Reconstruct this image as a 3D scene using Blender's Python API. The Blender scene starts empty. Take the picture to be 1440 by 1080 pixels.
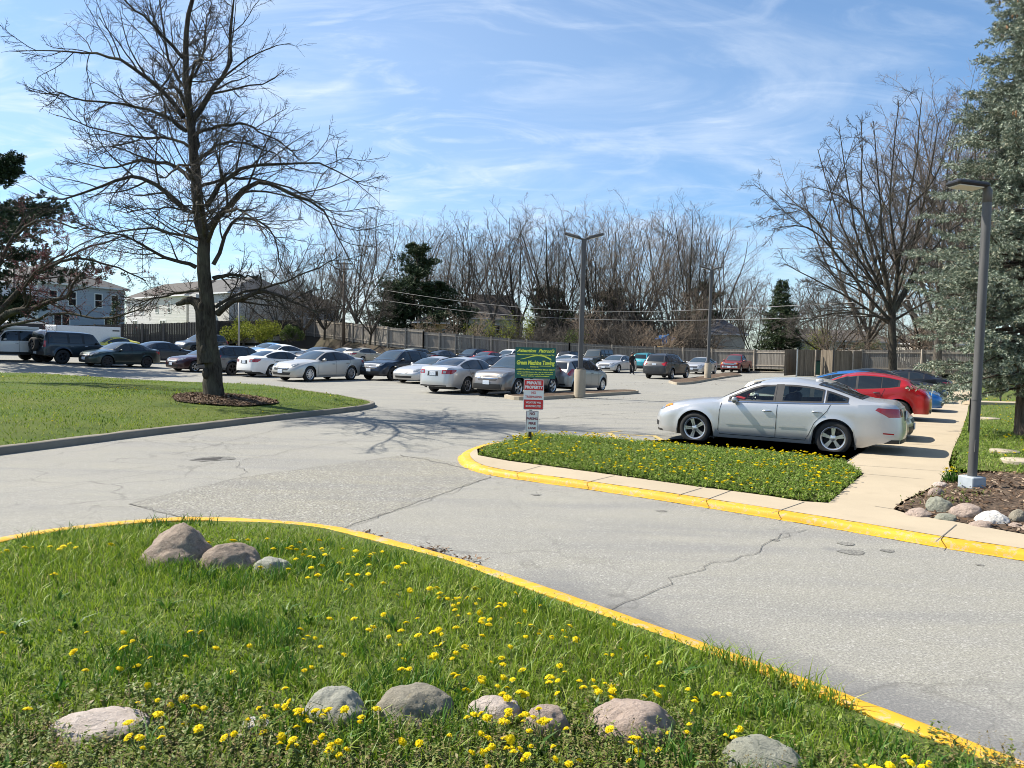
import bpy, bmesh, math, random
import numpy as np
from mathutils import Vector, Matrix
from mathutils.bvhtree import BVHTree
R = math.radians
rnd = random.Random(7)
sc = bpy.context.scene
COL = sc.collection

# ------------------------------------------------------------------ camera
H = 2.0
FPX = 1081.0                       # focal length in pixels of the 1440 wide photo
PITCH, ROLL = R(2.86), R(1.4)
cp, sp_ = math.cos(PITCH), math.sin(PITCH)
CF = Vector((0, cp, -sp_)); R0 = Vector((1, 0, 0)); U0 = Vector((0, sp_, cp))
CR = R0*math.cos(ROLL) + U0*math.sin(ROLL)
CU = U0*math.cos(ROLL) - R0*math.sin(ROLL)
CAM = Vector((0, 0, H))
cam = bpy.data.cameras.new("camera"); camo = bpy.data.objects.new("camera", cam); COL.objects.link(camo)
cam.sensor_width = 36; cam.lens = 36*FPX/1440; cam.clip_end = 3000; cam.clip_start = 0.05
m = Matrix((CR, CU, -CF)).transposed().to_4x4(); m.translation = CAM
camo.matrix_world = m; sc.camera = camo

def ray(px, py):
    return (CF + CR*((px-720)/FPX) + CU*((540-py)/FPX))
def sstep(a, b, x):
    t = min(1, max(0, (x-a)/(b-a))); return t*t*(3-2*t)
def gz(x, y):
    """height of the car park: flat, climbing gently at its far left corner"""
    k = min(1, max(0, (-x-15)/10))
    far = min(1, max(0, (90-y)/20)) if y > 70 else 1
    xx = max(-60, x)
    return (0.04*max(0, -xx-18) + 0.05*min(14, max(0, y-60))*k)*sstep(25, 42, y)
def G(px, py, z=0.0):
    """ground point seen at a photo pixel, on the level z"""
    d = ray(px, py)
    t = (z-H)/d.z
    return CAM + d*t
def GT(px, py):
    d = ray(px, py); p = None
    t = 2.0
    while t < 400:
        p = CAM + d*t
        if p.z <= gz(p.x, p.y): return p
        t += 0.1
    return p
def AT(px, py, D):
    """point at a photo pixel at depth D along +Y"""
    d = ray(px, py); return CAM + d*(D/d.y)
A = Vector((0.535, 0.845, 0)); B = Vector((-0.845, 0.535, 0))    # the two directions of the car park
YAW_A = math.atan2(A.y, A.x); YAW_B = math.atan2(B.y, B.x)
SUN_H = Vector((-0.955, 0.28, 0)).normalized(); SUN_EL = R(47)
SUN = SUN_H*math.cos(SUN_EL) + Vector((0, 0, math.sin(SUN_EL)))

# ------------------------------------------------------------------ objects
def tag(o, label=None, cat=None, group=None, kind=None):
    if label: o["label"] = label
    if cat: o["category"] = cat
    if group: o["group"] = group
    if kind: o["kind"] = kind
    return o
def empty(name, loc, rz=0, label=None, cat=None, group=None):
    o = bpy.data.objects.new(name, None); COL.objects.link(o)
    o.location = loc; o.rotation_euler = (0, 0, rz); o.empty_display_size = .2
    return tag(o, label, cat, group)
def link(name, me, mats=None, parent=None, loc=None):
    o = bpy.data.objects.new(name, me); COL.objects.link(o)
    if mats:
        for mm in (mats if isinstance(mats, (list, tuple)) else [mats]): me.materials.append(mm)
    if parent: o.parent = parent
    if loc is not None: o.location = loc
    return o
def mesh_np(name, verts, faces, smooth=False, mat_idx=None):
    """verts (n,3); faces (m,k) array of one face size"""
    v = np.asarray(verts, np.float32); f = np.asarray(faces, np.int32)
    me = bpy.data.meshes.new(name)
    me.vertices.add(len(v)); me.vertices.foreach_set("co", v.ravel())
    k = f.shape[1]
    me.loops.add(f.size); me.loops.foreach_set("vertex_index", f.ravel())
    me.polygons.add(len(f)); me.polygons.foreach_set("loop_start", np.arange(0, f.size, k, dtype=np.int32))
    if smooth: me.polygons.foreach_set("use_smooth", np.ones(len(f), bool))
    if mat_idx is not None: me.polygons.foreach_set("material_index", np.asarray(mat_idx, np.int32))
    me.update(calc_edges=True)
    return me
def mesh_py(name, verts, faces, smooth=False, mat_idx=None):
    me = bpy.data.meshes.new(name)
    me.from_pydata([tuple(v) for v in verts], [], faces)
    if smooth: me.polygons.foreach_set("use_smooth", [True]*len(me.polygons))
    if mat_idx is not None: me.polygons.foreach_set("material_index", mat_idx)
    me.update(); return me

class MB:
    """collects boxes, tubes, lathes, sheets into ONE mesh"""
    def __init__(s): s.v = []; s.f = []; s.m = []
    def add(s, verts, faces, mi=0):
        b = len(s.v); s.v += [tuple(x) for x in verts]
        s.f += [tuple(i+b for i in f) for f in faces]; s.m += [mi]*len(faces)
    def box(s, x0, x1, y0, y1, z0, z1, mi=0, M=None, bev=0.0):
        if bev > 0:
            b = bev
            rings = []
            for z, i in ((z0, b), (z0+b, 0), (z1-b, 0), (z1, b)):
                c = b if i == 0 else b
                xs0, xs1, ys0, ys1 = x0+i, x1-i, y0+i, y1-i
                c = b*0.8
                rings.append([(xs0+c, ys0, z), (xs1-c, ys0, z), (xs1, ys0+c, z), (xs1, ys1-c, z), (xs1-c, ys1, z), (xs0+c, ys1, z), (xs0, ys1-c, z), (xs0, ys0+c, z)])
            vv = [p for r_ in rings for p in r_]
            ff = [tuple(range(7, -1, -1)), tuple(range(24, 32))]
            for k in range(3):
                for j in range(8): ff.append((k*8+j, k*8+(j+1) % 8, k*8+8+(j+1) % 8, k*8+8+j))
        else:
            vv = [(x0, y0, z0), (x1, y0, z0), (x1, y1, z0), (x0, y1, z0), (x0, y0, z1), (x1, y0, z1), (x1, y1, z1), (x0, y1, z1)]
            ff = [(3, 2, 1, 0), (4, 5, 6, 7), (0, 1, 5, 4), (1, 2, 6, 5), (2, 3, 7, 6), (3, 0, 4, 7)]
        if M is not None: vv = [tuple(M @ Vector(p)) for p in vv]
        s.add(vv, ff, mi)
    def tube(s, pts, rad, n=6, mi=0, cap=True):
        pts = [Vector(p) for p in pts]
        if not isinstance(rad, (list, tuple)): rad = [rad]*len(pts)
        vv = []; k = len(pts)
        prev = None
        for i, p in enumerate(pts):
            t = (pts[min(i+1, k-1)] - pts[max(i-1, 0)])
            if t.length < 1e-9: t = Vector((0, 0, 1))
            t.normalize()
            if prev is None:
                u = t.cross(Vector((0, 0, 1)) if abs(t.z) < .95 else Vector((1, 0, 0)))
            else:
                u = prev - t*prev.dot(t)
                if u.length < 1e-6: u = t.cross(Vector((1, 0, 0)))
            u.normalize(); prev = u; w = t.cross(u)
            for j in range(n):
                a = 2*math.pi*j/n
                vv.append(p + (u*math.cos(a) + w*math.sin(a))*rad[i])
        ff = []
        for i in range(k-1):
            for j in range(n):
                j2 = (j+1) % n
                ff.append((i*n+j, i*n+j2, (i+1)*n+j2, (i+1)*n+j))
        if cap: ff.append(tuple(range(n-1, -1, -1))); ff.append(tuple((k-1)*n+j for j in range(n)))
        s.add(vv, ff, mi)
    def lathe(s, prof, n=16, mi=0, M=None, cap=True):
        """prof: (r, z) pairs; axis z"""
        vv = []; ff = []
        for r_, z in prof:
            for j in range(n):
                a = 2*math.pi*j/n; vv.append(Vector((r_*math.cos(a), r_*math.sin(a), z)))
        for i in range(len(prof)-1):
            for j in range(n):
                j2 = (j+1) % n; ff.append((i*n+j, i*n+j2, (i+1)*n+j2, (i+1)*n+j))
        if cap and prof[0][0] > 1e-4: ff.append(tuple(range(n-1, -1, -1)))
        if cap and prof[-1][0] > 1e-4: ff.append(tuple((len(prof)-1)*n+j for j in range(n)))
        if M is not None: vv = [M @ p for p in vv]
        s.add(vv, ff, mi)
    def quad(s, a, b, c, d, mi=0): s.add([a, b, c, d], [(0, 1, 2, 3)], mi)
    def build(s, name, mats, parent=None, smooth=False, loc=None, autosmooth=False):
        me = mesh_py(name, s.v, s.f, smooth, s.m)
        o = link(name, me, mats, parent, loc)
        if autosmooth: me.set_sharp_from_angle(angle=R(35)); 
        return o
def smooth_by_angle(me, deg=35):
    me.polygons.foreach_set("use_smooth", [True]*len(me.polygons)); me.set_sharp_from_angle(angle=R(deg))

def children(o): return [c for c in bpy.data.objects if c.parent == o]
_kids = {}
def copy_tree(o, kids=None):
    """copy of a thing with its parts and sub-parts, mesh data shared"""
    c = o.copy(); COL.objects.link(c)
    for ch in kids_of(o):
        cc = copy_tree(ch); cc.parent = c; cc.matrix_parent_inverse = ch.matrix_parent_inverse.copy()
    return c
def kids_of(o):
    return list(o.children)

def fill_poly(poly, cell, zf, name):
    """a sheet filling a ground polygon, cut to cells and lifted by zf(x, y, distance to the edge)"""
    bm = bmesh.new()
    vs = [bm.verts.new((p[0], p[1], 0)) for p in poly]
    bm.faces.new(vs)
    bmesh.ops.triangulate(bm, faces=bm.faces[:])
    xs = [p[0] for p in poly]; ys = [p[1] for p in poly]
    for ax, (a, b) in ((0, (min(xs), max(xs))), (1, (min(ys), max(ys)))):
        n = int((b-a)/cell)
        for k in range(1, n+1):
            co = Vector((0, 0, 0)); co[ax] = a + (b-a)*k/(n+1)
            no = Vector((0, 0, 0)); no[ax] = 1
            bmesh.ops.bisect_plane(bm, geom=bm.verts[:]+bm.edges[:]+bm.faces[:], plane_co=co, plane_no=no, dist=1e-5)
    P = np.array([(p[0], p[1]) for p in poly]); Q = np.roll(P, -1, 0)
    V = np.array([v.co[:2] for v in bm.verts])
    d = edge_dist(V, P, Q)
    for v, dd in zip(bm.verts, d): v.co.z = zf(v.co.x, v.co.y, dd)
    bmesh.ops.recalc_face_normals(bm, faces=bm.faces[:])
    bm.faces.ensure_lookup_table()
    if sum(f.normal.z for f in bm.faces) < 0: bmesh.ops.reverse_faces(bm, faces=bm.faces[:])
    me = bpy.data.meshes.new(name); bm.to_mesh(me); bm.free()
    me.polygons.foreach_set("use_smooth", [True]*len(me.polygons))
    return me
def edge_dist(V, P, Q):
    d = np.full(len(V), 1e9)
    for a, b in zip(P, Q):
        e = b-a; L2 = max(1e-9, (e*e).sum())
        t = np.clip(((V-a) @ e)/L2, 0, 1)
        d = np.minimum(d, np.hypot(*(V-(a+t[:, None]*e)).T))
    return d
def inside(V, poly):
    x, y = V[:, 0], V[:, 1]; r_ = np.zeros(len(V), bool); n = len(poly)
    for i in range(n):
        x1, y1 = poly[i][0], poly[i][1]; x2, y2 = poly[(i+1) % n][0], poly[(i+1) % n][1]
        c = ((y1 > y) != (y2 > y)) & (x < (x2-x1)*(y-y1)/((y2-y1) if y2 != y1 else 1e-9)+x1)
        r_ ^= c
    return r_
def smooth_line(pts, step=.15):
    """Catmull-Rom through ground points, resampled"""
    P = [Vector((p[0], p[1], 0)) for p in pts]; out = []
    for i in range(len(P)-1):
        p0 = P[max(0, i-1)]; p1 = P[i]; p2 = P[i+1]; p3 = P[min(len(P)-1, i+2)]
        n = max(1, int((p2-p1).length/step))
        for k in range(n):
            t = k/n
            out.append(.5*((2*p1)+(p2-p0)*t+(2*p0-5*p1+4*p2-p3)*t*t+(3*p1-p0-3*p2+p3)*t**3))
    out.append(P[-1]); return out
def offset_line(pts, d):
    out = []
    for i, p in enumerate(pts):
        t = pts[min(i+1, len(pts)-1)]-pts[max(i-1, 0)]; t.z = 0; t.normalize()
        out.append(p+Vector((-t.y, t.x, 0))*d)
    return out
def sweep(line, prof, name, mats, smooth=True, mi=None, jit=0):
    """profile (offset to the left of the line, z) swept along a ground line"""
    vv = []; ff = []; k = len(prof); mm = []
    for i, p in enumerate(line):
        t = line[min(i+1, len(line)-1)]-line[max(i-1, 0)]; t.z = 0; t.normalize(); nrm = Vector((-t.y, t.x, 0))
        for o_, z in prof:
            vv.append(p+nrm*(o_+rnd.gauss(0, jit))+Vector((0, 0, z+rnd.gauss(0, jit))))
    for i in range(len(line)-1):
        for j in range(k-1):
            ff.append((i*k+j, (i+1)*k+j, (i+1)*k+j+1, i*k+j+1)); mm.append(mi[j] if mi else 0)
    ff.append(tuple(range(k-1, -1, -1))); ff.append(tuple((len(line)-1)*k+j for j in range(k))); mm += [0, 0]
    me = mesh_py(name, vv, ff, False, mm); smooth_by_angle(me, 50)
    return link(name, me, mats)

# ------------------------------------------------------------------ materials
class NT:
    def __init__(s, name):
        s.m = bpy.data.materials.new(name); s.m.use_nodes = True; s.t = s.m.node_tree; s.t.nodes.clear()
        s.out = s.n("ShaderNodeOutputMaterial")
    def n(s, typ, **kw):
        nd = s.t.nodes.new(typ)
        for k, v in kw.items():
            if k.startswith("i_"):
                key = k[2:]; key = int(key) if key.isdigit() else key.replace("_", " ")
                nd.inputs[key].default_value = v
            else: setattr(nd, k, v)
        return nd
    def l(s, a, b): s.t.links.new(a, b)
    def pos(s, scale=(1, 1, 1), rot=(0, 0, 0), obj=False, loc=(0, 0, 0)):
        mp = s.n("ShaderNodeMapping"); mp.inputs["Scale"].default_value = scale; mp.inputs["Rotation"].default_value = rot; mp.inputs["Location"].default_value = loc
        if obj: s.l(s.n("ShaderNodeTexCoord").outputs["Object"], mp.inputs[0])
        else: s.l(s.n("ShaderNodeNewGeometry").outputs["Position"], mp.inputs[0])
        return mp.outputs[0]
    def noise(s, vec, scale, detail=4, rough=.55, dist=0):
        nd = s.n("ShaderNodeTexNoise"); nd.inputs["Scale"].default_value = scale; nd.inputs["Detail"].default_value = detail
        nd.inputs["Roughness"].default_value = rough; nd.inputs["Distortion"].default_value = dist
        if vec is not None: s.l(vec, nd.inputs["Vector"])
        return nd.outputs["Fac"]
    def ramp(s, fac, stops, interp="LINEAR"):
        nd = s.n("ShaderNodeValToRGB"); cr = nd.color_ramp; cr.interpolation = interp
        while len(cr.elements) < len(stops): cr.elements.new(.5)
        for e, (p, c) in zip(cr.elements, stops):
            e.position = p; e.color = (c, c, c, 1) if not isinstance(c, (tuple, list)) else (*c, 1)
        s.l(fac, nd.inputs[0]); return nd.outputs[0]
    def mix(s, fac, a, b, blend="MIX"):
        nd = s.n("ShaderNodeMix", data_type="RGBA", blend_type=blend)
        for sock, v in ((nd.inputs[0], fac), (nd.inputs[6], a), (nd.inputs[7], b)):
            if isinstance(v, (int, float)): sock.default_value = v
            elif isinstance(v, (tuple, list)): sock.default_value = (*v, 1)
            else: s.l(v, sock)
        return nd.outputs[2]
    def math(s, op, a, b=None, clamp=False):
        nd = s.n("ShaderNodeMath", operation=op, use_clamp=clamp)
        for i, v in enumerate((a, b)):
            if v is None: continue
            if isinstance(v, (int, float)): nd.inputs[i].default_value = v
            else: s.l(v, nd.inputs[i])
        return nd.outputs[0]
    def bsdf(s, col, rough=.6, metal=0, spec=.5, bump=None, bstr=.3, bdist=.02, coat=0, **kw):
        p = s.n("ShaderNodeBsdfPrincipled")
        for sock, v in (("Base Color", col), ("Roughness", rough), ("Metallic", metal), ("Specular IOR Level", spec), ("Coat Weight", coat)):
            if isinstance(v, (int, float)): p.inputs[sock].default_value = v
            elif isinstance(v, (tuple, list)): p.inputs[sock].default_value = (*v, 1)
            else: s.l(v, p.inputs[sock])
        for k, v in kw.items(): p.inputs[k].default_value = v
        if bump is not None:
            b = s.n("ShaderNodeBump"); b.inputs["Strength"].default_value = bstr; b.inputs["Distance"].default_value = bdist
            s.l(bump, b.inputs["Height"]); s.l(b.outputs[0], p.inputs["Normal"])
        s.l(p.outputs[0], s.out.inputs[0]); s.p = p
        return s.m
def simple(name, col, rough=.6, metal=0, var=.15, scale=8, obj=True, bump=0, coat=0, spec=.5):
    t = NT(name); v = t.pos(obj=obj); f = t.noise(v, scale, 5)
    c0 = tuple(c*(1-var) for c in col); c1 = tuple(min(1, c*(1+var)) for c in col)
    return t.bsdf(t.ramp(f, [(.3, c0), (.7, c1)]), rough, metal, spec, bump=f if bump else None, bstr=bump, bdist=.01, coat=coat)
# ------------------------------------------------------------------ ground materials
def asphalt(name, base, warm=0.0, speck=.35, crack=1.0, scale=1.0, rough_grain=False, wear=False):
    t = NT(name); P = t.pos()
    big = t.noise(P, .12*scale, 5, .6, .4); mid = t.noise(t.pos((1, 2.2, 1), (0, 0, R(-12))), .9, 6, .65)
    streak = t.noise(t.pos((.22, 1.6, 1), (0, 0, R(8))), 1.0, 5, .6, .3)
    fine = t.noise(P, 45 if rough_grain else 60, 4, .85); grain = t.n("ShaderNodeTexVoronoi"); grain.inputs["Scale"].default_value = 45 if rough_grain else 70; t.l(P, grain.inputs["Vector"])
    b = base
    c = t.ramp(big, [(.3, (b*.88, b*.85, b*.715)), (.7, (b*1.1, b*(1.07-warm*.25), b*(.92-warm)))])
    c = t.mix(t.ramp(mid, [(.35, .0), (.75, .5)]), c, (b*.8, b*.79, b*.765))
    c = t.mix(t.ramp(streak, [(.46, .0), (.75, .75)]), c, (b*.66, b*.66, b*.65))
    c = t.mix(t.ramp(fine, [(.40, min(1, speck*1.9)), (.60, 0)]), c, (b*.30, b*.29, b*.275))
    c = t.mix(t.ramp(grain.outputs["Color"], [(.7, 0), (.95, speck*.9)]), c, (b*1.7, b*1.66, b*1.55))
    if wear:                                       # bitumen laid bare in a ragged band along the front kerb
        wa, wb = G(740, 830), G(1400, 1073); wd = (wb-wa).normalized(); sx_ = t.n("ShaderNodeSeparateXYZ"); t.l(P, sx_.inputs[0])
        dist = t.math("ADD", t.math("MULTIPLY", sx_.outputs[0], -wd.y), t.math("MULTIPLY", sx_.outputs[1], wd.x)); dist = t.math("SUBTRACT", dist, -wd.y*wa.x+wd.x*wa.y)
        along = t.math("SUBTRACT", t.math("ADD", t.math("MULTIPLY", sx_.outputs[0], wd.x), t.math("MULTIPLY", sx_.outputs[1], wd.y)), wd.x*wa.x+wd.y*wa.y)
        nzw = t.noise(t.pos((1, 1, 1), (0, 0, R(38))), 2.2, 6, .7, .5)
        ed = t.math("ADD", t.math("ABSOLUTE", t.math("SUBTRACT", dist, .22)), t.math("MULTIPLY", t.math("SUBTRACT", nzw, .5), 1.0))
        band = t.math("MULTIPLY", t.ramp(ed, [(.05, 1), (.45, 0)]), t.ramp(t.math("ADD", t.math("MULTIPLY", along, .3), .3), [(.1, 0), (.35, 1)]))
        c = t.mix(t.math("MULTIPLY", band, t.ramp(fine, [(.35, 1), (.62, .45)])), c, (b*.40, b*.40, b*.40))
    # hairline cracking in patches
    wv = t.n("ShaderNodeVectorMath", operation="ADD"); t.l(P, wv.inputs[0])
    nz = t.n("ShaderNodeTexNoise"); nz.inputs["Scale"].default_value = 1.4; nz.inputs["Detail"].default_value = 5; t.l(P, nz.inputs["Vector"])
    t.l(nz.outputs["Color"], wv.inputs[1])
    vo = t.n("ShaderNodeTexVoronoi", feature="DISTANCE_TO_EDGE"); vo.inputs["Scale"].default_value = .55; t.l(wv.outputs[0], vo.inputs["Vector"])
    vo2 = t.n("ShaderNodeTexVoronoi", feature="DISTANCE_TO_EDGE"); vo2.inputs["Scale"].default_value = 2.2; t.l(wv.outputs[0], vo2.inputs["Vector"])
    zone = t.noise(P, .25, 3); zone2 = t.noise(t.pos(loc=(13, 5, 0)), .35, 3)
    k1 = t.math("MULTIPLY", t.ramp(vo.outputs["Distance"], [(0, 1), (.018, 0)]), t.ramp(zone, [(.46, 0), (.6, .6*crack)]))
    k2 = t.math("MULTIPLY", t.ramp(vo2.outputs["Distance"], [(0, 1), (.03, 0)]), t.ramp(zone2, [(.56, 0), (.68, .7*crack)]))
    ck = t.math("MAXIMUM", k1, k2)
    c = t.mix(ck, c, (b*.22, b*.21, b*.19))
    # small oil spots
    sp = t.n("ShaderNodeTexVoronoi"); sp.inputs["Scale"].default_value = .8; t.l(t.pos((1, 1, 0)), sp.inputs["Vector"])
    c = t.mix(t.math("MULTIPLY", t.ramp(sp.outputs["Distance"], [(.04, .7), (.11, 0)]), t.ramp(t.noise(P, .5, 2), [(.5, 0), (.62, 1)])), c, (b*.42, b*.42, b*.42))
    hgt = t.math("SUBTRACT", fine, t.math("MULTIPLY", ck, 2.0))
    return t.bsdf(c, .92, 0, .25, bump=hgt, bstr=.55, bdist=.008)
M = {}
M["asphalt"] = asphalt("asphalt_weathered", .32, .03, .40, .7, wear=True)
M["patch"] = asphalt("asphalt_patch", .315, .17, .55, .3, 1.0, True)
M["gravelly"] = asphalt("asphalt_worn_dark", .24, .0, .5, .5, 1.0, True)
def concrete(name, col, var=.1, stain=.25):
    t = NT(name); P = t.pos(); big = t.noise(P, .7, 6, .65); f = t.noise(P, 60, 4, .7)
    c = t.ramp(big, [(.3, tuple(x*(1-var) for x in col)), (.7, tuple(x*(1+var*.6) for x in col))])
    c = t.mix(t.ramp(t.noise(P, 2.3, 5), [(.56, 0), (.75, stain)]), c, tuple(x*.6 for x in col))
    c = t.mix(t.ramp(f, [(.3, .22), (.5, 0)]), c, tuple(x*.55 for x in col))
    return t.bsdf(c, .88, 0, .3, bump=f, bstr=.25, bdist=.004)
M["walk"] = concrete("concrete_walk", (.375, .312, .222))
M["kerb"] = concrete("concrete_kerb", (.20, .18, .145), .2, .5)
M["pale_concrete"] = concrete("concrete_pale", (.36, .31, .235), .2, .6)
def yellow_paint():
    t = NT("kerb_yellow_paint"); P = t.pos(); f = t.noise(P, 14, 6, .7); g = t.noise(P, 50, 4, .7); h = t.noise(P, 1.5, 4)
    c = t.ramp(h, [(.3, (.50, .262, .010)), (.7, (.58, .325, .014))])
    c = t.mix(t.ramp(f, [(.545, 0), (.63, .85)]), c, (.34, .29, .19))
    c = t.mix(t.ramp(g, [(.28, .5), (.4, 0)]), c, (.42, .28, .03))
    c = t.mix(t.ramp(t.noise(P, 5, 7, .75), [(.575, 0), (.63, .8)]), c, (.33, .29, .21))
    return t.bsdf(c, .65, 0, .4, bump=g, bstr=.3, bdist=.004)
M["yellow"] = yellow_paint()
def faded_line():
    t = NT("faded_line_paint"); P = t.pos(); f = t.noise(P, 9, 7, .75)
    c = t.mix(t.ramp(f, [(.42, 0), (.6, 1)]), (.56, .38, .08), (.25, .235, .2))
    return t.bsdf(c, .85, 0, .3)
M["faded"] = faded_line()
M["white_line"] = concrete("white_line_paint", (.55, .55, .52), .2, .8)
M["crack"] = simple("crack_filler", (.10, .095, .085), .9, var=.4, scale=20, obj=False)
M["pothole"] = simple("pothole_dark_base", (.035, .032, .03), .95, var=.4, scale=20, obj=False)  # near-black tone for the slit in the pothole
def soil_green(name, a, b, c2, s1=1.5, bump=.4):
    t = NT(name); P = t.pos(); f = t.noise(P, s1, 6, .7); g = t.noise(P, 25, 5, .8); h = t.noise(P, .35, 3)
    c = t.ramp(f, [(.3, a), (.7, b)])
    c = t.mix(t.ramp(h, [(.4, 0), (.65, .6)]), c, c2)
    c = t.mix(t.ramp(g, [(.3, .7), (.55, 0)]), c, tuple(x*.35 for x in a))
    return t.bsdf(c, .95, 0, .2, bump=g, bstr=bump, bdist=.04)
M["lawn_soil"] = soil_green("lawn_soil", (.06, .095, .018), (.10, .14, .028), (.11, .11, .03))
M["tree_lawn"] = soil_green("mown_lawn", (.04, .075, .008), (.09, .135, .014), (.115, .125, .025), 1.1, .6)
M["far_grass"] = soil_green("far_grass", (.11, .16, .022), (.16, .22, .035), (.13, .15, .05), .6)
M["scrub_soil"] = soil_green("scrub_soil", (.06, .05, .03), (.085, .08, .04), (.06, .075, .025), .3)
def mulch():
    t = NT("bark_mulch"); P = t.pos((1, 1, 1)); f = t.noise(P, 18, 6, .8, .6); h = t.noise(P, 1.2, 4)
    c = t.ramp(f, [(.32, (.026, .018, .013)), (.5, (.08, .055, .038)), (.7, (.17, .12, .085))])
    c = t.mix(t.ramp(h, [(.4, 0), (.7, .4)]), c, (.20, .15, .105))
    return t.bsdf(c, .95, 0, .2, bump=f, bstr=.9, bdist=.04)
M["mulch"] = mulch()
M["bank"] = soil_green("bank_litter", (.04, .031, .024), (.075, .06, .046), (.075, .07, .04), .8, .8)
def island_mat(name, stops, rough=.9, spec=.15, trans=0.0):
    """colour drawn per separate blade / chip / leaf"""
    t = NT(name); r_ = t.n("ShaderNodeNewGeometry").outputs["Random Per Island"]
    c = t.ramp(r_, stops)
    t.bsdf(c, rough, 0, spec)
    if trans:
        tr = t.n("ShaderNodeBsdfTranslucent"); t.l(c, tr.inputs[0])
        mx = t.n("ShaderNodeMixShader"); mx.inputs[0].default_value = trans
        t.l(t.p.outputs[0], mx.inputs[1]); t.l(tr.outputs[0], mx.inputs[2]); t.l(mx.outputs[0], t.out.inputs[0])
    return t.m
M["blade"] = island_mat("grass_blade", [(0, (.075, .155, .010)), (.4, (.16, .25, .016)), (.75, (.23, .31, .028)), (.93, (.29, .36, .06)), (1, (.42, .37, .16))], .5, .35, .4)
M["short_blade"] = island_mat("mown_blade", [(0, (.085, .145, .010)), (.5, (.16, .225, .018)), (.85, (.24, .28, .04)), (1, (.34, .32, .11))], .6, .3, .45)
M["weed"] = island_mat("weed_leaf", [(0, (.06, .105, .014)), (.5, (.13, .18, .03)), (.8, (.19, .21, .05)), (1, (.20, .15, .07))], .55, .3, .25)
M["weed_bright"] = island_mat("island_weed_leaf", [(0, (.07, .14, .012)), (.5, (.165, .25, .026)), (.85, (.25, .31, .055)), (1, (.26, .25, .12))], .55, .3, .25)
M["chip"] = island_mat("mulch_chip", [(0, (.04, .025, .016)), (.5, (.12, .075, .045)), (.8, (.2, .135, .09)), (1, (.32, .25, .18))])
M["dandelion"] = island_mat("dandelion_petal", [(0, (.74, .55, .002)), (.6, (.80, .65, .006)), (1, (.82, .71, .02))], .6, .2, .25)
M["stem"] = simple("dandelion_stem", (.14, .2, .045), .5)
# ------------------------------------------------------------------ timber, walls, roofs
def bark(name, a, b, sc_=1.0, lichen=0.0, obj=True):
    t = NT(name); P = t.pos((6*sc_, 6*sc_, 1.1*sc_), obj=obj); f = t.noise(P, 2.2, 6, .7, 1.2)
    c = t.ramp(f, [(.34, a), (.62, b)])
    if lichen: c = t.mix(t.ramp(t.noise(t.pos(obj=obj), 1.6, 5), [(.5, 0), (.66, lichen)]), c, (.13, .13, .09))
    return t.bsdf(c, .95, 0, .15, bump=f, bstr=.9, bdist=.05)
M["bark"] = bark("bark_dark", (.018, .015, .012), (.078, .067, .052), 1, .35)
M["twig"] = simple("twig_bark", (.036, .030, .025), .9, var=.3, scale=2)
M["bark_grey"] = bark("bark_grey", (.06, .052, .044), (.17, .148, .122))
M["twig_grey"] = simple("twig_grey", (.145, .108, .085), .9, var=.3, scale=.6)
M["twig_red"] = simple("twig_reddish", (.105, .07, .064), .9, var=.3, scale=.6)
M["twig_pale"] = simple("twig_pale", (.215, .165, .12), .9, var=.25, scale=.6)
M["twig_dark"] = simple("twig_darker", (.07, .06, .05), .9, var=.3, scale=.6)
M["bark_brown"] = bark("bark_spruce", (.05, .04, .033), (.15, .12, .10))
def wood(name, a, b, plank=.14, rot=0):
    """weathered boards; the board rhythm runs along the object's x"""
    t = NT(name); P = t.pos(obj=True); w = t.n("ShaderNodeTexWhiteNoise", noise_dimensions="1D")
    sx = t.n("ShaderNodeSeparateXYZ"); t.l(P, sx.inputs[0])
    k = t.math("FLOOR", t.math("DIVIDE", sx.outputs[0], plank)); t.l(k, w.inputs["W"])
    fr = t.math("FRACT", t.math("DIVIDE", sx.outputs[0], plank))
    g = t.noise(t.pos((14, 14, .8), obj=True), 2, 5, .7)
    c = t.mix(w.outputs["Value"], a, b)
    c = t.mix(t.ramp(g, [(.35, .55), (.65, 0)]), c, tuple(x*.5 for x in a))
    gap = t.math("LESS_THAN", fr, .07)
    c = t.mix(gap, c, tuple(x*.15 for x in a))
    return t.bsdf(c, .9, 0, .2, bump=t.math("SUBTRACT", 1, gap), bstr=.6, bdist=.015)
M["fence"] = wood("fence_grey_boards", (.19, .172, .15), (.30, .275, .24))
M["fence_shaded"] = wood("fence_shaded_boards", (.055, .05, .045), (.10, .09, .078))  # darker copy of the grey boards, shade put into the colour
M["fence_brown"] = wood("fence_brown_boards", (.15, .125, .095), (.27, .225, .17), .12)
M["rail"] = simple("fence_rail", (.31, .27, .22), .9, var=.25, scale=5, bump=.2)
M["rail_shaded"] = simple("fence_rail_shaded", (.09, .08, .07), .9, var=.25, scale=5)  # rails darkened like those boards, shade in the colour
def siding(name, col, h=.2):
    t = NT(name); P = t.pos(obj=True); sx = t.n("ShaderNodeSeparateXYZ"); t.l(P, sx.inputs[0])
    fr = t.math("FRACT", t.math("DIVIDE", sx.outputs[2], h)); n = t.noise(t.pos((.4, .4, 2), obj=True), 3, 4)
    c = t.ramp(n, [(.3, tuple(x*.9 for x in col)), (.7, tuple(min(1, x*1.06) for x in col))])
    c = t.mix(t.ramp(fr, [(0, .55), (.12, 0)]), c, tuple(x*.5 for x in col))
    return t.bsdf(c, .6, 0, .35, bump=fr, bstr=.6, bdist=.03)
M["siding_blue"] = siding("siding_grey_blue", (.36, .41, .48))
M["siding_white"] = siding("siding_white", (.52, .51, .48))
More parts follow.
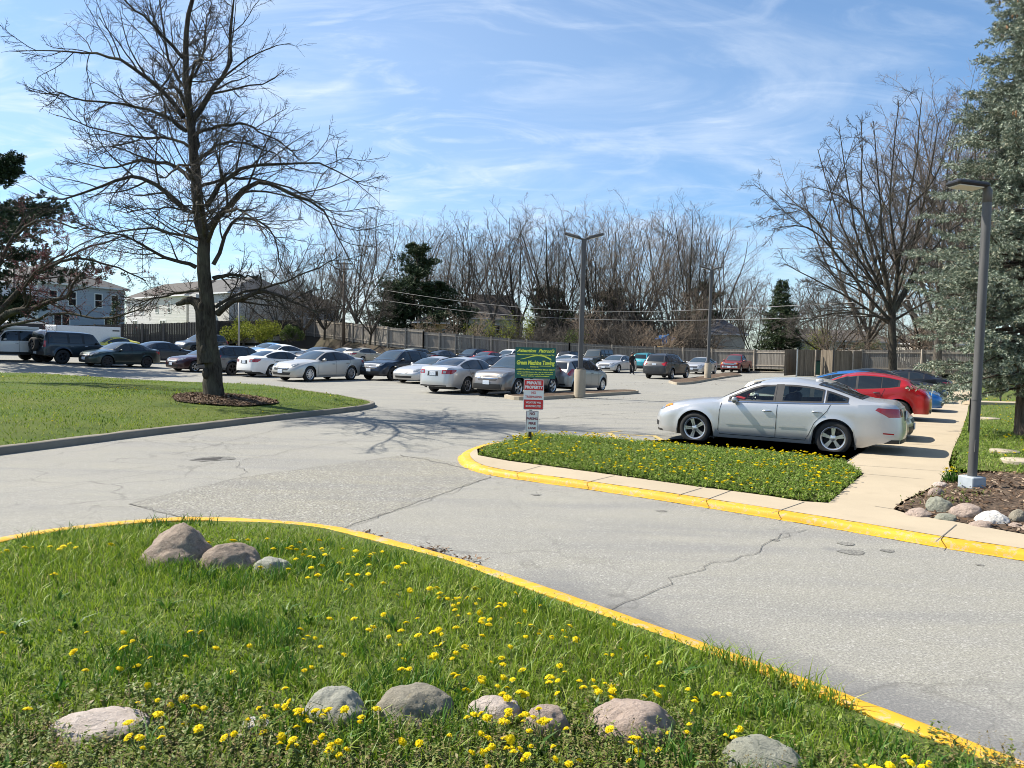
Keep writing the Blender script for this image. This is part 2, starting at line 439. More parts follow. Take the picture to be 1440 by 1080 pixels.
M["siding_cream"] = siding("siding_cream", (.62, .59, .52), .25)
M["siding_green"] = siding("siding_pale_green", (.5, .56, .5))
M["siding_shaded"] = siding("siding_shaded_grey", (.38, .40, .42))  # pale row greyed at its far end, shade put into the colour
def shingle(name, col):
    t = NT(name); P = t.pos((4, 4, 9), obj=True); f = t.noise(P, 1.5, 5, .75); g = t.noise(t.pos(obj=True), .5, 3)
    c = t.ramp(f, [(.3, tuple(x*.72 for x in col)), (.7, tuple(x*1.2 for x in col))])
    c = t.mix(t.ramp(g, [(.4, 0), (.7, .35)]), c, tuple(x*.65 for x in col))
    return t.bsdf(c, .92, 0, .2, bump=f, bstr=.4, bdist=.02)
M["roof_grey"] = shingle("shingle_grey", (.115, .112, .11)); M["roof_brown"] = shingle("shingle_brown", (.10, .09, .082)); M["roof_dark"] = shingle("shingle_dark", (.10, .10, .11))
M["trim"] = simple("white_trim", (.74, .74, .72), .5, var=.05)
M["tan_boards"] = wood("tan_boards", (.45, .31, .12), (.6, .43, .19), .2)
M["teal_door"] = simple("teal_door", (.05, .13, .14), .5)
M["window_glass"] = NT("house_glass").bsdf((.012, .016, .02), .06, 0, .7)
# ------------------------------------------------------------------ metal, plastic
def pole_mat(name, col, rough=.55):
    t = NT(name); P = t.pos((5, 5, .6), obj=True); f = t.noise(P, 2, 5, .7)
    c = t.ramp(f, [(.35, tuple(x*.75 for x in col)), (.7, tuple(x*1.15 for x in col))])
    return t.bsdf(c, rough, .3, .4)
M["pole_grey"] = pole_mat("pole_grey", (.105, .103, .10)); M["pole_pale"] = pole_mat("pole_pale_grey", (.30, .29, .27)); M["pole_wood"] = pole_mat("pole_wood", (.15, .12, .095), .9)
M["box_grey"] = simple("painted_grey_box", (.32, .36, .39), .55, var=.12, bump=.05)
M["black"] = simple("black_plastic", (.013, .013, .014), .5, var=.3)
M["black_metal"] = simple("black_metal", (.02, .02, .022), .45, .2, var=.3)
M["steel"] = simple("galvanised_steel", (.5, .5, .5), .35, .9, var=.1)
M["lamp_lens"] = simple("lamp_lens", (.5, .46, .36), .3, var=.1)
M["wire"] = simple("overhead_wire", (.30, .29, .27), .6, .2, var=.1)
M["sign_green"] = simple("sign_green", (.003, .095, .080), .45, var=.12, scale=3); M["sign_yellow"] = simple("sign_yellow", (.75, .8, .09), .5, var=.04)
M["sign_red"] = simple("sign_red", (.58, .02, .025), .45, var=.07, scale=3); M["sign_white"] = simple("sign_white", (.74, .73, .74), .45, var=.04, scale=3); M["sign_maroon"] = simple("sign_maroon", (.20, .03, .055), .5, var=.05)
M["tyre"] = simple("tyre_rubber", (.018, .018, .018), .85, var=.2, scale=20); M["rim"] = simple("alloy_rim", (.62, .62, .63), .28, .85, var=.05); M["rim_dark"] = simple("dark_rim", (.03, .03, .033), .4, .5, var=.1)
M["hub_dark"] = simple("wheel_recess", (.012, .012, .013), .8)
def glass_opaque(name, col):
    t = NT(name); return t.bsdf(col, .04, 0, .6, coat=.3)
M["glass"] = glass_opaque("car_glass", (.012, .016, .018))
M["glass_sky"] = glass_opaque("windshield_glass", (.035, .05, .06))
def glass_clear():
    t = NT("tinted_clear_glass"); tr = t.n("ShaderNodeBsdfTransparent"); tr.inputs[0].default_value = (.72, .80, .77, 1)
    gl = t.n("ShaderNodeBsdfGlossy"); gl.inputs["Roughness"].default_value = .02
    lw = t.n("ShaderNodeFresnel"); lw.inputs["IOR"].default_value = 1.5
    mx = t.n("ShaderNodeMixShader"); t.l(t.math("MULTIPLY", lw.outputs[0], 1.3), mx.inputs[0]); t.l(tr.outputs[0], mx.inputs[1]); t.l(gl.outputs[0], mx.inputs[2]); t.l(mx.outputs[0], t.out.inputs[0])
    return t.m
M["glass_clear"] = glass_clear()
M["lens_clear"] = NT("headlight_lens").bsdf((.26, .28, .29), .12, .5, .7, coat=.6)
M["lens_red"] = NT("taillight_lens").bsdf((.30, .006, .010), .15, 0, .6, coat=.6)
M["lens_amber"] = NT("amber_lens").bsdf((.7, .22, .01), .2, 0, .6, coat=.4)
M["chrome"] = NT("chrome").bsdf((.72, .72, .72), .12, 1)
M["plate"] = simple("number_plate", (.52, .58, .66), .5, var=.2, scale=30)
M["seat"] = simple("car_seat_cloth", (.05, .05, .055), .9)
M["red_cloth"] = simple("red_cloth", (.55, .02, .03), .9)
def paint(name, col, metal=.5, rough=.32):
    t = NT("paint_"+name); f = t.noise(t.pos(obj=True), 400, 2, .5); d = t.noise(t.pos((1, 1, 3), obj=True), 2.0, 4)
    c = t.mix(t.ramp(f, [(.3, .25), (.7, 0)]), col, tuple(x*.75 for x in col))
    sz = t.n("ShaderNodeSeparateXYZ"); t.l(t.pos(obj=True), sz.inputs[0])
    dirt = t.math("MULTIPLY", t.ramp(sz.outputs[2], [(.15, .45), (.55, 0)]), t.ramp(d, [(.35, .3), (.7, 1)]))
    c = t.mix(dirt, c, (.16, .14, .12))
    return t.bsdf(c, rough, metal, .5, coat=.55, **{"Coat Roughness": .06})
PAINT = {k: paint(k, *v) for k, v in {
    "silver": ((.56, .56, .555), .6, .34), "silver_warm": ((.52, .50, .46), .5, .34), "white": ((.74, .74, .73), 0, .35), "pearl": ((.64, .61, .54), .1, .35),
    "red": ((.42, .012, .014), .3, .3), "dark_red": ((.20, .018, .016), .2, .38), "maroon": ((.045, .010, .014), .4, .3), "blue": ((.012, .15, .46), .35, .28),
    "black": ((.008, .008, .009), .2, .25), "navy": ((.012, .02, .034), .5, .3), "dark_green": ((.006, .022, .02), .4, .3), "slate": ((.022, .035, .05), .5, .35),
    "charcoal": ((.045, .045, .046), .5, .35), "brown_grey": ((.19, .175, .16), .6, .33), "teal": ((.05, .30, .36), .4, .3), "grey": ((.30, .295, .28), .6, .33),
    "sage": ((.33, .36, .35), .5, .35), "yellow": ((.65, .55, .02), 0, .3), "olive_grey": ((.06, .062, .055), .4, .35), "beige": ((.50, .46, .37), .45, .33), "sky": ((.22, .40, .62), .4, .3)}.items()}
# ------------------------------------------------------------------ vehicles
def pchip(pts):
    x = np.array([p[0] for p in pts], float); y = np.array([p[1] for p in pts], float)
    h = np.diff(x); d = np.diff(y)/h; mm = np.zeros(len(x))
    for i in range(1, len(x)-1):
        if d[i-1]*d[i] > 0:
            w1 = 2*h[i]+h[i-1]; w2 = h[i]+2*h[i-1]; mm[i] = (w1+w2)/(w1/d[i-1]+w2/d[i])
    mm[0] = d[0]; mm[-1] = d[-1]
    def f(q):
        q = np.clip(np.asarray(q, float), x[0], x[-1]); i = np.clip(np.searchsorted(x, q, side="right")-1, 0, len(h)-1)
        t = (q-x[i])/h[i]
        return (2*t**3-3*t**2+1)*y[i]+(t**3-2*t**2+t)*h[i]*mm[i]+(-2*t**3+3*t**2)*y[i+1]+(t**3-t**2)*h[i]*mm[i+1]
    return f

class Car:
    """one body shape: a lofted shell with wheel arches; lamps, glass and trim are laid on it by ray"""
    def __init__(s, L, W, top, belt, roof, plan, ax, r, sill=.2, step=.06, crown=None, kf=.28, kr=.10, arch=.055, flare=.015, zend=(.26, .26), tuck=.955):
        s.L, s.W, s.ax, s.r, s.sill = L, W, ax, r, sill
        s.top = pchip(top); s.belt_ = pchip(belt); s.yt_ = pchip(roof); s.plan = pchip(plan)
        s.crown = pchip(crown or [(0, .03), (ax[0]+.4, .05), (ax[0]+1.3, .05), (L*.5, .075), (L*.7, .06), (L, .03)])
        s.kf, s.kr, s.ra, s.flare, s.zend, s.tuck = kf, kr, r+arch, flare, zend, tuck
        s.body(step)
    def ztop(s, q): return s.top(q)
    def zedge(s, q): return s.top(q)-s.crown(q)
    def belt(s, q): return np.minimum(s.belt_(q), s.zedge(q)-.02)
    def hw(s, q): return s.plan(q)*s.W/2
    def yt(s, q): return np.minimum(s.yt_(q), s.hw(q)*.95)
    def X(s, q, z):
        """x of station q; the nose and tail lean with height"""
        x = s.L/2-q
        f = max(0., 1-q/.55); b = max(0., 1-(s.L-q)/.5)
        dz = max(0., z-.52); dl = max(0., .42-z)
        x -= f*f*(s.kf*dz+.35*dl*dl*3)
        x += b*b*(s.kr*dz+.30*dl*dl*3)
        return x
    def section(s, q):
        hw = float(s.hw(q)); bl = float(s.belt(q)); yt = float(s.yt(q)); zt = float(s.ztop(q)); ze = float(s.zedge(q))
        base = s.sill
        if q < .7: base = s.zend[0]+(s.sill-s.zend[0])*sstep(.3, .7, q)
        if q > s.L-.7: base = s.zend[1]+(s.sill-s.zend[1])*sstep(.3, .7, s.L-q)
        z0 = base; fl = 0
        for a in s.ax:
            dq = abs(q-a)
            if dq < s.ra: z0 = max(z0, s.r+math.sqrt(max(0, s.ra**2-dq*dq)))
        pts = []
        zs = s.sill
        for i in range(9):
            z = z0+(bl-z0)*(i/8)**.9
            f = min(1, max(0, (z-zs)/(bl-zs)))
            y = hw*(s.tuck+(1-s.tuck)*min(1, f/.18)**.6*(1 if f < .75 else 1-((f-.75)/.25)**2*.7) if f > 0 else hw*s.tuck/hw)
            for a in s.ax:
                dd = math.hypot(q-a, z-s.r)-s.ra
                if -.02 < dd < .14: y += s.flare*math.exp(-(dd/.05)**2)
            pts.append((y, z))
        y0 = pts[-1][0]
        n = 7
        for i in range(1, n+1):
            t = i/n; pts.append((y0+(yt-y0)*t+.035*math.sin(math.pi*t)*(ze-bl), bl+(ze-bl)*t))
        for i in range(1, 8):
            y = yt*math.cos(math.pi/2*i/7); pts.append((y if i < 7 else 0, ze+(zt-ze)*(1-(y/yt)**2.3) if i < 7 else zt))
        return pts
    def body(s, step):
        n = int(s.L/step); qs = list(np.linspace(0, s.L, n+1))
        secs = [s.section(q) for q in qs]; k = len(secs[0])
        v = []; f = []
        for q, sec in zip(qs, secs):
            for sg in (1, -1):
                for (y, z) in sec: v.append((s.X(q, z), sg*y, z))
        K = 2*k
        for i in range(n):
            for j in range(k-1):
                a = i*K+j; f.append((a, a+1, a+K+1, a+K)); a += k; f.append((a, a+K, a+K+1, a+1))
        for e, sg in ((0, 1), (n, -1)):
            q = qs[e]; m_ = 8; bidx = len(v); sec = secs[e]; ym = max(p[0] for p in sec)
            for (y, z) in sec:
                for c in range(m_+1):
                    t = -1+2*c/m_; v.append((s.X(q, z)+sg*.07*(1-(t*y/ym)**2)-sg*.07*(1-(y/ym)**2), y*t, z))
            for j in range(k-1):
                for c in range(m_):
                    a = bidx+j*(m_+1)+c; fc = (a, a+1, a+m_+2, a+m_+1); f.append(fc if sg > 0 else fc[::-1])
        bm = bmesh.new(); vs = [bm.verts.new(p) for p in v]
        for fc in f:
            try: bm.faces.new([vs[i] for i in fc])
            except ValueError: pass
        bmesh.ops.remove_doubles(bm, verts=bm.verts[:], dist=.0006)
        bmesh.ops.dissolve_degenerate(bm, edges=bm.edges[:], dist=.0004)
        bmesh.ops.recalc_face_normals(bm, faces=bm.faces[:])
        s.bm = bm; s.bvh = BVHTree.FromBMesh(bm)
    # ---- pieces laid on the shell
    def patch(s, poly, o, u, w, d, name, off=.006, cell=.09):
        """polygon in the plane (u, w) through o, cast along d on the body"""
        o, u, w, d = Vector(o), Vector(u), Vector(w), Vector(d).normalized()
        b = bmesh.new(); vs = [b.verts.new((p[0], p[1], 0)) for p in poly]; b.faces.new(vs)
        bmesh.ops.triangulate(b, faces=b.faces[:])
        for ax in (0, 1):
            c0 = min(p[ax] for p in poly); c1 = max(p[ax] for p in poly); n = int((c1-c0)/cell)
            for i in range(1, n+1):
                co = Vector((0, 0, 0)); co[ax] = c0+(c1-c0)*i/(n+1); no = Vector((0, 0, 0)); no[ax] = 1
                bmesh.ops.bisect_plane(b, geom=b.verts[:]+b.edges[:]+b.faces[:], plane_co=co, plane_no=no, dist=1e-5)
        bad = []
        for vt in b.verts:
            p = s.cast(o+u*vt.co.x+w*vt.co.y, d, off)
            if p is None: bad.append(vt)
            else: vt.co = p
        if bad: bmesh.ops.delete(b, geom=bad, context="VERTS")
        b.faces.ensure_lookup_table()
        if b.faces and sum(f.normal.dot(d)*f.calc_area() for f in b.faces) > 0: bmesh.ops.reverse_faces(b, faces=b.faces[:])
        me = bpy.data.meshes.new(name); b.to_mesh(me); b.free()
        me.polygons.foreach_set("use_smooth", [True]*len(me.polygons))
        return me
    def cast(s, p, d, off):
        h = s.bvh.ray_cast(p-d*3, d)
        if h[0] is None: return None
        nn = h[1] if h[1].dot(d) < 0 else -h[1]
        return h[0]+nn*off
    def side(s, poly, sg, name, off=.006, cell=.09):
        """poly in (station, z)"""
        return s.patch([(s.L/2-q, z) for q, z in poly], (0, 0, 0), (1, 0, 0), (0, 0, 1), (0, -sg, 0), name, off, cell)
    def end(s, poly, sg, name, off=.006, ang=0, cell=.07):
        """poly in (lateral, z) looking at the nose (sg=1) or tail (sg=-1); ang turns the view to the corner"""
        d = Vector((-sg*math.cos(ang), -math.sin(ang), 0)); u = Vector((-d.y, d.x, 0))*(-sg)
        return s.patch(poly, (sg*(s.L/2-.55) if ang else 0, 0, 0), u, (0, 0, 1), d, name, off, cell)
    def above(s, poly, name, off=.006, cell=.09):
        return s.patch([(s.L/2-q, y) for q, y in poly], (0, 0, 0), (1, 0, 0), (0, 1, 0), (0, 0, -1), name, off, cell)
    def window_strip(s, q0, q1, lo=.02, hi=.05, n=26):
        a = []; b = []
        for q in np.linspace(q0, q1, n):
            z0 = float(s.belt(q))+lo; z1 = float(s.zedge(q))-hi
            if z1 > z0+.02: a.append((q, z0)); b.append((q, z1))
        return a, b
    def strip(s, line, wid, sg, name, off=.004):
        """thin seam along a (station, z) line on the side"""
        poly = []; L = [Vector((p[0], p[1])) for p in line]
        lft = []; rgt = []
        for i, p in enumerate(L):
            t = (L[min(i+1, len(L)-1)]-L[max(i-1, 0)]).normalized(); nn = Vector((-t.y, t.x))*wid/2
            lft.append(p+nn); rgt.append(p-nn)
        v = []; f = []
        for a, b in zip(lft, rgt):
            for q in (a, b):
                p = s.cast(Vector((s.L/2-q.x, 0, q.y)), Vector((0, -sg, 0)), off); v.append(p if p is not None else Vector((s.L/2-q.x, sg*s.W/2, q.y)))
        for i in range(len(L)-1): f.append((2*i, 2*i+1, 2*i+3, 2*i+2) if sg > 0 else (2*i, 2*i+2, 2*i+3, 2*i+1))
        return v, f

def dense(line, step=.06):
    out = []
    for a, b in zip(line[:-1], line[1:]):
        n = max(1, int(math.hypot(b[0]-a[0], b[1]-a[1])/step))
        for i in range(n): out.append((a[0]+(b[0]-a[0])*i/n, a[1]+(b[1]-a[1])*i/n))
    return out+[line[-1]]

def wheel_meshes(r, wd, style):
    t = MB(); h = wd/2; rr = r*.715 if style != "truck" else r*.6
    Mx = Matrix.Rotation(R(-90), 4, "X")      # axis along +y outward
    t.lathe([(rr-.01, -h*.8), (rr+.01, -h), (r-.03, -h*.96), (r, -h*.72), (r, h*.72), (r-.03, h*.96), (rr+.012, h), (rr-.01, h*.86)], 32, 0, Mx, False)
    me = mesh_py("wheel", t.v, t.f, True); me.set_sharp_from_angle(angle=R(50))
    k = MB()
    k.lathe([(rr, h*.84), (rr-.012, h*.9), (rr-.03, h*.84), (rr-.045, h*.5)], 32, 0, Mx, False)
    k.lathe([(.0, h*.05), (rr-.02, h*.05)], 24, 1, Mx)
    k.lathe([(0, h*.80), (.045, h*.78), (.07, h*.70), (.075, h*.3)], 16, 0, Mx)
    ns = {"five": 5, "ten": 10, "six": 6, "truck": 5, "cap": 7, "dark": 5}[style]
    for i in range(ns):
        a = 2*math.pi*i/ns
        arms = [-.13, .13] if style in ("five", "dark") else [0]
        for da in arms:
            w0, w1 = (.022, .018) if style in ("five", "dark") else ((.02, .026) if style in ("ten", "six") else (.05, .05))
            r0, r1 = .05, rr-.015
            vv = []
            for q, w_, zz in ((r0, w0, h*.78), (r1, w1, h*.80)):
                for sx in (-1, 1):
                    for dz in (0, -.05): vv.append((q, sx*w_, zz+dz))
            aa = a; ra = Matrix.Rotation(aa, 4, "Z")
            vv = [Vector(p) for p in vv]
            for p in vv: p.y += da*(p.x-.03)*(1.0 if p.x > .1 else .6)
            vv = [Mx @ (ra @ p) for p in vv]
            k.add(vv, [(0, 2, 6, 4), (1, 5, 7, 3), (0, 4, 5, 1), (2, 3, 7, 6), (4, 6, 7, 5), (0, 1, 3, 2)], 0)
    km = mesh_py("rim", k.v, k.f, True, k.m); km.set_sharp_from_angle(angle=R(40))
    return me, km
def mirror_mesh(sg):
    k = MB()
    for i, (y, sc_) in enumerate(((0, .5), (.03, .75), (.10, .98), (.17, 1.0), (.21, .8), (.225, .45))):
        ring = []
        for j in range(10):
            a = 2*math.pi*j/10; ring.append((.07*sc_*math.cos(a)*(1 if math.cos(a) < 0 else .8), sg*y, .068*sc_*math.sin(a)+.02*i/5))
        k.v += ring
        if i:
            b = len(k.v)-20
            for j in range(10): k.f.append((b+j, b+(j+1) % 10, b+10+(j+1) % 10, b+10+j)); k.m.append(0)
    k.f.append(tuple(range(10))); k.f.append(tuple(range(len(k.v)-10, len(k.v)))); k.m += [0, 0]
    return mesh_py("mirror", k.v, k.f, True, k.m)

PAINTED = {"body", "mirror", "spoiler", "fuel_door", "cargo_bed", "bumper_painted"}
def build_car(name, c, o):
    """the parts of one car; o: options. Returns the root Empty (unplaced)"""
    root = empty(name, (0, 0, 0))
    P = PAINT["silver"]
    def part(nm, me, mat, parent=root): return link(nm, me, mat, parent)
    # see-through openings
    wins = o["win"]
    q0, q1 = wins["q0"], wins["q1"]
    lo, hi = wins.get("lo", .02), wins.get("hi", .05)
    cuts = sorted(wins.get("posts", []))
    edges = [q0]+[x for qc, w_ in cuts for x in (qc-w_/2, qc+w_/2)]+[q1]
    polys = []
    for a, b in zip(edges[::2], edges[1::2]):
        la, lb = c.window_strip(a, b, lo, hi, 14)
        if len(la) > 2: polys.append(la+lb[::-1])
    la, lb = c.window_strip(q0-.05, q1+.06, lo-.018, hi-.018, 30)
    band = la+lb[::-1]
    clear = o.get("clear", False)
    ws = o["windshield"]; rw = o.get("rear")
    def top_poly(qa, qb, ya, yb):
        return [(qa, y) for y in np.linspace(-ya, ya, 9)]+[(qb, y) for y in np.linspace(yb, -yb, 9)]
    wsp = [(ws[0]-.06*(1-(t/4)**2)-.0, ws[2]*t/4) for t in range(-4, 5)]+[(ws[1]-.05*(1-(t/4)**2), ws[3]*t/4) for t in range(4, -5, -1)]
    rwp = None
    if rw and rw[0] == "top":
        rwp = [(rw[1]+.04*(1-(t/4)**2), rw[3]*t/4) for t in range(-4, 5)]+[(rw[2]+.06*(1-(t/4)**2), rw[4]*t/4) for t in range(4, -5, -1)]
    bm = c.bm
    if clear:
        bm = c.bm.copy(); kill = []
        def shr(poly, d):
            cx = sum(p[0] for p in poly)/len(poly); cy = sum(p[1] for p in poly)/len(poly)
            hx = max(p[0] for p in poly)-min(p[0] for p in poly); hy = max(p[1] for p in poly)-min(p[1] for p in poly)
            return [(cx+(p[0]-cx)*(1-2*d/hx), cy+(p[1]-cy)*(1-2*d/hy)) for p in poly]
        sp2 = [shr(p, .022) for p in polys]; wp2 = shr(wsp, .03); rp2 = shr(rwp, .03) if rwp else None
        for f in bm.faces:
            ce = f.calc_center_median(); qq = np.array([[c.L/2-ce.x, ce.z]]); qt = np.array([[c.L/2-ce.x, ce.y]])
            if abs(f.normal.y) > .6 and any(inside(qq, p)[0] for p in sp2): kill.append(f)
            elif abs(f.normal.y) < .6 and f.normal.z > .2 and (inside(qt, wp2)[0] or (rp2 and inside(qt, rp2)[0])): kill.append(f)
        bmesh.ops.delete(bm, geom=kill, context="FACES")
    me = bpy.data.meshes.new("body"); bm.to_mesh(me); me.polygons.foreach_set("use_smooth", [True]*len(me.polygons)); me.set_sharp_from_angle(angle=R(48))
    part("body", me, P)
    # dark underside and wheel housings
    k = MB(); zc = .62*float(c.belt(c.L/2)); yi = c.W/2-.27
    k.box(-c.L/2+.55, c.L/2-.45, -yi, yi, c.sill-.02, zc)
    for a, b in ((.60, c.ax[0]-c.ra), (c.ax[0]+c.ra, c.ax[1]-c.ra), (c.ax[1]+c.ra, c.L-.80)):
        if b > a: k.box(c.L/2-b, c.L/2-a, -c.W/2*.9, c.W/2*.9, c.sill+.004, c.sill+.12)
    k.build("underbody", M["black"], root)
    # wheels
    wme, rme = o["wheels"]
    for q in c.ax:
        for sg in (1, -1):
            w_ = link("wheel", wme, None, root); w_.location = (c.L/2-q, sg*(c.W/2-.115), c.r)
            w_.rotation_euler = (0, rnd.uniform(0, 6), 0 if sg > 0 else math.pi)
            rm = link("rim", rme, None, w_)
    if not wme.materials: wme.materials.append(M["tyre"])
    if not rme.materials: rme.materials.append(o.get("rim_mat", M["rim"])); rme.materials.append(M["hub_dark"])
    # glass
    gl = M["glass_clear"] if clear else M["glass"]; wg = M["glass_clear"] if clear else M["glass_sky"]
    for sg in (1, -1):
        if not clear: part("window_trim", c.side(band, sg, "window_trim", .003), M["black"])
        if clear:
            for qc, w2_ in cuts[:1]:
                a2, b2 = c.window_strip(qc-w2_/2-.02, qc+w2_/2+.02, lo-.01, hi-.01, 5); part("door_pillar", c.side(a2+b2[::-1], sg, "door_pillar", .005), M["black"])
        for p in polys:
            wn = part("window", c.side(p, sg, "window", .007), gl)
            if clear: link("window_frame", ring(c, p, sg, .034), M["black"], wn)
    w_ = part("windshield", c.above(wsp, "windshield", .007), wg)
    if clear: link("window_frame", ring_top(c, wsp, .045), M["black"], w_)
    else:
        gw = [(ws[0]-.06*(1-(t/4)**2)-.03, (ws[2]+.03)*t/4) for t in range(-4, 5)]+[(ws[1]+.02-.05*(1-(t/4)**2), (ws[3]+.02)*t/4) for t in range(4, -5, -1)]
        link("windshield_seal", c.above(gw, "windshield_seal", .003), M["black"], w_)
    if rw:
        if rw[0] == "top":
            w2 = part("rear_window", c.above(rwp, "rear_window", .007), gl)
            if clear: link("window_frame", ring_top(c, rwp, .045), M["black"], w2)
        else:
            _, za, zb, ya, yb = rw
            part("rear_window", c.end([(-ya, za), (ya, za), (yb, zb), (-yb, zb)], -1, "rear_window", .007), gl)
    # lamps, grille, plates
    for sg in (1, -1):
        hl = o["headlight"]; an = R(hl["ang"])*sg
        part("headlight", c.end([(sg*x, z) for x, z in hl["poly"]], 1, "headlight", .006, an), M["lens_clear"])
        if hl.get("amber"): part("turn_signal", c.end([(sg*x, z) for x, z in hl["amber"]], 1, "turn_signal", .010, an), M["lens_amber"])
        tl = o["taillight"]; an = R(tl["ang"])*sg
        part("taillight", c.end([(sg*x, z) for x, z in tl["poly"]], -1, "taillight", .006, an), M["lens_red"])
        if tl.get("clear"): part("reverse_light", c.end([(sg*x, z) for x, z in tl["clear"]], -1, "reverse_light", .010, R(tl["ang"])*sg), M["lens_clear"])
    for nm, sd, an_, poly, mat in o.get("corner", []):
        for sg in (1, -1): part(nm, c.end([(sg*x, z) for x, z in poly], sd, nm, .006, R(an_)*sg), M[mat])
    for nm, poly, mat in o.get("front", []): part(nm, c.end(poly, 1, nm, .005), M[mat])
    for nm, poly, mat in o.get("back", []): part(nm, c.end(poly, -1, nm, .005), M[mat])
    for sgn, z, has in ((1, o.get("plate_f", .42), o.get("front_plate", True)), (-1, o.get("plate_r", .85), True)):
        if not has: continue
        h = c.cast(Vector((0, 0, z)), Vector((-sgn, 0, 0)), .012)
        if h is not None:
            k = MB(); k.box(-.008, .008, -.152, .152, -.076, .076, bev=.004); p_ = k.build("license_plate", M["plate"], root); p_.location = h
    # door seams
    if o.get("seams"):
        for sg in (1, -1):
            k = MB()
            for ln in o["seams"]:
                v, f = c.strip(dense(ln), .011, sg, "seam"); k.add(v, f)
            k.build("door_seam", M["black"], root)
    if o.get("molding"):
        for sg in (1, -1):
            for ln in o["molding"]:
                v, f = c.strip(dense(ln), .03, sg, "molding", .014); k = MB(); k.add(v, f)
                v2, f2 = c.strip(dense([(p[0], p[1]-.02) for p in ln]), .02, sg, "m", .004); k.add(v2, f2, 0)
                k.build("side_molding", P, root, True)
    if o.get("sill_trim"):
        for sg in (1, -1):
            v, f = c.strip(dense([(c.ax[0]+c.ra+.02, c.sill+.07), (c.ax[1]-c.ra-.02, c.sill+.07)]), o["sill_trim"], sg, "sill"); k = MB(); k.add(v, f); k.build("sill_trim", M["black"], root)
    if o.get("chrome_line"):
        for sg in (1, -1):
            ln = [(q, float(c.belt(q))+lo-.006) for q in np.linspace(q0, q1+.02, 20)]
            v, f = c.strip(ln, .016, sg, "trim", .012); k = MB(); k.add(v, f); k.build("window_molding", M["chrome"], root)
    for sg in (1, -1):
        for q, z in o.get("handles", []):
            h = c.cast(Vector((c.L/2-q, 0, z)), Vector((0, -sg, 0)), .012)
            if h is not None:
                k = MB(); k.box(-.09, .09, -.014, .02, -.014, .014, bev=.008)
                ho = k.build("door_handle", M[o.get("handle_mat", "chrome")], root, True); ho.location = h; ho.rotation_euler = (0, 0, 0 if sg > 0 else math.pi)
        q, z = o["mirror"]
        mm = mirror_mesh(sg); y = sg*(float(c.hw(q))*.955-.03)
        mo = part("mirror", mm, P); mo.location = (c.L/2-q, y, z)
    if o.get("rails"):
        qa, qb = o["rails"]
        for sg in (1, -1):
            pts = [(c.L/2-q, sg*(float(c.yt(q))-.03), float(c.zedge(q))+.05+(0 if 0 < i < 9 else -.06)) for i, q in enumerate(np.linspace(qa, qb, 10))]
            k = MB(); k.tube(pts, .018, 6); k.build("roof_rail", M["black"], root, True)
    if clear:
        k = MB()
        x0, x1 = c.L/2-q1-.1, c.L/2-ws[0]-.15
        k.box(x0, x1, -c.W/2+.17, c.W/2-.17, .30, .55)
        for q in (o["seats"]):
            for y in (-.36, .36):
                x = c.L/2-q
                k.box(x-.22, x+.27, y-.25, y+.25, .50, .66, bev=.05)
                Ms = Matrix.Translation((x-.24, y, .62)) @ Matrix.Rotation(R(-14), 4, "Y")
                k.box(-.08, .07, -.24, .24, 0, .55, 0, Ms, .05); 
                if q < 2.9: k.box(-.05, .05, -.13, .13, .58, .74, 0, Ms, .04)
        k.box(c.L/2-ws[0]-.62, c.L/2-ws[0]-.05, -c.W/2+.22, c.W/2-.22, .68, .93, bev=.08)
        k.build("interior", M["seat"], root)
        w_ = MB(); cw = Matrix.Translation((c.L/2-o["seats"][0]+.42, .36, .92)) @ Matrix.Rotation(R(65), 4, "Y")
        w_.tube([cw @ Vector((.18*math.cos(a), .18*math.sin(a), 0)) for a in np.linspace(0, 2*math.pi, 20)], .016, 6, 0, False)
        w_.build("steering_wheel", M["black"], root, True)
    return root
def inset(poly, d):
    P = [Vector((p[0], p[1])) for p in poly]
    ar = sum(P[i].x*P[(i+1) % len(P)].y-P[(i+1) % len(P)].x*P[i].y for i in range(len(P)))
    sg = 1 if ar > 0 else -1; out = []
    for i, p in enumerate(P):
        a, b = (p-P[i-1]), (P[(i+1) % len(P)]-p)
        if a.length < 1e-6: a = b
        if b.length < 1e-6: b = a
        a, b = a.normalized(), b.normalized()
        na, nb = Vector((-a.y, a.x))*sg, Vector((-b.y, b.x))*sg; mm = (na+nb)
        if mm.length < .3: mm = na
        mm.normalize(); out.append(p+mm*min(d*2, d/max(.45, mm.dot(na))))
    return out
def ring(c, poly, sg, w):
    poly = dense(poly+[poly[0]], .05)[:-1]; inn = inset(poly, w); v = []; f = []; n = len(poly)
    for (a, b) in zip(poly, inn):
        for q in (a, b):
            p = c.cast(Vector((c.L/2-q[0], 0, q[1])), Vector((0, -sg, 0)), .010); v.append(p or Vector((0, 0, .5)))
    for i in range(n):
        j = (i+1) % n; f.append((2*i, 2*i+1, 2*j+1, 2*j))
    return mesh_py("window_frame", v, f)
def ring_top(c, poly, w):
    poly = dense(poly+[poly[0]], .06)[:-1]; inn = inset(poly, w); v = []; f = []; n = len(poly)
    for (a, b) in zip(poly, inn):
        for q in (a, b):
            p = c.cast(Vector((c.L/2-q[0], q[1], 0)), Vector((0, 0, -1)), .010); v.append(p or Vector((0, 0, .5)))
    for i in range(n):
        j = (i+1) % n; f.append((2*i, 2*i+1, 2*j+1, 2*j))
    return mesh_py("window_frame", v, f)

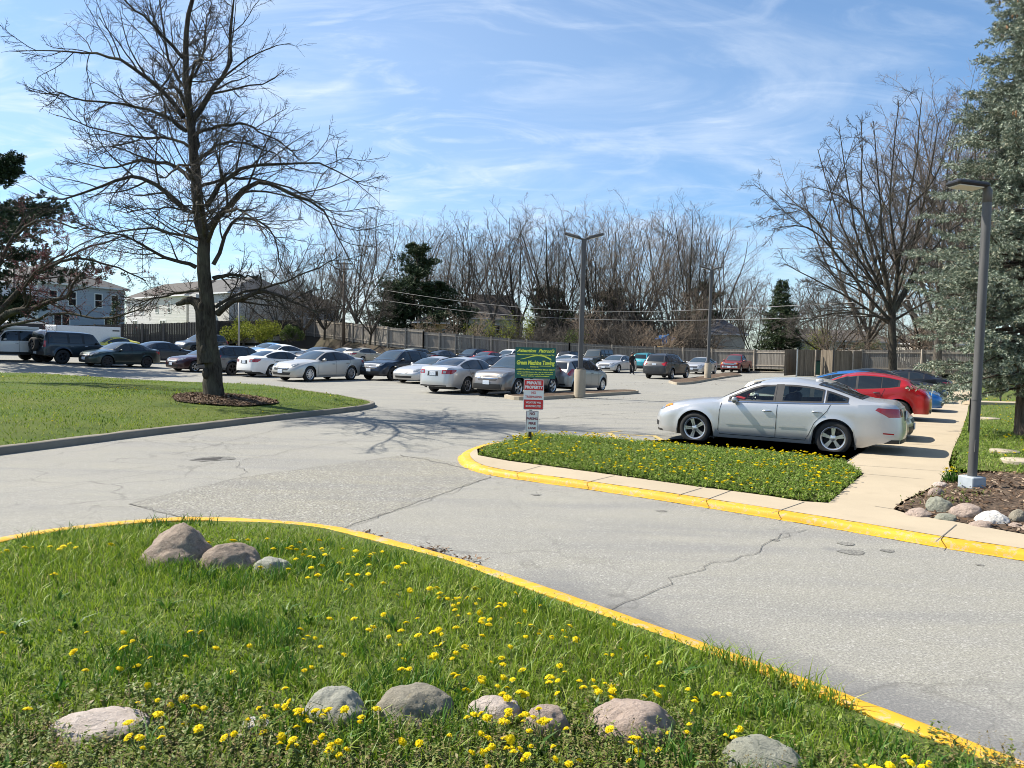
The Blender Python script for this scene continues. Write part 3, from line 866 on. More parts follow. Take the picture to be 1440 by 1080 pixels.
W5 = {}
def wheels(r, wd, style, mat=None):
    k = (round(r, 3), style, mat)
    if k not in W5:
        W5[k] = wheel_meshes(r, wd, style); W5[k][0].materials.append(M["tyre"]); W5[k][1].materials.append(M[mat or "rim"]); W5[k][1].materials.append(M["hub_dark"])
    return W5[k]
def plan_std(L, f=.66, b=.72): return [(0, f), (.06, f+.10), (.16, .88), (.4, .955), (.9, .985), (1.5, 1), (L-1.4, 1), (L-.7, .96), (L-.3, .89), (L-.1, b+.08), (L, b)]
def sedan(L=4.86, Hh=1.46, step=.06, clear=False, style="five", rim="rim", hero=False):
    k = L/4.86; hz = Hh/1.46
    S = lambda pts: [(q*k, z*hz) for q, z in pts]
    top = S([(0, .66), (.08, .75), (.25, .83), (.55, .90), (.95, .955), (1.35, 1.0), (1.55, 1.10), (1.85, 1.25), (2.15, 1.375), (2.45, 1.445), (2.8, 1.46), (3.15, 1.435), (3.5, 1.37), (3.85, 1.26), (4.15, 1.155), (4.35, 1.115), (4.6, 1.10), (4.78, 1.075), (4.86, 1.0)])
    belt = S([(0, .60), (.5, .76), (1.2, .90), (1.6, .925), (2.5, .955), (3.4, .985), (4.1, 1.02), (4.5, 1.03), (4.86, .93)])
    roof = [(0, .60), (.3*k, .70), (1.35*k, .735), (1.8*k, .665), (2.3*k, .59), (3.2*k, .575), (3.8*k, .61), (4.25*k, .70), (4.6*k, .72), (L, .62)]
    W = 1.855
    c = Car(L, W, top, belt, roof, plan_std(L), (.94*k, 3.69*k), .335, .19, step, flare=.014, zend=(.22, .30))
    q = lambda *a: [(x*k, z*hz) for x, z in a]
    o = dict(win=dict(q0=1.62*k, q1=3.93*k, posts=[(2.62*k, .11), (3.50*k, .035)]), clear=clear, windshield=(1.46*k, 2.20*k, .68, .54), rear=("top", 3.33*k, 4.16*k, .53, .64),
             wheels=wheels(.335, .21, style, rim),
             headlight=dict(ang=33, poly=[(.10, .66*hz), (.40, .69*hz), (.56, .80*hz), (.50, .83*hz), (.20, .775*hz)], amber=[(.43, .735*hz), (.56, .795*hz), (.50, .825*hz), (.40, .795*hz)] if hero else None),
             taillight=dict(ang=42, poly=[(-.06, .81*hz), (.36, .80*hz), (.56, .93*hz), (.52, .975*hz), (-.04, .955*hz)], clear=[(.0, .83*hz), (.10, .83*hz), (.12, .92*hz), (.0, .92*hz)]),
             front=[("grille", [(-.42, .52*hz), (.42, .52*hz), (.50, .60*hz), (.46, .68*hz), (-.46, .68*hz), (-.50, .60*hz)], "black"), ("chrome_bar", [(-.48, .595*hz), (.48, .595*hz), (.48, .625*hz), (-.48, .625*hz)], "chrome"), ("lower_grille", [(-.55, .30), (.55, .30), (.62, .42), (-.62, .42)], "black")],
             back=[("bumper_trim", [(-.66, .26), (.66, .26), (.64, .36), (-.64, .36)], "black"), ("plate_recess", [(-.27, .72*hz), (.27, .72*hz), (.24, .90*hz), (-.24, .90*hz)], "black")],
             plate_f=.46, plate_r=.81*hz, mirror=(1.78*k, .98*hz), handles=[(2.43*k, .80*hz), (3.38*k, .835*hz)], handle_mat="chrome" if hero else "black", seats=(2.42*k, 3.12*k),
             seams=[q((1.50, .92), (1.46, .75), (1.44, .35), (1.48, .26)), q((2.62, .94), (2.60, .28)), q((3.62, .99), (3.56, .86), (3.34, .62), (3.24, .38), (3.18, .28)), q((1.48, .265), (3.18, .265))] if True else None)
    if hero:
        o["corner"] = [("fog_recess", 1, 33, [(.14, .34), (.36, .34), (.40, .43), (.20, .45)], "black"), ("front_lip", 1, 33, [(-.30, .225), (.50, .225), (.50, .27), (-.30, .27)], "black"), ("rear_valance", -1, 42, [(-.45, .30), (.42, .30), (.30, .375), (-.45, .375)], "black"), ("side_reflector", -1, 42, [(.26, .47), (.44, .48), (.44, .505), (.26, .495)], "lens_red")]
        o["molding"] = [[(1.60, .50), (2.57, .52)], [(2.66, .52), (3.16, .53)]]; o["chrome_line"] = True
    return c, o
def suv(L=4.55, Hh=1.66, rails=True, step=.07, style="five", rim="rim", clear=False):
    k = L/4.55; hz = Hh/1.66
    S = lambda pts: [(q*k, z*hz) for q, z in pts]
    top = S([(0, .78), (.08, .90), (.25, .97), (.6, 1.03), (1.1, 1.085), (1.3, 1.16), (1.65, 1.37), (1.95, 1.54), (2.2, 1.62), (2.7, 1.66), (3.3, 1.65), (3.8, 1.60), (4.1, 1.54), (4.22, 1.42), (4.36, 1.20), (4.46, 1.05), (4.53, .98), (4.55, .90)])
    belt = S([(0, .66), (.5, .88), (1.2, 1.02), (2.5, 1.06), (3.6, 1.10), (4.2, 1.14), (4.55, .88)])
    roof = [(0, .62), (.3*k, .72), (1.2*k, .75), (1.8*k, .66), (2.3*k, .61), (3.4*k, .60), (4.1*k, .58), (4.35*k, .64), (L, .62)]
    c = Car(L, 1.83, top, belt, roof, plan_std(L, .72, .82), (.9*k, 3.53*k), .36, .25, step, arch=.07, flare=.03, zend=(.28, .36), kr=.02)
    q = lambda *a: [(x*k, z*hz) for x, z in a]
    o = dict(win=dict(q0=1.42*k, q1=4.02*k, posts=[(2.42*k, .10), (3.34*k, .08)], hi=.06), clear=clear, windshield=(1.24*k, 1.98*k, .68, .55), rear=("end", 1.12*hz, 1.49*hz, .60, .50),
             wheels=wheels(.36, .22, style, rim), headlight=dict(ang=32, poly=[(.08, .76*hz), (.42, .80*hz), (.56, .93*hz), (.46, .95*hz), (.14, .86*hz)]),
             taillight=dict(ang=40, poly=[(.18, .86*hz), (.40, .86*hz), (.50, 1.10*hz), (.40, 1.12*hz), (.05, .98*hz)]),
             front=[("grille", [(-.40, .62*hz), (.40, .62*hz), (.52, .78*hz), (-.52, .78*hz)], "black"), ("chrome_bar", [(-.50, .70*hz), (.50, .70*hz), (.51, .73*hz), (-.51, .73*hz)], "chrome"), ("lower_trim", [(-.66, .29), (.66, .29), (.70, .50), (-.70, .50)], "black")],
             back=[("bumper_trim", [(-.70, .36), (.70, .36), (.70, .52), (-.70, .52)], "black")], plate_f=.55, plate_r=.92*hz, mirror=(1.62*k, 1.11*hz), handles=[(2.28*k, .93*hz), (3.22*k, .96*hz)], handle_mat="black", seats=(2.2*k, 3.1*k), sill_trim=.13,
             seams=[q((1.36, .98), (1.34, .45)), q((2.42, 1.04), (2.42, .42)), q((3.34, 1.08), (3.2, .80), (3.02, .45))])
    if rails: o["rails"] = (2.1*k, 3.95*k)
    return c, o
def boxy(L=4.6, Hh=1.88, W=1.9):
    top = [(0, .98), (.06, 1.05), (.3, 1.10), (.9, 1.14), (1.25, 1.17), (1.33, 1.25), (1.62, 1.66), (1.75, 1.79), (2.0, 1.85), (2.6, 1.88), (L-.5, 1.87), (L-.2, 1.84), (L-.1, 1.72), (L-.03, 1.25), (L, 1.0)]
    belt = [(0, .86), (.5, 1.05), (1.2, 1.12), (2.5, 1.17), (L-.3, 1.18), (L, .95)]
    roof = [(0, .74), (1.2, .80), (1.7, .70), (2.2, .69), (L-.4, .69), (L, .70)]
    plan = [(0, .86), (.06, .93), (.2, .975), (.8, 1), (L-.6, 1), (L-.15, .97), (L-.05, .93), (L, .88)]
    c = Car(L, W, top, belt, roof, plan, (.86, L-1.0), .41, .40, .07, crown=[(0, .03), (1.2, .04), (2, .07), (L-.3, .06), (L, .03)], kf=.04, kr=.02, arch=.09, flare=.05, zend=(.45, .48), tuck=.97)
    o = dict(win=dict(q0=1.52, q1=L-.22, posts=[(2.42, .13), (3.28, .13)], lo=.03, hi=.085), windshield=(1.30, 1.70, .74, .66), rear=("end", 1.22, 1.64, .62, .58), wheels=wheels(.41, .26, "truck", "rim_dark"),
             headlight=dict(ang=5, poly=[(.44, .84), (.68, .84), (.68, 1.0), (.44, 1.0)]), taillight=dict(ang=30, poly=[(.36, .95), (.50, .95), (.50, 1.30), (.36, 1.30)]),
             front=[("grille", [(-.45, .84), (.45, .84), (.45, .99), (-.45, .99)], "chrome"), ("bumper_trim", [(-.80, .48), (.80, .48), (.80, .70), (-.80, .70)], "black")], back=[("bumper_trim", [(-.80, .50), (.80, .50), (.80, .68), (-.80, .68)], "black")],
             plate_f=.62, plate_r=.60, mirror=(1.62, 1.24), handles=[(2.26, 1.04), (3.12, 1.04)], handle_mat="chrome", seats=(2.2, 3.1), sill_trim=.16,
             seams=[[(1.40, 1.10), (1.40, .55)], [(2.42, 1.14), (2.42, .5)], [(3.30, 1.14), (3.15, .8), (3.05, .55)]])
    return c, o
def hatch(L=3.85, Hh=1.52, sport=False, clear=False, rim="rim", style="ten"):
    if sport:
        top = [(0, .64), (.1, .76), (.4, .86), (.9, .945), (1.25, .995), (1.5, 1.13), (1.9, 1.32), (2.25, 1.42), (2.6, 1.455), (3.1, 1.43), (3.55, 1.345), (3.78, 1.28), (3.9, 1.19), (4.1, 1.08), (4.25, .99), (4.33, .93), (4.37, .83)]
        belt = [(0, .58), (.5, .76), (1.2, .90), (2.4, .95), (3.3, 1.02), (3.8, 1.09), (4.37, .84)]
        L = 4.37; ax = (.94, 3.58); q1 = 3.55; posts = [(2.45, .07), (3.12, .03)]; rear = ("end", 1.04, 1.22, .54, .46); tl = [(.10, .86), (.44, .85), (.58, .97), (.50, 1.02), (.12, .95)]
    else:
        top = [(0, .68), (.1, .82), (.4, .93), (.8, 1.02), (1.05, 1.12), (1.4, 1.33), (1.75, 1.47), (2.1, 1.52), (2.7, 1.50), (3.3, 1.44), (3.48, 1.38), (3.62, 1.18), (3.72, 1.02), (3.8, .92), (3.85, .82)]
        belt = [(0, .62), (.4, .80), (1.0, .93), (2.2, 1.0), (3.2, 1.06), (3.85, .80)]
        ax = (.76, 3.22); q1 = 3.28; posts = [(2.0, .10), (2.78, .07)]; rear = ("end", 1.05, 1.33, .55, .47); tl = [(.22, .76), (.42, .78), (.50, 1.04), (.38, 1.06), (.14, .84)]
    roof = [(0, .58), (.3, .68), (1.1, .71), (1.6, .63), (2.1, .575), (3.0, .56), (L-.4, .55), (L-.2, .60), (L, .58)]
    W = 1.79 if sport else 1.70
    c = Car(L, W, top, belt, roof, plan_std(L, .72, .80), ax, .335 if sport else .30, .19, .06, flare=.02, zend=(.22, .30), kr=.03)
    a0 = ax[0]
    o = dict(win=dict(q0=(1.46 if sport else 1.16), q1=q1, posts=posts), clear=clear, windshield=((1.34, 1.98, .64, .53) if sport else (1.04, 1.62, .62, .52)), rear=rear, wheels=wheels(c.r, .21, style, rim),
             headlight=dict(ang=36, poly=[(.10, .66), (.40, .70), (.54, .82), (.46, .85), (.16, .76)]), taillight=dict(ang=42, poly=tl),
             front=[("grille", [(-.35, .52), (.35, .52), (.40, .62), (-.40, .62)], "black"), ("lower_grille", [(-.55, .26), (.55, .26), (.62, .44), (-.62, .44)], "black")], back=[("bumper_trim", [(-.60, .28), (.60, .28), (.60, .42), (-.60, .42)], "black")],
             plate_f=.42, plate_r=.80, mirror=((1.62 if sport else 1.30), (.985 if sport else 1.03)), handles=[((2.25 if sport else 1.86), .82 if sport else .86), ((3.0 if sport else 2.66), .87 if sport else .89)], handle_mat="black", seats=(2.2, 2.95) if sport else (1.9, 2.6),
             seams=[[(a0+.5, .88), (a0+.48, .30)], [(posts[0][0], .96), (posts[0][0]-.02, .27)], [(posts[1][0]+.1, 1.0), (posts[1][0]+.0, .75), (posts[1][0]-.25, .30)]])
    return c, o
def coupe():
    L = 4.55
    top = [(0, .56), (.1, .68), (.4, .78), (.9, .87), (1.4, .93), (1.7, 1.06), (2.1, 1.23), (2.5, 1.33), (2.85, 1.355), (3.2, 1.32), (3.6, 1.21), (4.0, 1.08), (4.3, 1.01), (4.48, .98), (4.55, .88)]
    belt = [(0, .50), (.5, .70), (1.4, .85), (2.6, .90), (3.6, .96), (4.2, .97), (4.55, .82)]
    roof = [(0, .55), (.3, .66), (1.4, .71), (1.9, .62), (2.4, .53), (3.1, .52), (3.8, .60), (4.2, .67), (L, .58)]
    c = Car(L, 1.84, top, belt, roof, plan_std(L), (.93, 3.5), .33, .18, .065, flare=.025, zend=(.2, .28))
    o = dict(win=dict(q0=1.75, q1=3.45, posts=[(2.9, .08)]), windshield=(1.55, 2.3, .66, .49), rear=("top", 3.05, 4.05, .48, .60), wheels=wheels(.33, .21, "ten"),
             headlight=dict(ang=34, poly=[(.16, .58), (.40, .60), (.56, .72), (.44, .74), (.20, .66)]), taillight=dict(ang=40, poly=[(.02, .76), (.36, .76), (.52, .86), (.0, .86)]),
             front=[("grille", [(-.42, .50), (-.08, .50), (-.08, .56), (-.40, .56)], "black"), ("grille", [(.08, .50), (.42, .50), (.40, .56), (.08, .56)], "black"), ("lower_grille", [(-.50, .28), (.50, .28), (.52, .38), (-.52, .38)], "black")],
             back=[("bumper_trim", [(-.60, .26), (.60, .26), (.60, .36), (-.60, .36)], "black")], plate_f=.42, plate_r=.7, front_plate=False, mirror=(1.88, .92), handles=[(2.72, .78)], handle_mat="black", seats=(2.4, 3.0),
             seams=[[(1.55, .84), (1.52, .30)], [(2.9, .90), (2.85, .6), (2.75, .28)]])
    return c, o
def pickup():
    L = 4.9
    top = [(0, .86), (.06, .98), (.3, 1.03), (.8, 1.07), (1.2, 1.11), (1.35, 1.20), (1.7, 1.5), (1.9, 1.64), (2.1, 1.70), (2.6, 1.71), (2.95, 1.68), (3.04, 1.50), (3.10, 1.12), (3.2, 1.10), (4.8, 1.10), (4.9, 1.02)]
    belt = [(0, .76), (.5, .94), (1.2, 1.03), (3.1, 1.06), (L, 1.02)]
    roof = [(0, .66), (1.2, .74), (1.8, .62), (2.2, .58), (2.95, .58), (3.12, .74), (L, .76)]
    plan = [(0, .80), (.06, .88), (.2, .95), (.7, 1), (L-.3, 1), (L-.05, .97), (L, .94)]
    c = Car(L, 1.78, top, belt, roof, plan, (.82, 3.75), .36, .36, .06, crown=[(0, .03), (1.2, .04), (2.2, .07), (2.95, .05), (3.2, .015), (L, .015)], kf=.05, kr=.0, arch=.08, flare=.03, zend=(.38, .45))
    o = dict(win=dict(q0=1.52, q1=2.92, posts=[(2.50, .08)]), windshield=(1.30, 1.86, .66, .55), rear=None, wheels=wheels(.36, .23, "truck"),
             headlight=dict(ang=5, poly=[(.34, .78), (.62, .80), (.62, .96), (.34, .93)], amber=[(.58, .80), (.70, .82), (.70, .94), (.58, .92)]), taillight=dict(ang=5, poly=[(.52, .72), (.68, .72), (.68, .98), (.52, .98)]),
             front=[("grille", [(-.46, .70), (.46, .70), (.46, .90), (-.46, .90)], "black"), ("chrome_bar", [(-.47, .78), (.47, .78), (.47, .83), (-.47, .83)], "chrome"), ("bumper", [(-.76, .46), (.76, .46), (.76, .64), (-.76, .64)], "chrome")],
             back=[("bumper", [(-.76, .48), (.76, .48), (.76, .62), (-.76, .62)], "chrome")], plate_f=.55, plate_r=.55, mirror=(1.62, 1.12), handles=[(2.38, .94)], handle_mat="black", seats=(2.2,), sill_trim=.1,
             seams=[[(1.35, 1.0), (1.33, .48)], [(2.55, 1.04), (2.52, .45)], [(3.12, 1.05), (3.12, .42)]])
    return c, o
# ------------------------------------------------------------------ sky and light
w = bpy.data.worlds.new("World"); sc.world = w; w.use_nodes = True
wt = w.node_tree; bg = wt.nodes["Background"]
sky = wt.nodes.new("ShaderNodeTexSky"); sky.sky_type = 'NISHITA'; sky.sun_disc = False
sky.sun_elevation = SUN_EL; sky.sun_rotation = math.atan2(SUN_H.x, SUN_H.y); sky.altitude = 150; sky.air_density = 1.0; sky.dust_density = .6; sky.ozone_density = 1.6
def wn(t, **k):
    n = wt.nodes.new(t)
    for a, b in k.items(): setattr(n, a, b)
    return n
tc = wn("ShaderNodeTexCoord"); sx = wn("ShaderNodeSeparateXYZ"); wt.links.new(tc.outputs["Generated"], sx.inputs[0])
def wm(op, a, b):
    n = wn("ShaderNodeMath", operation=op)
    for i, v in enumerate((a, b)):
        if isinstance(v, (int, float)): n.inputs[i].default_value = v
        else: wt.links.new(v, n.inputs[i])
    return n.outputs[0]
zz = wm("ADD", wm("MAXIMUM", sx.outputs[2], 0.0), .22)
cb = wn("ShaderNodeCombineXYZ"); wt.links.new(wm("DIVIDE", sx.outputs[0], zz), cb.inputs[0]); wt.links.new(wm("DIVIDE", sx.outputs[1], zz), cb.inputs[1])
def cloud(scale, rot, nscale, det, dist, lo, hi, amt, loc=(0, 0, 0)):
    mp = wn("ShaderNodeMapping"); mp.inputs["Scale"].default_value = scale; mp.inputs["Rotation"].default_value = (0, 0, R(rot)); mp.inputs["Location"].default_value = loc
    wt.links.new(cb.outputs[0], mp.inputs[0])
    n = wn("ShaderNodeTexNoise"); n.inputs["Scale"].default_value = nscale; n.inputs["Detail"].default_value = det; n.inputs["Roughness"].default_value = .58; n.inputs["Distortion"].default_value = dist
    wt.links.new(mp.outputs[0], n.inputs["Vector"])
    r_ = wn("ShaderNodeMapRange", interpolation_type="SMOOTHSTEP"); r_.inputs[1].default_value = lo; r_.inputs[2].default_value = hi; r_.inputs[4].default_value = amt
    wt.links.new(n.outputs["Fac"], r_.inputs[0]); return r_.outputs[0]
c1 = cloud((.6, 1.25, 1), 34, 1.6, 10, 1.7, .44, .80, .72, (3.2, .7, 0))
c2 = cloud((.9, 2.2, 1), 62, 2.4, 10, 2.6, .46, .82, .42, (1, 5, 0))
c3 = cloud((.5, .7, 1), 0, .7, 3, .3, .36, .72, .75, (2, 2.0, 0))
side = wn("ShaderNodeMapRange"); wt.links.new(sx.outputs[0], side.inputs[0]); side.inputs[1].default_value = .5; side.inputs[2].default_value = -.5; side.inputs[3].default_value = .35; side.inputs[4].default_value = 1
cf = wm("MULTIPLY", wm("ADD", wm("MULTIPLY", wm("ADD", c1, c2), 1.0), wm("MULTIPLY", c3, .45)), side.outputs[0])
cfc = wn("ShaderNodeClamp"); wt.links.new(cf, cfc.inputs[0]); cfc.inputs[2].default_value = .85
mx = wn("ShaderNodeMix", data_type="RGBA"); wt.links.new(cfc.outputs[0], mx.inputs[0])
hs = wn("ShaderNodeHueSaturation"); wt.links.new(sky.outputs[0], hs.inputs["Color"]); hs.inputs["Saturation"].default_value = 1.22; hs.inputs["Value"].default_value = 1.0
hz = wn("ShaderNodeMapRange"); wt.links.new(sx.outputs[2], hz.inputs[0]); hz.inputs[1].default_value = .0; hz.inputs[2].default_value = .34; hz.inputs[3].default_value = 1; hz.inputs[4].default_value = 0
tn = wn("ShaderNodeMix", data_type="RGBA", blend_type="MULTIPLY"); wt.links.new(hz.outputs[0], tn.inputs[0]); wt.links.new(hs.outputs[0], tn.inputs[6]); tn.inputs[7].default_value = (.66, .80, .98, 1)
wt.links.new(tn.outputs[2], mx.inputs[6]); mx.inputs[7].default_value = (5.6, 6.1, 6.7, 1)
wt.links.new(mx.outputs[2], bg.inputs[0]); bg.inputs[1].default_value = .085
sl = bpy.data.lights.new("sun", "SUN"); sl.energy = 4.6; sl.angle = R(.5); sl.color = (1, .94, .83)
so = bpy.data.objects.new("sun", sl); COL.objects.link(so); so.location = SUN*40; so.rotation_euler = SUN.to_track_quat('Z', 'Y').to_euler()
sc.cycles.filter_width = .95
sc.view_settings.view_transform = 'Standard'; sc.view_settings.look = 'None'; sc.view_settings.exposure = 1.12; sc.view_settings.gamma = 1

# ------------------------------------------------------------------ ground sheets
def ground():
    xs = np.concatenate([[-2500, -800, -300, -150], np.arange(-100, 101, 2.5), [150, 300, 800, 2500]])
    ys = np.concatenate([[-600, -120, -30], np.arange(-6, 121, 2.5), [140, 200, 400, 900, 2900]])
    v = []; f = []
    for y in ys:
        for x in xs: v.append((x, y, gz(x, y)))
    nx = len(xs)
    for j in range(len(ys)-1):
        for i in range(nx-1): f.append((j*nx+i, j*nx+i+1, (j+1)*nx+i+1, (j+1)*nx+i))
    me = mesh_np("asphalt_ground", v, f, True); return tag(link("asphalt_road", me, M["asphalt"]), kind="structure")
ground()
px = lambda L_, z=0.0: [G(a, b, z) for a, b in L_]
def sheet(poly, z, name, mat, cell=3.0, kind="structure"):
    me = fill_poly(poly, cell, lambda x, y, d: z, name); return tag(link(name, me, mat), kind=kind)
def wobble(poly, a=.04, step=.25):
    out = []
    for p, q in zip(poly, poly[1:]+poly[:1]):
        n = max(1, int((q-p).length/step))
        for i in range(n): out.append(p+(q-p)*i/n+Vector((rnd.gauss(0, a), rnd.gauss(0, a), 0)))
    return out
sheet(wobble(px([(180, 709), (330, 673), (560, 641), (600, 643), (650, 652), (690, 671), (560, 716), (480, 744), (380, 741), (250, 727)]), .012), .004, "asphalt_patch", M["patch"])

# front bed kerb and lawn
FK = px([(-420, 905), (-200, 830), (-60, 785), (0, 767), (90, 752), (180, 742), (265, 737), (350, 739), (450, 747), (500, 756), (565, 773), (640, 795), (720, 821), (800, 849), (895, 884), (1010, 926), (1130, 970), (1245, 1015), (1370, 1064), (1560, 1140)])
fkl = smooth_line(FK, .12)
KH = .085
kp = lambda h, wd: [(0, -.02), (.0, h-.03), (-.012, h-.008), (-.035, h), (-wd+.02, h), (-wd, h-.01), (-wd, -.02)]
tag(sweep(fkl, kp(KH, .15), "front_kerb", [M["yellow"]], jit=.0015), kind="structure")
inner = offset_line(fkl, -.14)
front_poly = [p for p in inner]+[Vector((9, -1, 0)), Vector((-14, -1, 0))]
def front_z(x, y, d):
    return KH-.015+.16*(1-math.exp(-d/1.3))+.02*math.sin(x*2.1)*math.sin(y*1.7)
_fp = [(p.x, p.y) for p in inner]+[(9, -1), (-14, -1)]
_FP = np.array(_fp[:len(inner)]); 
def front_h(V):
    """height of the front lawn at points (n,2)"""
    d = edge_dist(V, _FP[:-1], _FP[1:])
    return KH-.015+.16*(1-np.exp(-d/1.3))+.02*np.sin(V[:, 0]*2.1)*np.sin(V[:, 1]*1.7), d
def lawn_mesh(poly, cell, edge, zf, name, mat):
    me = fill_poly(poly, cell, lambda x, y, d: 0, name); n = len(me.vertices)
    co = np.zeros(n*3, np.float32); me.vertices.foreach_get("co", co); co = co.reshape(-1, 3)
    co[:, 2] = zf(co[:, :2].astype(float)); me.vertices.foreach_set("co", co.ravel()); me.update()
    return tag(link(name, me, mat), kind="structure")
lawn_mesh(front_poly, .3, None, lambda V: front_h(V)[0], "front_lawn", M["lawn_soil"])
# tree lawn with plain kerb
TK = px([(-500, 715), (-250, 672), (-80, 651), (0, 640), (100, 627), (200, 614), (300, 602), (400, 590), (470, 582), (510, 577)])
TKb = [G(524, 573.5), G(528, 571), G(520, 568)]+[G(a, b, .0) for a, b in [(500, 564.5), (470, 559), (430, 553), (380, 547)]]
far_edge = [Vector((-13.8, 32.5, 0)), Vector((-20, 35, 0)), Vector((-26, 36.5, 0)), Vector((-38, 38, 0))]
tkl = smooth_line(TK+TKb+far_edge, .3)
tag(sweep(tkl, [(0, -.02), (.01, .10), (.03, .125), (.06, .135), (.15, .135), (.165, .08), (.165, -.02)], "lawn_kerb", [M["kerb"]], jit=.004), kind="structure")
tin = offset_line(tkl, .155); _TP = np.array([(p.x, p.y) for p in tin])
def tree_h(V):
    d = edge_dist(V, _TP[:-1], _TP[1:])
    return .115+.34*(1-np.exp(-d/3.0))+.03*np.sin(V[:, 0]*.9+1)*np.sin(V[:, 1]*.8), d
tree_poly = [Vector((p.x, p.y, 0)) for p in tin]+[Vector((-45, 36, 0)), Vector((-45, 8, 0))]
lawn_mesh(tree_poly, .6, None, lambda V: tree_h(V)[0], "tree_lawn", M["tree_lawn"])

# island: yellow kerb, concrete strip, weeds
IKO = px([(702, 626.5), (680, 629.5), (662, 635), (650, 641), (647, 646), (652, 654), (664, 661), (682, 666), (715, 672), (815, 686), (915, 701), (1000, 714.5), (1080, 727.5), (1190, 746), (1315, 768), (1440, 788), (1600, 815), (1800, 850)])
ikl = smooth_line(IKO, .12); IH = .075
tag(sweep(ikl, [(-.045, .004), (0, .008), (.012, IH-.03), (.03, IH-.008), (.05, IH), (.17, IH+.004), (.175, IH-.01), (.175, -.02), (-.045, -.02)], "island_kerb", [M["yellow"]], jit=.0015), kind="structure")
iin = offset_line(ikl, .17)
WZ = IH+.008
# sidewalk sheet (one slab outline: strip along the kerb plus the walk past the parked cars)
walk_left = px([(1190, 651), (1214, 634), (1252, 603), (1283, 576), (1308, 555), (1322, 543), (1336, 531)], WZ)
walk_right = px([(1368, 530), (1366, 545), (1364, 560), (1360, 582), (1352, 607), (1340, 632), (1334, 652), (1338, 668), (1300, 690), (1268, 705), (1256, 716), (1278, 723), (1340, 733), (1440, 751), (1600, 778), (1800, 814)], WZ)
i0 = min(range(len(iin)), key=lambda i: (iin[i]-G(668, 637)).length)
strip_in = [Vector((p.x, p.y, 0)) for p in iin[i0:]]
wpoly = [Vector((p.x, p.y, 0)) for p in strip_in]+[Vector((p.x, p.y, 0)) for p in walk_right[::-1]]+[Vector((p.x, p.y, 0)) for p in walk_left[::-1]]
grass_top = px([(1190, 652), (1110, 641.5), (1000, 633), (850, 619), (742, 612.5), (700, 626)], WZ)
grass_low = px([(672, 640), (715, 648), (765, 654.5), (865, 668), (965, 682), (1080, 697), (1130, 705), (1165, 707), (1190, 686), (1215, 666), (1190, 652)], WZ)
wpoly += [Vector((p.x, p.y, 0)) for p in grass_low[::-1]]
sheet(wpoly, WZ, "sidewalk", M["walk"], 2.0)
wk = MB()                                         # edge of the raised walk towards the parked cars
for a, b in zip(walk_left[:-1], walk_left[1:]): wk.quad((a.x, a.y, WZ-.002), (a.x, a.y, -.02), (b.x, b.y, -.02), (b.x, b.y, WZ-.002))
tag(wk.build("sidewalk_edge", M["walk"]), kind="structure")
igrass = [Vector((p.x, p.y, 0)) for p in grass_top[:-1]]+[Vector((p.x, p.y, 0)) for p in [G(702, 626, IH), G(680, 632, IH)]]+[Vector((p.x, p.y, 0)) for p in grass_low[:-1]]
_IG = np.array([(p.x, p.y) for p in igrass])
def isl_h(V):
    d = edge_dist(V, _IG, np.roll(_IG, -1, 0)); return IH-.01+.10*(1-np.exp(-d/.5)), d
lawn_mesh(igrass, .25, None, lambda V: isl_h(V)[0], "island_soil", M["lawn_soil"])
ib = MB(); gt = grass_top[:-1]+[G(702, 626, IH)]
for a, b in zip(gt[:-1], gt[1:]):
    ib.quad((a.x, a.y, IH+.03), (a.x, a.y, -.02), (b.x, b.y, -.02), (b.x, b.y, IH+.03))
    ib.quad((a.x, a.y, IH+.03), (b.x, b.y, IH+.03), (b.x-.05, b.y-.12, IH+.03), (a.x-.05, a.y-.12, IH+.03))
tag(ib.build("island_back_kerb", M["kerb"]), kind="structure")
# right bed: mulch near, weedy grass behind
rb_in = walk_right[:16]
rb = [Vector((p.x, p.y, 0)) for p in px([(1338, 668), (1300, 690), (1268, 705), (1256, 716), (1278, 723), (1340, 733), (1440, 751), (1600, 778), (1800, 814)], WZ)]+[Vector((14, 8.5, 0)), Vector((13.5, 10.6, 0)), Vector((p := G(1440, 668, WZ)).to_2d().to_3d()), Vector(G(1390, 664, WZ).to_2d().to_3d())]
_RB = np.array([(p.x, p.y) for p in rb])
def bed_h(V):
    d = edge_dist(V, _RB, np.roll(_RB, -1, 0)); return WZ-.01+.13*(1-np.exp(-d/.5)), d
lawn_mesh(rb, .25, None, lambda V: bed_h(V)[0], "mulch_bed", M["mulch"])
rg = [Vector((p.x, p.y, 0)) for p in px([(1368, 530), (1366, 545), (1364, 560), (1360, 582), (1352, 607), (1340, 632), (1334, 652), (1338, 667)], WZ)]+[Vector((*G(1390, 663, WZ).to_2d(), 0)), Vector((*G(1440, 667, WZ).to_2d(), 0)), Vector((13.5, 10.7, 0)), Vector((30, 10.7, 0)), Vector((48, 42, 0)), Vector((30, 42, 0))]
_RG = np.array([(p.x, p.y) for p in rg])
def rg_h(V):
    d = edge_dist(V, _RG, np.roll(_RG, -1, 0)); return WZ-.012+.14*(1-np.exp(-d/1.2)), d
lawn_mesh(rg, .5, None, lambda V: rg_h(V)[0], "side_lawn", M["lawn_soil"])
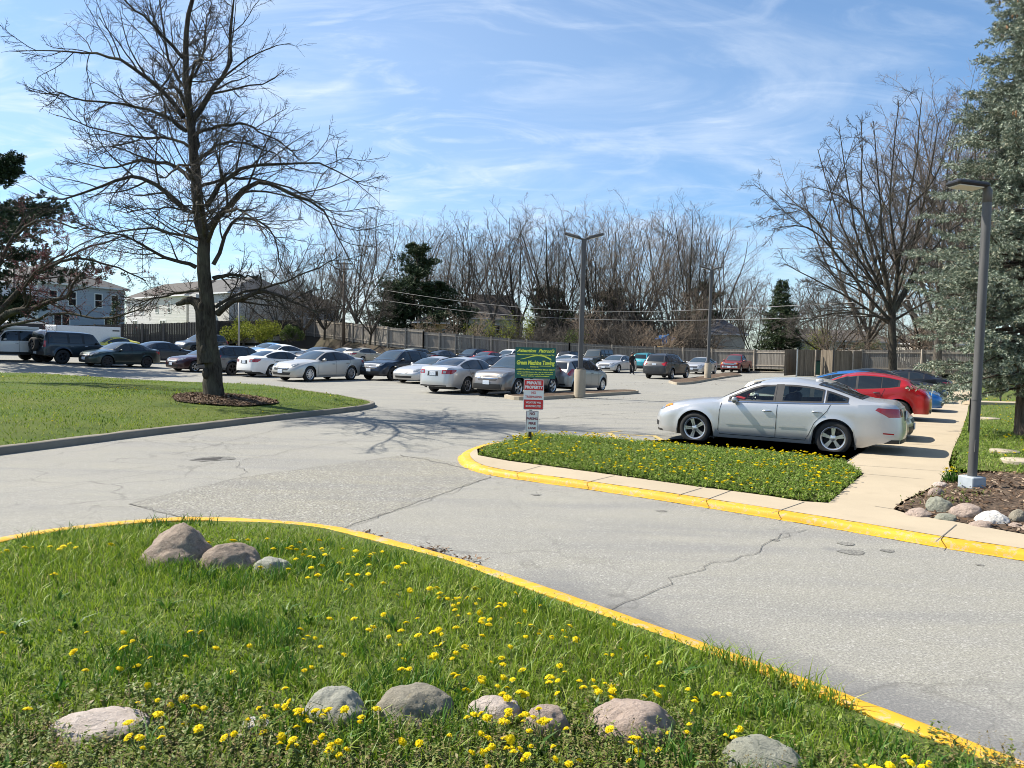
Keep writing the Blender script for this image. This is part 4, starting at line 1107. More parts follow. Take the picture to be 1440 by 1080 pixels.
# joints across the concrete
def seam_sheet(lines, z, wd, name, mat):
    k = MB()
    for ln in lines:
        ln = [Vector((p[0], p[1], 0)) for p in ln]
        for a, b in zip(ln[:-1], ln[1:]):
            t = (b-a).normalized(); n_ = Vector((-t.y, t.x, 0))*wd/2
            k.quad((a.x+n_.x, a.y+n_.y, z), (a.x-n_.x, a.y-n_.y, z), (b.x-n_.x, b.y-n_.y, z), (b.x+n_.x, b.y+n_.y, z))
    return tag(k.build(name, mat), kind="structure")
jl = [[G(a, b, WZ), G(c, d, WZ)] for a, b, c, d in [(723, 666, 762, 655), (818, 680, 864, 669), (952, 697, 988, 686), (985, 706, 1028, 690), (1085, 722, 1131, 706), (1186, 653, 1330, 663), (1205, 665.5, 1300, 674), (1188, 650, 1212, 636), (1228, 622, 1346, 628), (1262, 594, 1355, 599), (1284, 575, 1360, 579), (1300, 562, 1363, 565), (1314, 549, 1365, 552), (1230, 712, 1256, 716), (1316, 762, 1345, 738)]]
seam_sheet(jl, WZ+.004, .012, "sidewalk_joint", M["crack"])
# cracks in the asphalt
def crackline(pts, j=.05):
    P = px(pts); out = []
    for a, b in zip(P[:-1], P[1:]):
        n = max(2, int((b-a).length/.18))
        for i in range(n): out.append(a+(b-a)*i/n+Vector((rnd.gauss(0, j), rnd.gauss(0, j), 0)))
    return out+[P[-1]]
cracks = [[(848, 862), (880, 848), (920, 829), (995, 797), (1070, 775), (1092, 757), (1135, 745)], [(0, 694), (60, 690), (150, 676), (250, 660), (300, 652)], [(0, 680), (120, 668), (220, 655)],
          [(340, 648), (420, 632), (500, 618), (600, 604)], [(690, 671), (600, 704), (480, 745)], [(180, 709), (330, 673), (480, 652), (580, 641)], [(180, 709), (250, 727)], [(1090, 757), (1110, 752)], [(330, 650), (345, 665), (340, 672)], [(480, 580), (360, 612), (240, 640)]]
seam_sheet([crackline(c_, .035) for c_ in cracks], .008, .0075, "road_crack", M["crack"])
seam_sheet([crackline([(620, 605), (700, 596), (800, 586), (900, 580)], .06), crackline([(760, 575), (900, 566), (1000, 560)], .06), crackline([(560, 640), (640, 655), (690, 668)], .03)], .008, .02, "road_crack", M["crack"])
# pothole
ph = [G(a, b) for a, b in [(266, 647), (285, 643.5), (310, 642), (330, 643), (328, 646), (305, 648), (285, 649)]]
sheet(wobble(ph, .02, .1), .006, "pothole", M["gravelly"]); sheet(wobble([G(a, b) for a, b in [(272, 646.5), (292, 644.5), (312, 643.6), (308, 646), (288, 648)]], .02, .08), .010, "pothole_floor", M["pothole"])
for (x, y, r_) in [(1190, 765, .09), (1198, 777, .13), (1248, 775, .07), (1090, 760, .05), (930, 719, .07), (754, 696, .07), (598, 776, .16), (1378, 795, .04)]:
    c_ = G(x, y); sheet([c_+Vector((r_*math.cos(a)*(1+.2*math.sin(3*a)), .8*r_*math.sin(a), 0)) for a in np.linspace(0, 6.28, 14)[:-1]], .005, "oil_stain", M["gravelly"])
# painted bay marks
k = MB()
for (a, b, c_, d, wd) in [(802, 616, 855, 608.5, .11), (855, 608.5, 874, 606, .11), (857, 609, 874, 622, .11), (872, 611, 918, 613.5, .11), (918, 612, 946, 627, .11), (1145, 640, 1160, 652, .11)]:
    p, q = G(a, b), G(c_, d); t = (q-p).normalized(); n_ = Vector((-t.y, t.x, 0))*wd/2
    k.quad((p+n_).to_2d().to_3d()+Vector((0, 0, .006)), (p-n_).to_2d().to_3d()+Vector((0, 0, .006)), (q-n_).to_2d().to_3d()+Vector((0, 0, .006)), (q+n_).to_2d().to_3d()+Vector((0, 0, .006)))
tag(k.build("bay_marking", M["faded"]), kind="structure")

# ------------------------------------------------------------------ rising ground behind the lot
# (px, base y, depth) of the fence feet
FENCE = [(300, 471, 104), (430, 471.5, 99), (470, 477, 93), (510, 483, 87), (545, 488, 82.5), (595, 493, 80), (640, 497, 78.5), (690, 501, 78), (740, 505, 78), (800, 509, 79), (860, 512, 79.5), (920, 514, 80), (1000, 517.5, 79.5), (1060, 519, 77.5), (1110, 520.5, 75)]
FP_ = [AT(*f) for f in FENCE]
LF = [AT(-40, 490, 72), AT(60, 490, 72), AT(170, 488.5, 72), AT(230, 487, 73), AT(300, 483, 76)]
RF = [AT(1210, 525, 64), AT(1295, 526, 62), AT(1375, 527.5, 60), AT(1480, 530, 58), AT(1700, 534, 56)]
def bank():
    """mulch bank between the asphalt and the wooden fence"""
    v = []; f = []; rows = []
    for i, p in enumerate(FP_[:8]):
        toe = Vector((p.x, p.y, 0))-Vector((-.35, 1, 0)).normalized()*(5.5 if i < 6 else 3.0)
        if i == 0: toe = toe+Vector((-4, -9, 0))
        r_ = []
        for t in (0, .25, .5, .75, 1.0, 1.15):
            q = toe.lerp(Vector((p.x, p.y, 0)), t); z0 = gz(toe.x, toe.y)-.03
            q.z = z0+(p.z-z0)*(min(1, t)**1.1)+(rnd.uniform(-.08, .08) if 0 < t < 1 else 0); r_.append(q)
        rows.append(r_)
    for r_ in rows: v += r_
    for i in range(len(rows)-1):
        for j in range(5): f.append((i*6+j, (i+1)*6+j, (i+1)*6+j+1, i*6+j+1))
    return tag(link("mulch_bank", mesh_py("mulch_bank", v, f, True), M["bank"]), kind="structure")
bank()
def plateau(line, name, mat, z_off=-.02, back=(8, 60, 400), zfar=None):
    v = []; f = []; n = len(line)
    for p in line:
        v.append((p.x, p.y, p.z+z_off))
        dr = Vector((p.x*.35, p.y, 0)).normalized()
        for b in back: q = Vector((p.x, p.y, 0))+dr*b; v.append((q.x, q.y, (p.z+z_off) if b < 100 else 1.0))
    k = len(back)+1
    for i in range(n-1):
        for j in range(k-1): f.append((i*k+j, (i+1)*k+j, (i+1)*k+j+1, i*k+j+1))
    return tag(link(name, mesh_py(name, v, f, True), mat), kind="structure")
plateau(FP_, "yard_ground", M["scrub_soil"], .02)
plateau([Vector((-110, 72, 2.0))]+[Vector((p.x, p.y+1.2, 2.0)) for p in LF]+[Vector((FP_[0].x-4, 84, 2.2)), Vector((FP_[0].x, FP_[0].y-3, FP_[0].z))], "townhouse_lawn", M["far_grass"], 0, (4, 60, 300))
plateau([Vector((FP_[-1].x, FP_[-1].y, .1))]+[Vector((p.x, p.y, p.z)) for p in RF], "yard_ground", M["scrub_soil"], .02)

# ------------------------------------------------------------------ fences
def post_fence(line, h, name, label, group=None, spacing=2.4, boards="fence", rail="rail", dark_side=1, posts_front=True):
    root = empty(name, line[0], 0, label, "fence", group); o0 = Vector(line[0])
    pts = [line[0]]; 
    acc = []
    for a, b in zip(line[:-1], line[1:]):
        n = max(1, round((b-a).length/spacing))
        for i in range(1, n+1): pts.append(a.lerp(b, i/n))
    for i, (a, b) in enumerate(zip(pts[:-1], pts[1:])):
        d = (b-a); L_ = Vector((d.x, d.y, 0)).length; yaw = math.atan2(d.y, d.x); hh = h+rnd.uniform(-.03, .03)
        k = MB(); n = max(1, int(L_/.15)); sh = d.z/L_
        for j in range(n):
            x0, x1 = L_*j/n+.006, L_*(j+1)/n-.006; z = sh*(x0+x1)/2; top = hh+rnd.uniform(-.02, .02)
            k.box(x0, x1, .05, .07, z+.05, z+top)
        o = k.build("board_panel", M[boards], root); o.location = a-o0; o.rotation_euler = (0, 0, yaw)
        if posts_front:
            for zz_ in (.35, hh-.28):
                k = MB(); k.add([(0, 0, zz_), (L_, 0, zz_+d.z), (L_, .05, zz_+d.z), (0, .05, zz_), (0, 0, zz_+.10), (L_, 0, zz_+.10+d.z), (L_, .05, zz_+.10+d.z), (0, .05, zz_+.10)], [(3, 2, 1, 0), (4, 5, 6, 7), (0, 1, 5, 4), (1, 2, 6, 5), (2, 3, 7, 6), (3, 0, 4, 7)])
                k.build("rail", M[rail], o)
    for p in pts:
        k = MB(); k.box(-.07, .07, -.10, .04, -.3, h+.06, bev=.01); o = k.build("post", M[rail], root); o.location = Vector(p)-o0
    return root
G_F = "wooden fences round the car park"
post_fence(FP_[1:6], 2.15, "wooden_fence", "grey board fence with rails climbing the mulch bank beside the utility pole", G_F)
post_fence(FP_[5:10], 1.95, "wooden_fence", "grey board fence behind the red sedan and the green sign", G_F)
post_fence(FP_[9:15], 1.95, "wooden_fence", "weathered board fence behind the red pickup and the dark off-roader", G_F, 3.4)
post_fence([Vector(FP_[-1]), Vector((AT(1212, 524, 66)))], 1.9, "wooden_fence", "low stretch of board fence behind the bin enclosure", G_F, 2.6)
post_fence(RF, 1.95, "wooden_fence", "grey board fence behind the parked row and the blue spruce", G_F, 4.6)
post_fence(LF, 2.15, "wooden_fence", "dark shaded board fence below the townhouse lawn", G_F, 2.4, "fence_shaded", "rail_shaded", posts_front=False)
post_fence([AT(305, 477, 84), AT(360, 475, 92), AT(425, 471.5, 99)], 2.0, "wooden_fence", "dark board fence behind the green bushes on the bank", G_F, 2.4, "fence_shaded", "rail_shaded", posts_front=False)
# bin enclosure
def enclosure():
    Dp = 61; root = empty("bin_enclosure", AT(1155, 524, Dp), 0, "brown board bin enclosure with half open gates by the back fence", "enclosure"); o0 = root.location.copy()
    def panel(x0, x1, D0, D1, nm="board_wall", top=488.5):
        a = AT(x0, 525, D0); b = AT(x1, 525.5, D1); a.z = b.z = .12; d = b-a; L_ = d.length; k = MB(); n = max(1, int(L_/.14))
        for j in range(n): k.box(L_*j/n+.005, L_*(j+1)/n-.005, 0, .03, .05, 2.12+rnd.uniform(-.03, .03))
        o = k.build(nm, M["fence_brown"], root); o.location = a-o0; o.rotation_euler = (0, 0, math.atan2(d.y, d.x))
        
        for zr in (.4, 1.6): k = MB(); k.box(0, L_, .031, .08, zr, zr+.1); k.build("rail", M["rail"], o)
    panel(1103, 1119, 60, 63); panel(1121, 1145, 60, 60.3, "gate"); panel(1153, 1170, 60.5, 59.5, "gate"); panel(1172, 1198, 59.5, 60); panel(1198, 1211, 60, 63.5); panel(1104, 1211, 64.5, 65)
    for x, D, mt in ((1120, 59.9, "steel"), (1171, 59.3, "black_metal"), (1146, 60.4, "rail"), (1198.5, 59.9, "rail")):
        p = AT(x, 525, D); k = MB(); k.tube([(0, 0, 0), (0, 0, 2.15)], .06, 8); o = k.build("gate_post", M[mt], root); o.location = Vector((p.x, p.y, .1))-o0
    b = empty("waste_bin", AT(1149, 524, 62.5), .3, "dark green waste container seen through the open gate", "waste container"); b.location.z = .1
    k = MB(); k.box(-.9, .9, -.6, .6, .15, 1.25, bev=.04); k.box(-.95, .95, -.65, .65, 1.1, 1.2); k.build("tub", M["sign_green"], b)
    k = MB(); k.box(-.92, .92, -.62, .62, 1.26, 1.34, bev=.02); k.build("lid", M["black"], b)
enclosure()
kb = AT(1080, 521, 73); k = MB(); k.box(-2.4, 2.4, -.2, .2, 0, .16, bev=.03); o = k.build("kerb_stop", M["pale_concrete"]); o.location = Vector((kb.x, kb.y, gz(kb.x, kb.y))); o.rotation_euler = (0, 0, -.15)
tag(o, "low pale concrete kerb stop by the back fence near the bin enclosure", "kerb stop")
# ------------------------------------------------------------------ parking islands, poles
def lot_island(pts, label):
    """narrow raised strip: pale kerb and soil"""
    P = smooth_line([G(a, b) for a, b in pts]+[G(*pts[0])], .25)
    root = empty("parking_island", P[0], 0, label, "traffic island", "parking islands under the lamp poles"); o0 = P[0]
    c_ = sum(P, Vector())/len(P)
    Q = [p-o0 for p in P[:-1]]
    k = MB(); n = len(Q)
    ins = [q+((c_-o0)-q).normalized()*min(.16, ((c_-o0)-q).length*.4) for q in Q]
    for i in range(n):
        j = (i+1) % n; a, b, c2, d = Q[i], Q[j], ins[j], ins[i]; h = .13
        k.quad((a.x, a.y, -.02), (b.x, b.y, -.02), (b.x, b.y, h), (a.x, a.y, h)); k.quad((a.x, a.y, h), (b.x, b.y, h), (c2.x, c2.y, h), (d.x, d.y, h))
    k.build("kerb", M["pale_concrete"], root)
    me = fill_poly([Vector((q.x, q.y, 0)) for q in ins], .6, lambda x, y, d: .12+.05*min(1, d), "soil"); link("soil", me, M["mulch"], root)
lot_island([(709, 560), (730, 563), (770, 562), (830, 558), (880, 555), (898, 553), (880, 551.5), (830, 553), (770, 556), (725, 557)], "long kerbed strip with pale end under the lamp pole beside the small hatchback")
lot_island([(940, 538), (952, 541), (975, 539.5), (1000, 535), (1025, 531), (1042, 528.5), (1030, 526), (1005, 528), (975, 533), (950, 536)], "short kerbed strip littered with leaves under the farther lamp pole")
def shoebox(root, z, dirs, mat, armlen=.5, sc_=1.0):
    for a in dirs:
        Ms = Matrix.Translation((0, 0, z)) @ Matrix.Rotation(a, 4, "Z") @ Matrix.Rotation(R(-16), 4, "Y")
        k = MB(); k.box(0, armlen, -.04, .04, -.03, .05, 0, Ms); k.build("lamp_arm", M[mat], root)
        k = MB(); k.box(armlen, armlen+.62*sc_, -.17*sc_, .17*sc_, -.02, .10, 0, Ms, .03); hd = k.build("lamp_head", M[mat], root)
        k = MB(); k.box(armlen+.08, armlen+.54*sc_, -.13*sc_, .13*sc_, -.032, -.021, 0, Ms); k.build("lamp_lens", M["lamp_lens"], hd)
def lot_lamp(x, yb, ytop, z0, label, dirs, base=True, grp="tall parking lot lamps", w_=.09, cat="lamp pole"):
    p = G(x, yb, z0) if z0 < 1 else None
    D = p.y; hh = (yb-ytop)/FPX*D/ cp*1.0
    root = empty("lamp_pole", p, 0, label, cat, grp)
    if base:
        k = MB(); k.lathe([(.23, -.1), (.23, .96), (.21, 1.0), (.0, 1.0)], 20); k.build("concrete_base", M["pale_concrete"], root, True).data.set_sharp_from_angle(angle=R(40))
        k = MB(); k.box(-.16, .16, -.16, .16, 1.001, 1.06, bev=.01); k.build("base_plate", M["pole_grey"], root)
    k = MB(); k.box(-w_, w_, -w_, w_, 1.0 if base else 0, hh, bev=.02); k.build("pole", M["pole_grey"], root)
    shoebox(root, hh-.05, dirs, "pole_grey", .18)
    return root
lot_lamp(815, 555, 337, .13, "tall twin headed lamp pole on round concrete base beside the small hatchback", (R(12), R(160)))
lot_lamp(995, 531.5, 380, .13, "twin headed lamp pole on concrete base between silver sedan and red pickup", (R(15), R(165)))
p = AT(336, 486, 72); r_ = empty("lamp_pole", p, 0, "slim pale lamp pole standing by the yellow green bushes", "lamp pole")
k = MB(); k.tube([(0, 0, -1.5), (0, 0, 5.6)], [.10, .07], 10); k.build("pole", M["pole_pale"], r_, True)
shoebox(r_, 5.55, (R(180),), "pole_grey", .2)
p = AT(20, 486, 60); r_ = empty("lamp_pole", p, 0, "dark slim pole standing in front of the white gable wall", "lamp pole")
k = MB(); k.tube([(0, 0, -1.5), (0, 0, 6.0)], [.11, .08], 10); k.build("pole", M["pole_grey"], r_, True); shoebox(r_, 5.95, (R(150),), "pole_grey", .2)
# near lamp by the mulch bed
p = G(1366, 689, WZ+.03); r_ = empty("lamp_pole", p, R(0), "round grey lamp pole on a grey box base beside the mulch bed", "lamp pole")
hp = 4.14
k = MB(); k.box(-.125, .125, -.125, .125, -.06, .2, bev=.012, M=Matrix.Rotation(R(18), 4, "Z")); k.build("base_cover", M["box_grey"], r_)
k = MB(); k.tube([(0, 0, .2), (0, 0, 1.28)], .061, 20); k.tube([(0, 0, 1.28), (0, 0, 1.31)], .067, 20); k.tube([(0, 0, 1.31), (0, 0, hp-.04)], .059, 20); k.build("pole", M["pole_grey"], r_, autosmooth=True)
k = MB(); k.tube([(0, 0, hp-.10), (0, 0, hp+.06), (-.035, 0, hp+.115), (-.1, 0, hp+.13)], [.061, .059, .05, .035], 14); k.build("pole_cap", M["pole_grey"], r_, True)
Ms = Matrix.Translation((-.04, 0, hp+.10)) @ Matrix.Rotation(R(186), 4, "Z") @ Matrix.Rotation(R(-4), 4, "Y")
k = MB(); k.box(.02, .50, -.15, .15, -.02, .05, 0, Ms, .025); hd = k.build("lamp_head", M["black_metal"], r_)
k = MB(); k.box(.10, .46, -.12, .12, -.034, -.021, 0, Ms); k.build("lamp_lens", M["lamp_lens"], hd)
k = MB(); k.box(-.025, .025, -.072, -.056, .55, .72); k.build("hand_hole_cover", M["pole_grey"], r_)
# utility pole with crossarms
p = AT(483, 476, 90); r_ = empty("utility_pole", p, 0, "brown wooden utility pole with two crossarms behind the small bare tree", "utility pole")
k = MB(); k.tube([(0, 0, -1), (0, 0, 8.9)], [.19, .13], 10); k.build("pole", M["pole_wood"], r_, True)
for z in (8.6, 8.0):
    k = MB(); k.box(-1.1, 1.1, -.16, -.06, z, z+.12, M=Matrix.Rotation(R(-12), 4, "Z")); ca = k.build("crossarm", M["pole_wood"], r_)
    k = MB()
    for x in (-1, -.5, .5, 1):
        q = Matrix.Rotation(R(-12), 4, "Z") @ Vector((x, -.11, 0)); k.lathe([(.05, z+.12), (.06, z+.18), (.03, z+.26), (0, z+.27)], 8, 0, Matrix.Translation((q.x, q.y, 0)))
    k.build("insulator", M["pole_pale"], ca)
# wires: sagging between far poles
def wire(pts, label, rad=.022):
    P = [AT(*q) for q in pts]; out = []
    for i in range(len(P)-1):
        p0 = P[max(0, i-1)]; p1 = P[i]; p2 = P[i+1]; p3 = P[min(len(P)-1, i+2)]
        for k_ in range(12):
            t = k_/12; out.append(.5*((2*p1)+(p2-p0)*t+(2*p0-5*p1+4*p2-p3)*t*t+(3*p1-p0-3*p2+p3)*t**3))
    out.append(P[-1]); k = MB(); k.tube(out, rad, 5)
    return tag(k.build("overhead_cable", M["wire"], None, True), label, "cable", "overhead cables")
wire([(483, 398, 90), (560, 411, 86), (660, 425, 83), (780, 435.5, 80), (900, 438, 78), (1000, 435, 75), (1110, 430, 70), (1300, 420, 62), (1600, 402, 50)], "upper overhead cable running across the bare trees")
wire([(483, 414, 90), (580, 428, 86), (680, 440, 83), (780, 447, 80), (900, 450.5, 78), (1000, 450, 75), (1160, 446, 68), (1320, 440, 61), (1600, 428, 50)], "lower overhead cable running across the bare trees")
# ------------------------------------------------------------------ signs
def text_mesh(s, size, shear=0, bold=0.0, align="CENTER", width=None):
    cu = bpy.data.curves.new("t", "FONT"); cu.body = s; cu.size = size; cu.shear = shear; cu.offset = bold; cu.align_x = align; cu.align_y = "CENTER"; cu.resolution_u = 3
    ob = bpy.data.objects.new("t", cu); COL.objects.link(ob); dg = bpy.context.evaluated_depsgraph_get(); me = bpy.data.meshes.new_from_object(ob.evaluated_get(dg)); bpy.data.objects.remove(ob); bpy.data.curves.remove(cu)
    v = np.array([x.co[:] for x in me.vertices]); f = [tuple(p.vertices) for p in me.polygons]; bpy.data.meshes.remove(me)
    if width and len(v):
        k_ = width/(v[:, 0].max()-v[:, 0].min()); v[:, 0] *= k_
    return v, f
def lettering(parent, lines, mat, y):
    """lines: (text, x, z, size, shear, bold, width) on a face looking to -y"""
    for s, x, z, size, sh, bd, wd in lines:
        k = MB(); v, f = text_mesh(s, size, sh, bd, width=wd); k.add([(p[0]+x, y, p[1]+z) for p in v], f); k.build("lettering", mat, parent)
sp = G(745, 622, IH+.06); yaw = R(-3)
sg = empty("sign_post", sp, yaw, "black post carrying green towing sign, red trespassing sign and fire lane sign", "sign")
D_ = sp.y; U = D_/FPX
zpx = lambda y: (622-y)*U/cp
k = MB(); k.box(-.03, .03, .012, .06, -.2, zpx(494)); k.build("post", M["black_metal"], sg)
def board(x0, x1, y0, y1, mat, name, rad=.02, y=0.0):
    xa, xb, za, zb = (x0-745)*U, (x1-745)*U, zpx(y1), zpx(y0)
    r2 = rad; pts = []
    for cx, cz, a0 in ((xb-r2, zb-r2, 0), (xa+r2, zb-r2, 90), (xa+r2, za+r2, 180), (xb-r2, za+r2, 270)):
        for j in range(5): a = R(a0+90*j/4); pts.append((cx+r2*math.cos(a), cz+r2*math.sin(a)))
    n = len(pts); k = MB(); k.add([(p[0], y-.004, p[1]) for p in pts]+[(p[0], y+.004, p[1]) for p in pts], [tuple(range(n))[::-1], tuple(range(n, 2*n))]+[(i, (i+1) % n, n+(i+1) % n, n+i) for i in range(n)])
    return k.build(name, mat, sg), (xa+xb)/2, za, zb, xb-xa
b, cx, za, zb, wd = board(721.5, 778.5, 488.2, 531.5, M["sign_green"], "towing_sign", .012)
hh = zb-za; Z = lambda t: zb-hh*t
ln = [("Attention  Patron's", cx, Z(.11), .085, .35, .003, wd*.93), ("Unauthorized Vehicles will be towed by:", cx, Z(.235), .035, .25, .001, wd*.93), ("Green Machine Towing", cx, Z(.50), .11, .18, .005, wd*.94),
      ("located at", cx-.02, Z(.625), .030, .1, .0015, wd*.2), ("16900 Van Dam Rd. Plainfield Illinois 60544", cx, Z(.715), .034, .25, .0012, wd*.94), ("Authorized 24 Hours a day - pay by cash or card", cx, Z(.80), .028, .1, .001, wd*.88),
      ("Fee for tow and storage posted by State Commission", cx, Z(.865), .026, .1, .001, wd*.88), ("Please call for vehicle release", cx, Z(.925), .024, .1, .001, wd*.7)]
lettering(b, ln, M["sign_yellow"], -.007)
k = MB(); pts = []                               # the swoosh over the name
for t in np.linspace(0, 1, 24):
    x = cx-wd*.37+wd*.76*t; z = Z(.365)+hh*(.13*math.sin(math.pi*(t**1.35))-.02*(1-t)-(.02*t)); pts.append((x, z, .004+.012*t**.8))
for a, b2 in zip(pts[:-1], pts[1:]): k.quad((a[0], -.007, a[1]-a[2]), (b2[0], -.007, b2[1]-b2[2]), (b2[0], -.007, b2[1]+b2[2]), (a[0], -.007, a[1]+a[2]))
k.quad((cx+wd*.10, -.007, Z(.603)), (cx+wd*.38, -.007, Z(.603)), (cx+wd*.38, -.007, Z(.588)), (cx+wd*.10, -.007, Z(.588))); k.build("swoosh", M["sign_yellow"], b)
b, cx, za, zb, wd = board(734.5, 763, 533, 576, M["sign_white"], "trespassing_sign", .025); hh = zb-za; Z = lambda t: zb-hh*t
def band(t0, t1, nm):
    k = MB(); e = .012; k.quad((cx-wd/2+e, -.006, Z(t1)), (cx+wd/2-e, -.006, Z(t1)), (cx+wd/2-e, -.006, Z(t0)), (cx-wd/2+e, -.006, Z(t0))); k.build(nm, M["sign_red"], b)
band(.02, .355, "red_band"); band(.665, .975, "red_band")
lettering(b, [("PRIVATE", cx, Z(.12), .075, 0, .004, wd*.72), ("PROPERTY", cx, Z(.26), .075, 0, .004, wd*.88), ("VIOLATORS WILL", cx, Z(.76), .05, 0, .002, wd*.76), ("BE PROSECUTED", cx, Z(.88), .05, 0, .002, wd*.76)], M["sign_white"], -.009)
lettering(b, [("NO", cx, Z(.44), .07, 0, .001, wd*.22), ("TRESPASSING", cx, Z(.575), .06, 0, .001, wd*.82)], M["sign_red"], -.009)
b, cx, za, zb, wd = board(738.5, 756.5, 577, 607, M["sign_white"], "fire_lane_sign", .02); hh = zb-za; Z = lambda t: zb-hh*t
lettering(b, [("NO", cx, Z(.15), .075, 0, .003, wd*.42), ("PARKING", cx, Z(.38), .06, 0, .003, wd*.86), ("FIRE", cx, Z(.61), .06, 0, .003, wd*.56), ("LANE", cx, Z(.83), .06, 0, .003, wd*.62)], M["sign_maroon"], -.007)
k = MB(); e0, e1 = .010, .016
for x0, x1, z0, z1 in ((cx-wd/2+e0, cx-wd/2+e1, za+.02, zb-.02), (cx+wd/2-e1, cx+wd/2-e0, za+.02, zb-.02), (cx-wd/2+.02, cx+wd/2-.02, za+e0, za+e1), (cx-wd/2+.02, cx+wd/2-.02, zb-e1, zb-e0)): k.quad((x0, -.006, z0), (x1, -.006, z0), (x1, -.006, z1), (x0, -.006, z1))
k.build("border", M["sign_maroon"], b)
# thin sign stakes by the sidewalk
p = G(1362.5, 609, WZ); st = empty("edge_sign", p, R(62), "thin dark sign plate seen edge on its slim post beside the sidewalk", "sign")
k = MB(); k.box(-.025, .025, -.02, .02, -.1, 1.13); k.build("post", M["black_metal"], st)
k = MB(); k.box(-.15, .15, -.032, -.021, .60, 1.09, bev=.004); k.build("plate", M["black_metal"], st)
p = G(1407, 566, WZ+.1); st = empty("garden_stake", p, 0, "thin dark stake in the dandelion lawn beside the spruce", "stake")
k = MB(); k.tube([(0, 0, -.1), (0, 0, .85)], .025, 6); k.build("stake_rod", M["black_metal"], st); k = MB(); k.box(-.06, .06, -.01, .01, .7, .86, bev=.004); k.build("tag_plate", M["black_metal"], st)
# ------------------------------------------------------------------ houses
def window(root, o, u, z0, w_, h_, nrm, style="sash", mat="window_glass"):
    """window on a wall: o = lower left corner on the wall, u = along the wall, nrm = outward"""
    o, u, nrm = Vector(o), Vector(u).normalized(), Vector(nrm).normalized(); up = Vector((0, 0, 1))
    Ms = Matrix((u, nrm, up)).transposed().to_4x4(); Ms.translation = o
    k = MB(); f = .10
    for x0, x1, za, zb in ((-f, w_+f, -f, 0), (-f, w_+f, h_, h_+f), (-f, 0, 0, h_), (w_, w_+f, 0, h_)): k.box(x0, x1, .002, .06, za, zb, 0, Ms)
    if style == "sash": k.box(0, w_, .012, .05, h_/2-.035, h_/2+.035, 0, Ms)
    else: k.box(w_/2-.05, w_/2+.05, .012, .05, 0, h_, 0, Ms)
    fr = k.build("window", M["trim"], root)
    k = MB(); k.box(0, w_, .003, .010, 0, h_, 0, Ms); k.build("pane", M[mat], fr)
def block(root, x0, x1, y0, y1, z0, z1, wall, name="wall"):
    k = MB(); k.box(x0, x1, y0, y1, z0, z1); return k.build(name, M[wall], root)
def gable_roof(root, x0, x1, y0, y1, z, rise, axis, mat, ov=.4, hip=0.0, name="roof"):
    x0, x1, y0, y1 = x0-ov, x1+ov, y0-ov, y1+ov; k = MB(); t = .12
    if axis == "x":
        ym = (y0+y1)/2; rdg = [(x0+hip, ym, z+rise), (x1-hip, ym, z+rise)]
        v = [(x0, y0, z), (x1, y0, z), (x1, y1, z), (x0, y1, z)]+rdg; f = [(0, 1, 5, 4), (2, 3, 4, 5), (1, 2, 5), (3, 0, 4), (3, 2, 1, 0)]
    else:
        xm = (x0+x1)/2; rdg = [(xm, y0+hip, z+rise), (xm, y1-hip, z+rise)]
        v = [(x0, y0, z), (x1, y0, z), (x1, y1, z), (x0, y1, z)]+rdg; f = [(0, 1, 4), (1, 2, 5, 4), (2, 3, 5), (3, 0, 4, 5), (3, 2, 1, 0)]
    k.add(v, f); r_ = k.build(name, M[mat], root)
    k = MB(); k.box(x0, x1, y0, y1, z-.16, z-.004); k.build("fascia", M["trim"], r_); return r_
# grey-blue townhouse: local x along the shaded wall, -y its outward face
def house_at(name, p, yaw, label, group=None): return empty(name, p, yaw, label, "house", group)
p = AT(174, 470, 80); p.z = 2.0
yw = math.atan2(-A.y, -A.x)+R(0)
# the shaded wall runs away from the near corner at px 53 to px 174
c0 = AT(53, 470, 76); c1 = AT(174.5, 470, 86); c0.z = c1.z = 2.0
d = c1-c0; Lw = d.length; yw = math.atan2(d.y, d.x)
h1 = house_at("townhouse", c0, yw, "grey blue sided townhouse with white trimmed windows and grey hip roof", "townhouses above the dark fence")
zs = lambda y, D: 2.0+0*y
Ht = 5.05
block(h1, 0, Lw, 0, 9, -1.5, Ht, "siding_blue"); gable_roof(h1, 0, Lw, 0, 9, Ht+.16, 2.1, "x", "roof_grey", .45, 4.2)
k = MB(); k.box(-.08, .06, -.03, -.004, -1.4, Ht); k.build("corner_trim", M["trim"], h1); k = MB(); k.box(Lw-.10, Lw+.02, -.05, -.004, -1.4, Ht); k.build("downpipe", M["trim"], h1)
for t in (.12, .33, .635, .835): window(h1, (Lw*t, 0, 3.05), (1, 0, 0), 0, .86, 1.35, (0, -1, 0))
for t in (.17, .75): window(h1, (Lw*t, 0, .05), (1, 0, 0), 0, 1.75, 2.0, (0, -1, 0), "slide")
# white sided neighbour with its lit end wall
c2 = AT(13, 470, 78); c3 = AT(52, 470, 78.5); c2.z = c3.z = 2.0; d = c3-c2
h2 = house_at("townhouse", c2, math.atan2(d.y, d.x), "white sided townhouse end wall lit beside the grey blue one", "townhouses above the dark fence")
L2 = d.length+.5; block(h2, 0, L2, 0, 8, -1.5, 4.9, "siding_white"); gable_roof(h2, -1, L2, 0, 8, 5.05, 2.0, "x", "roof_grey", .4)
k = MB(); k.box(-3.2, -.02, 1.2, 7, -1.5, 4.6); k.build("side_wing", M["siding_blue"], h2)
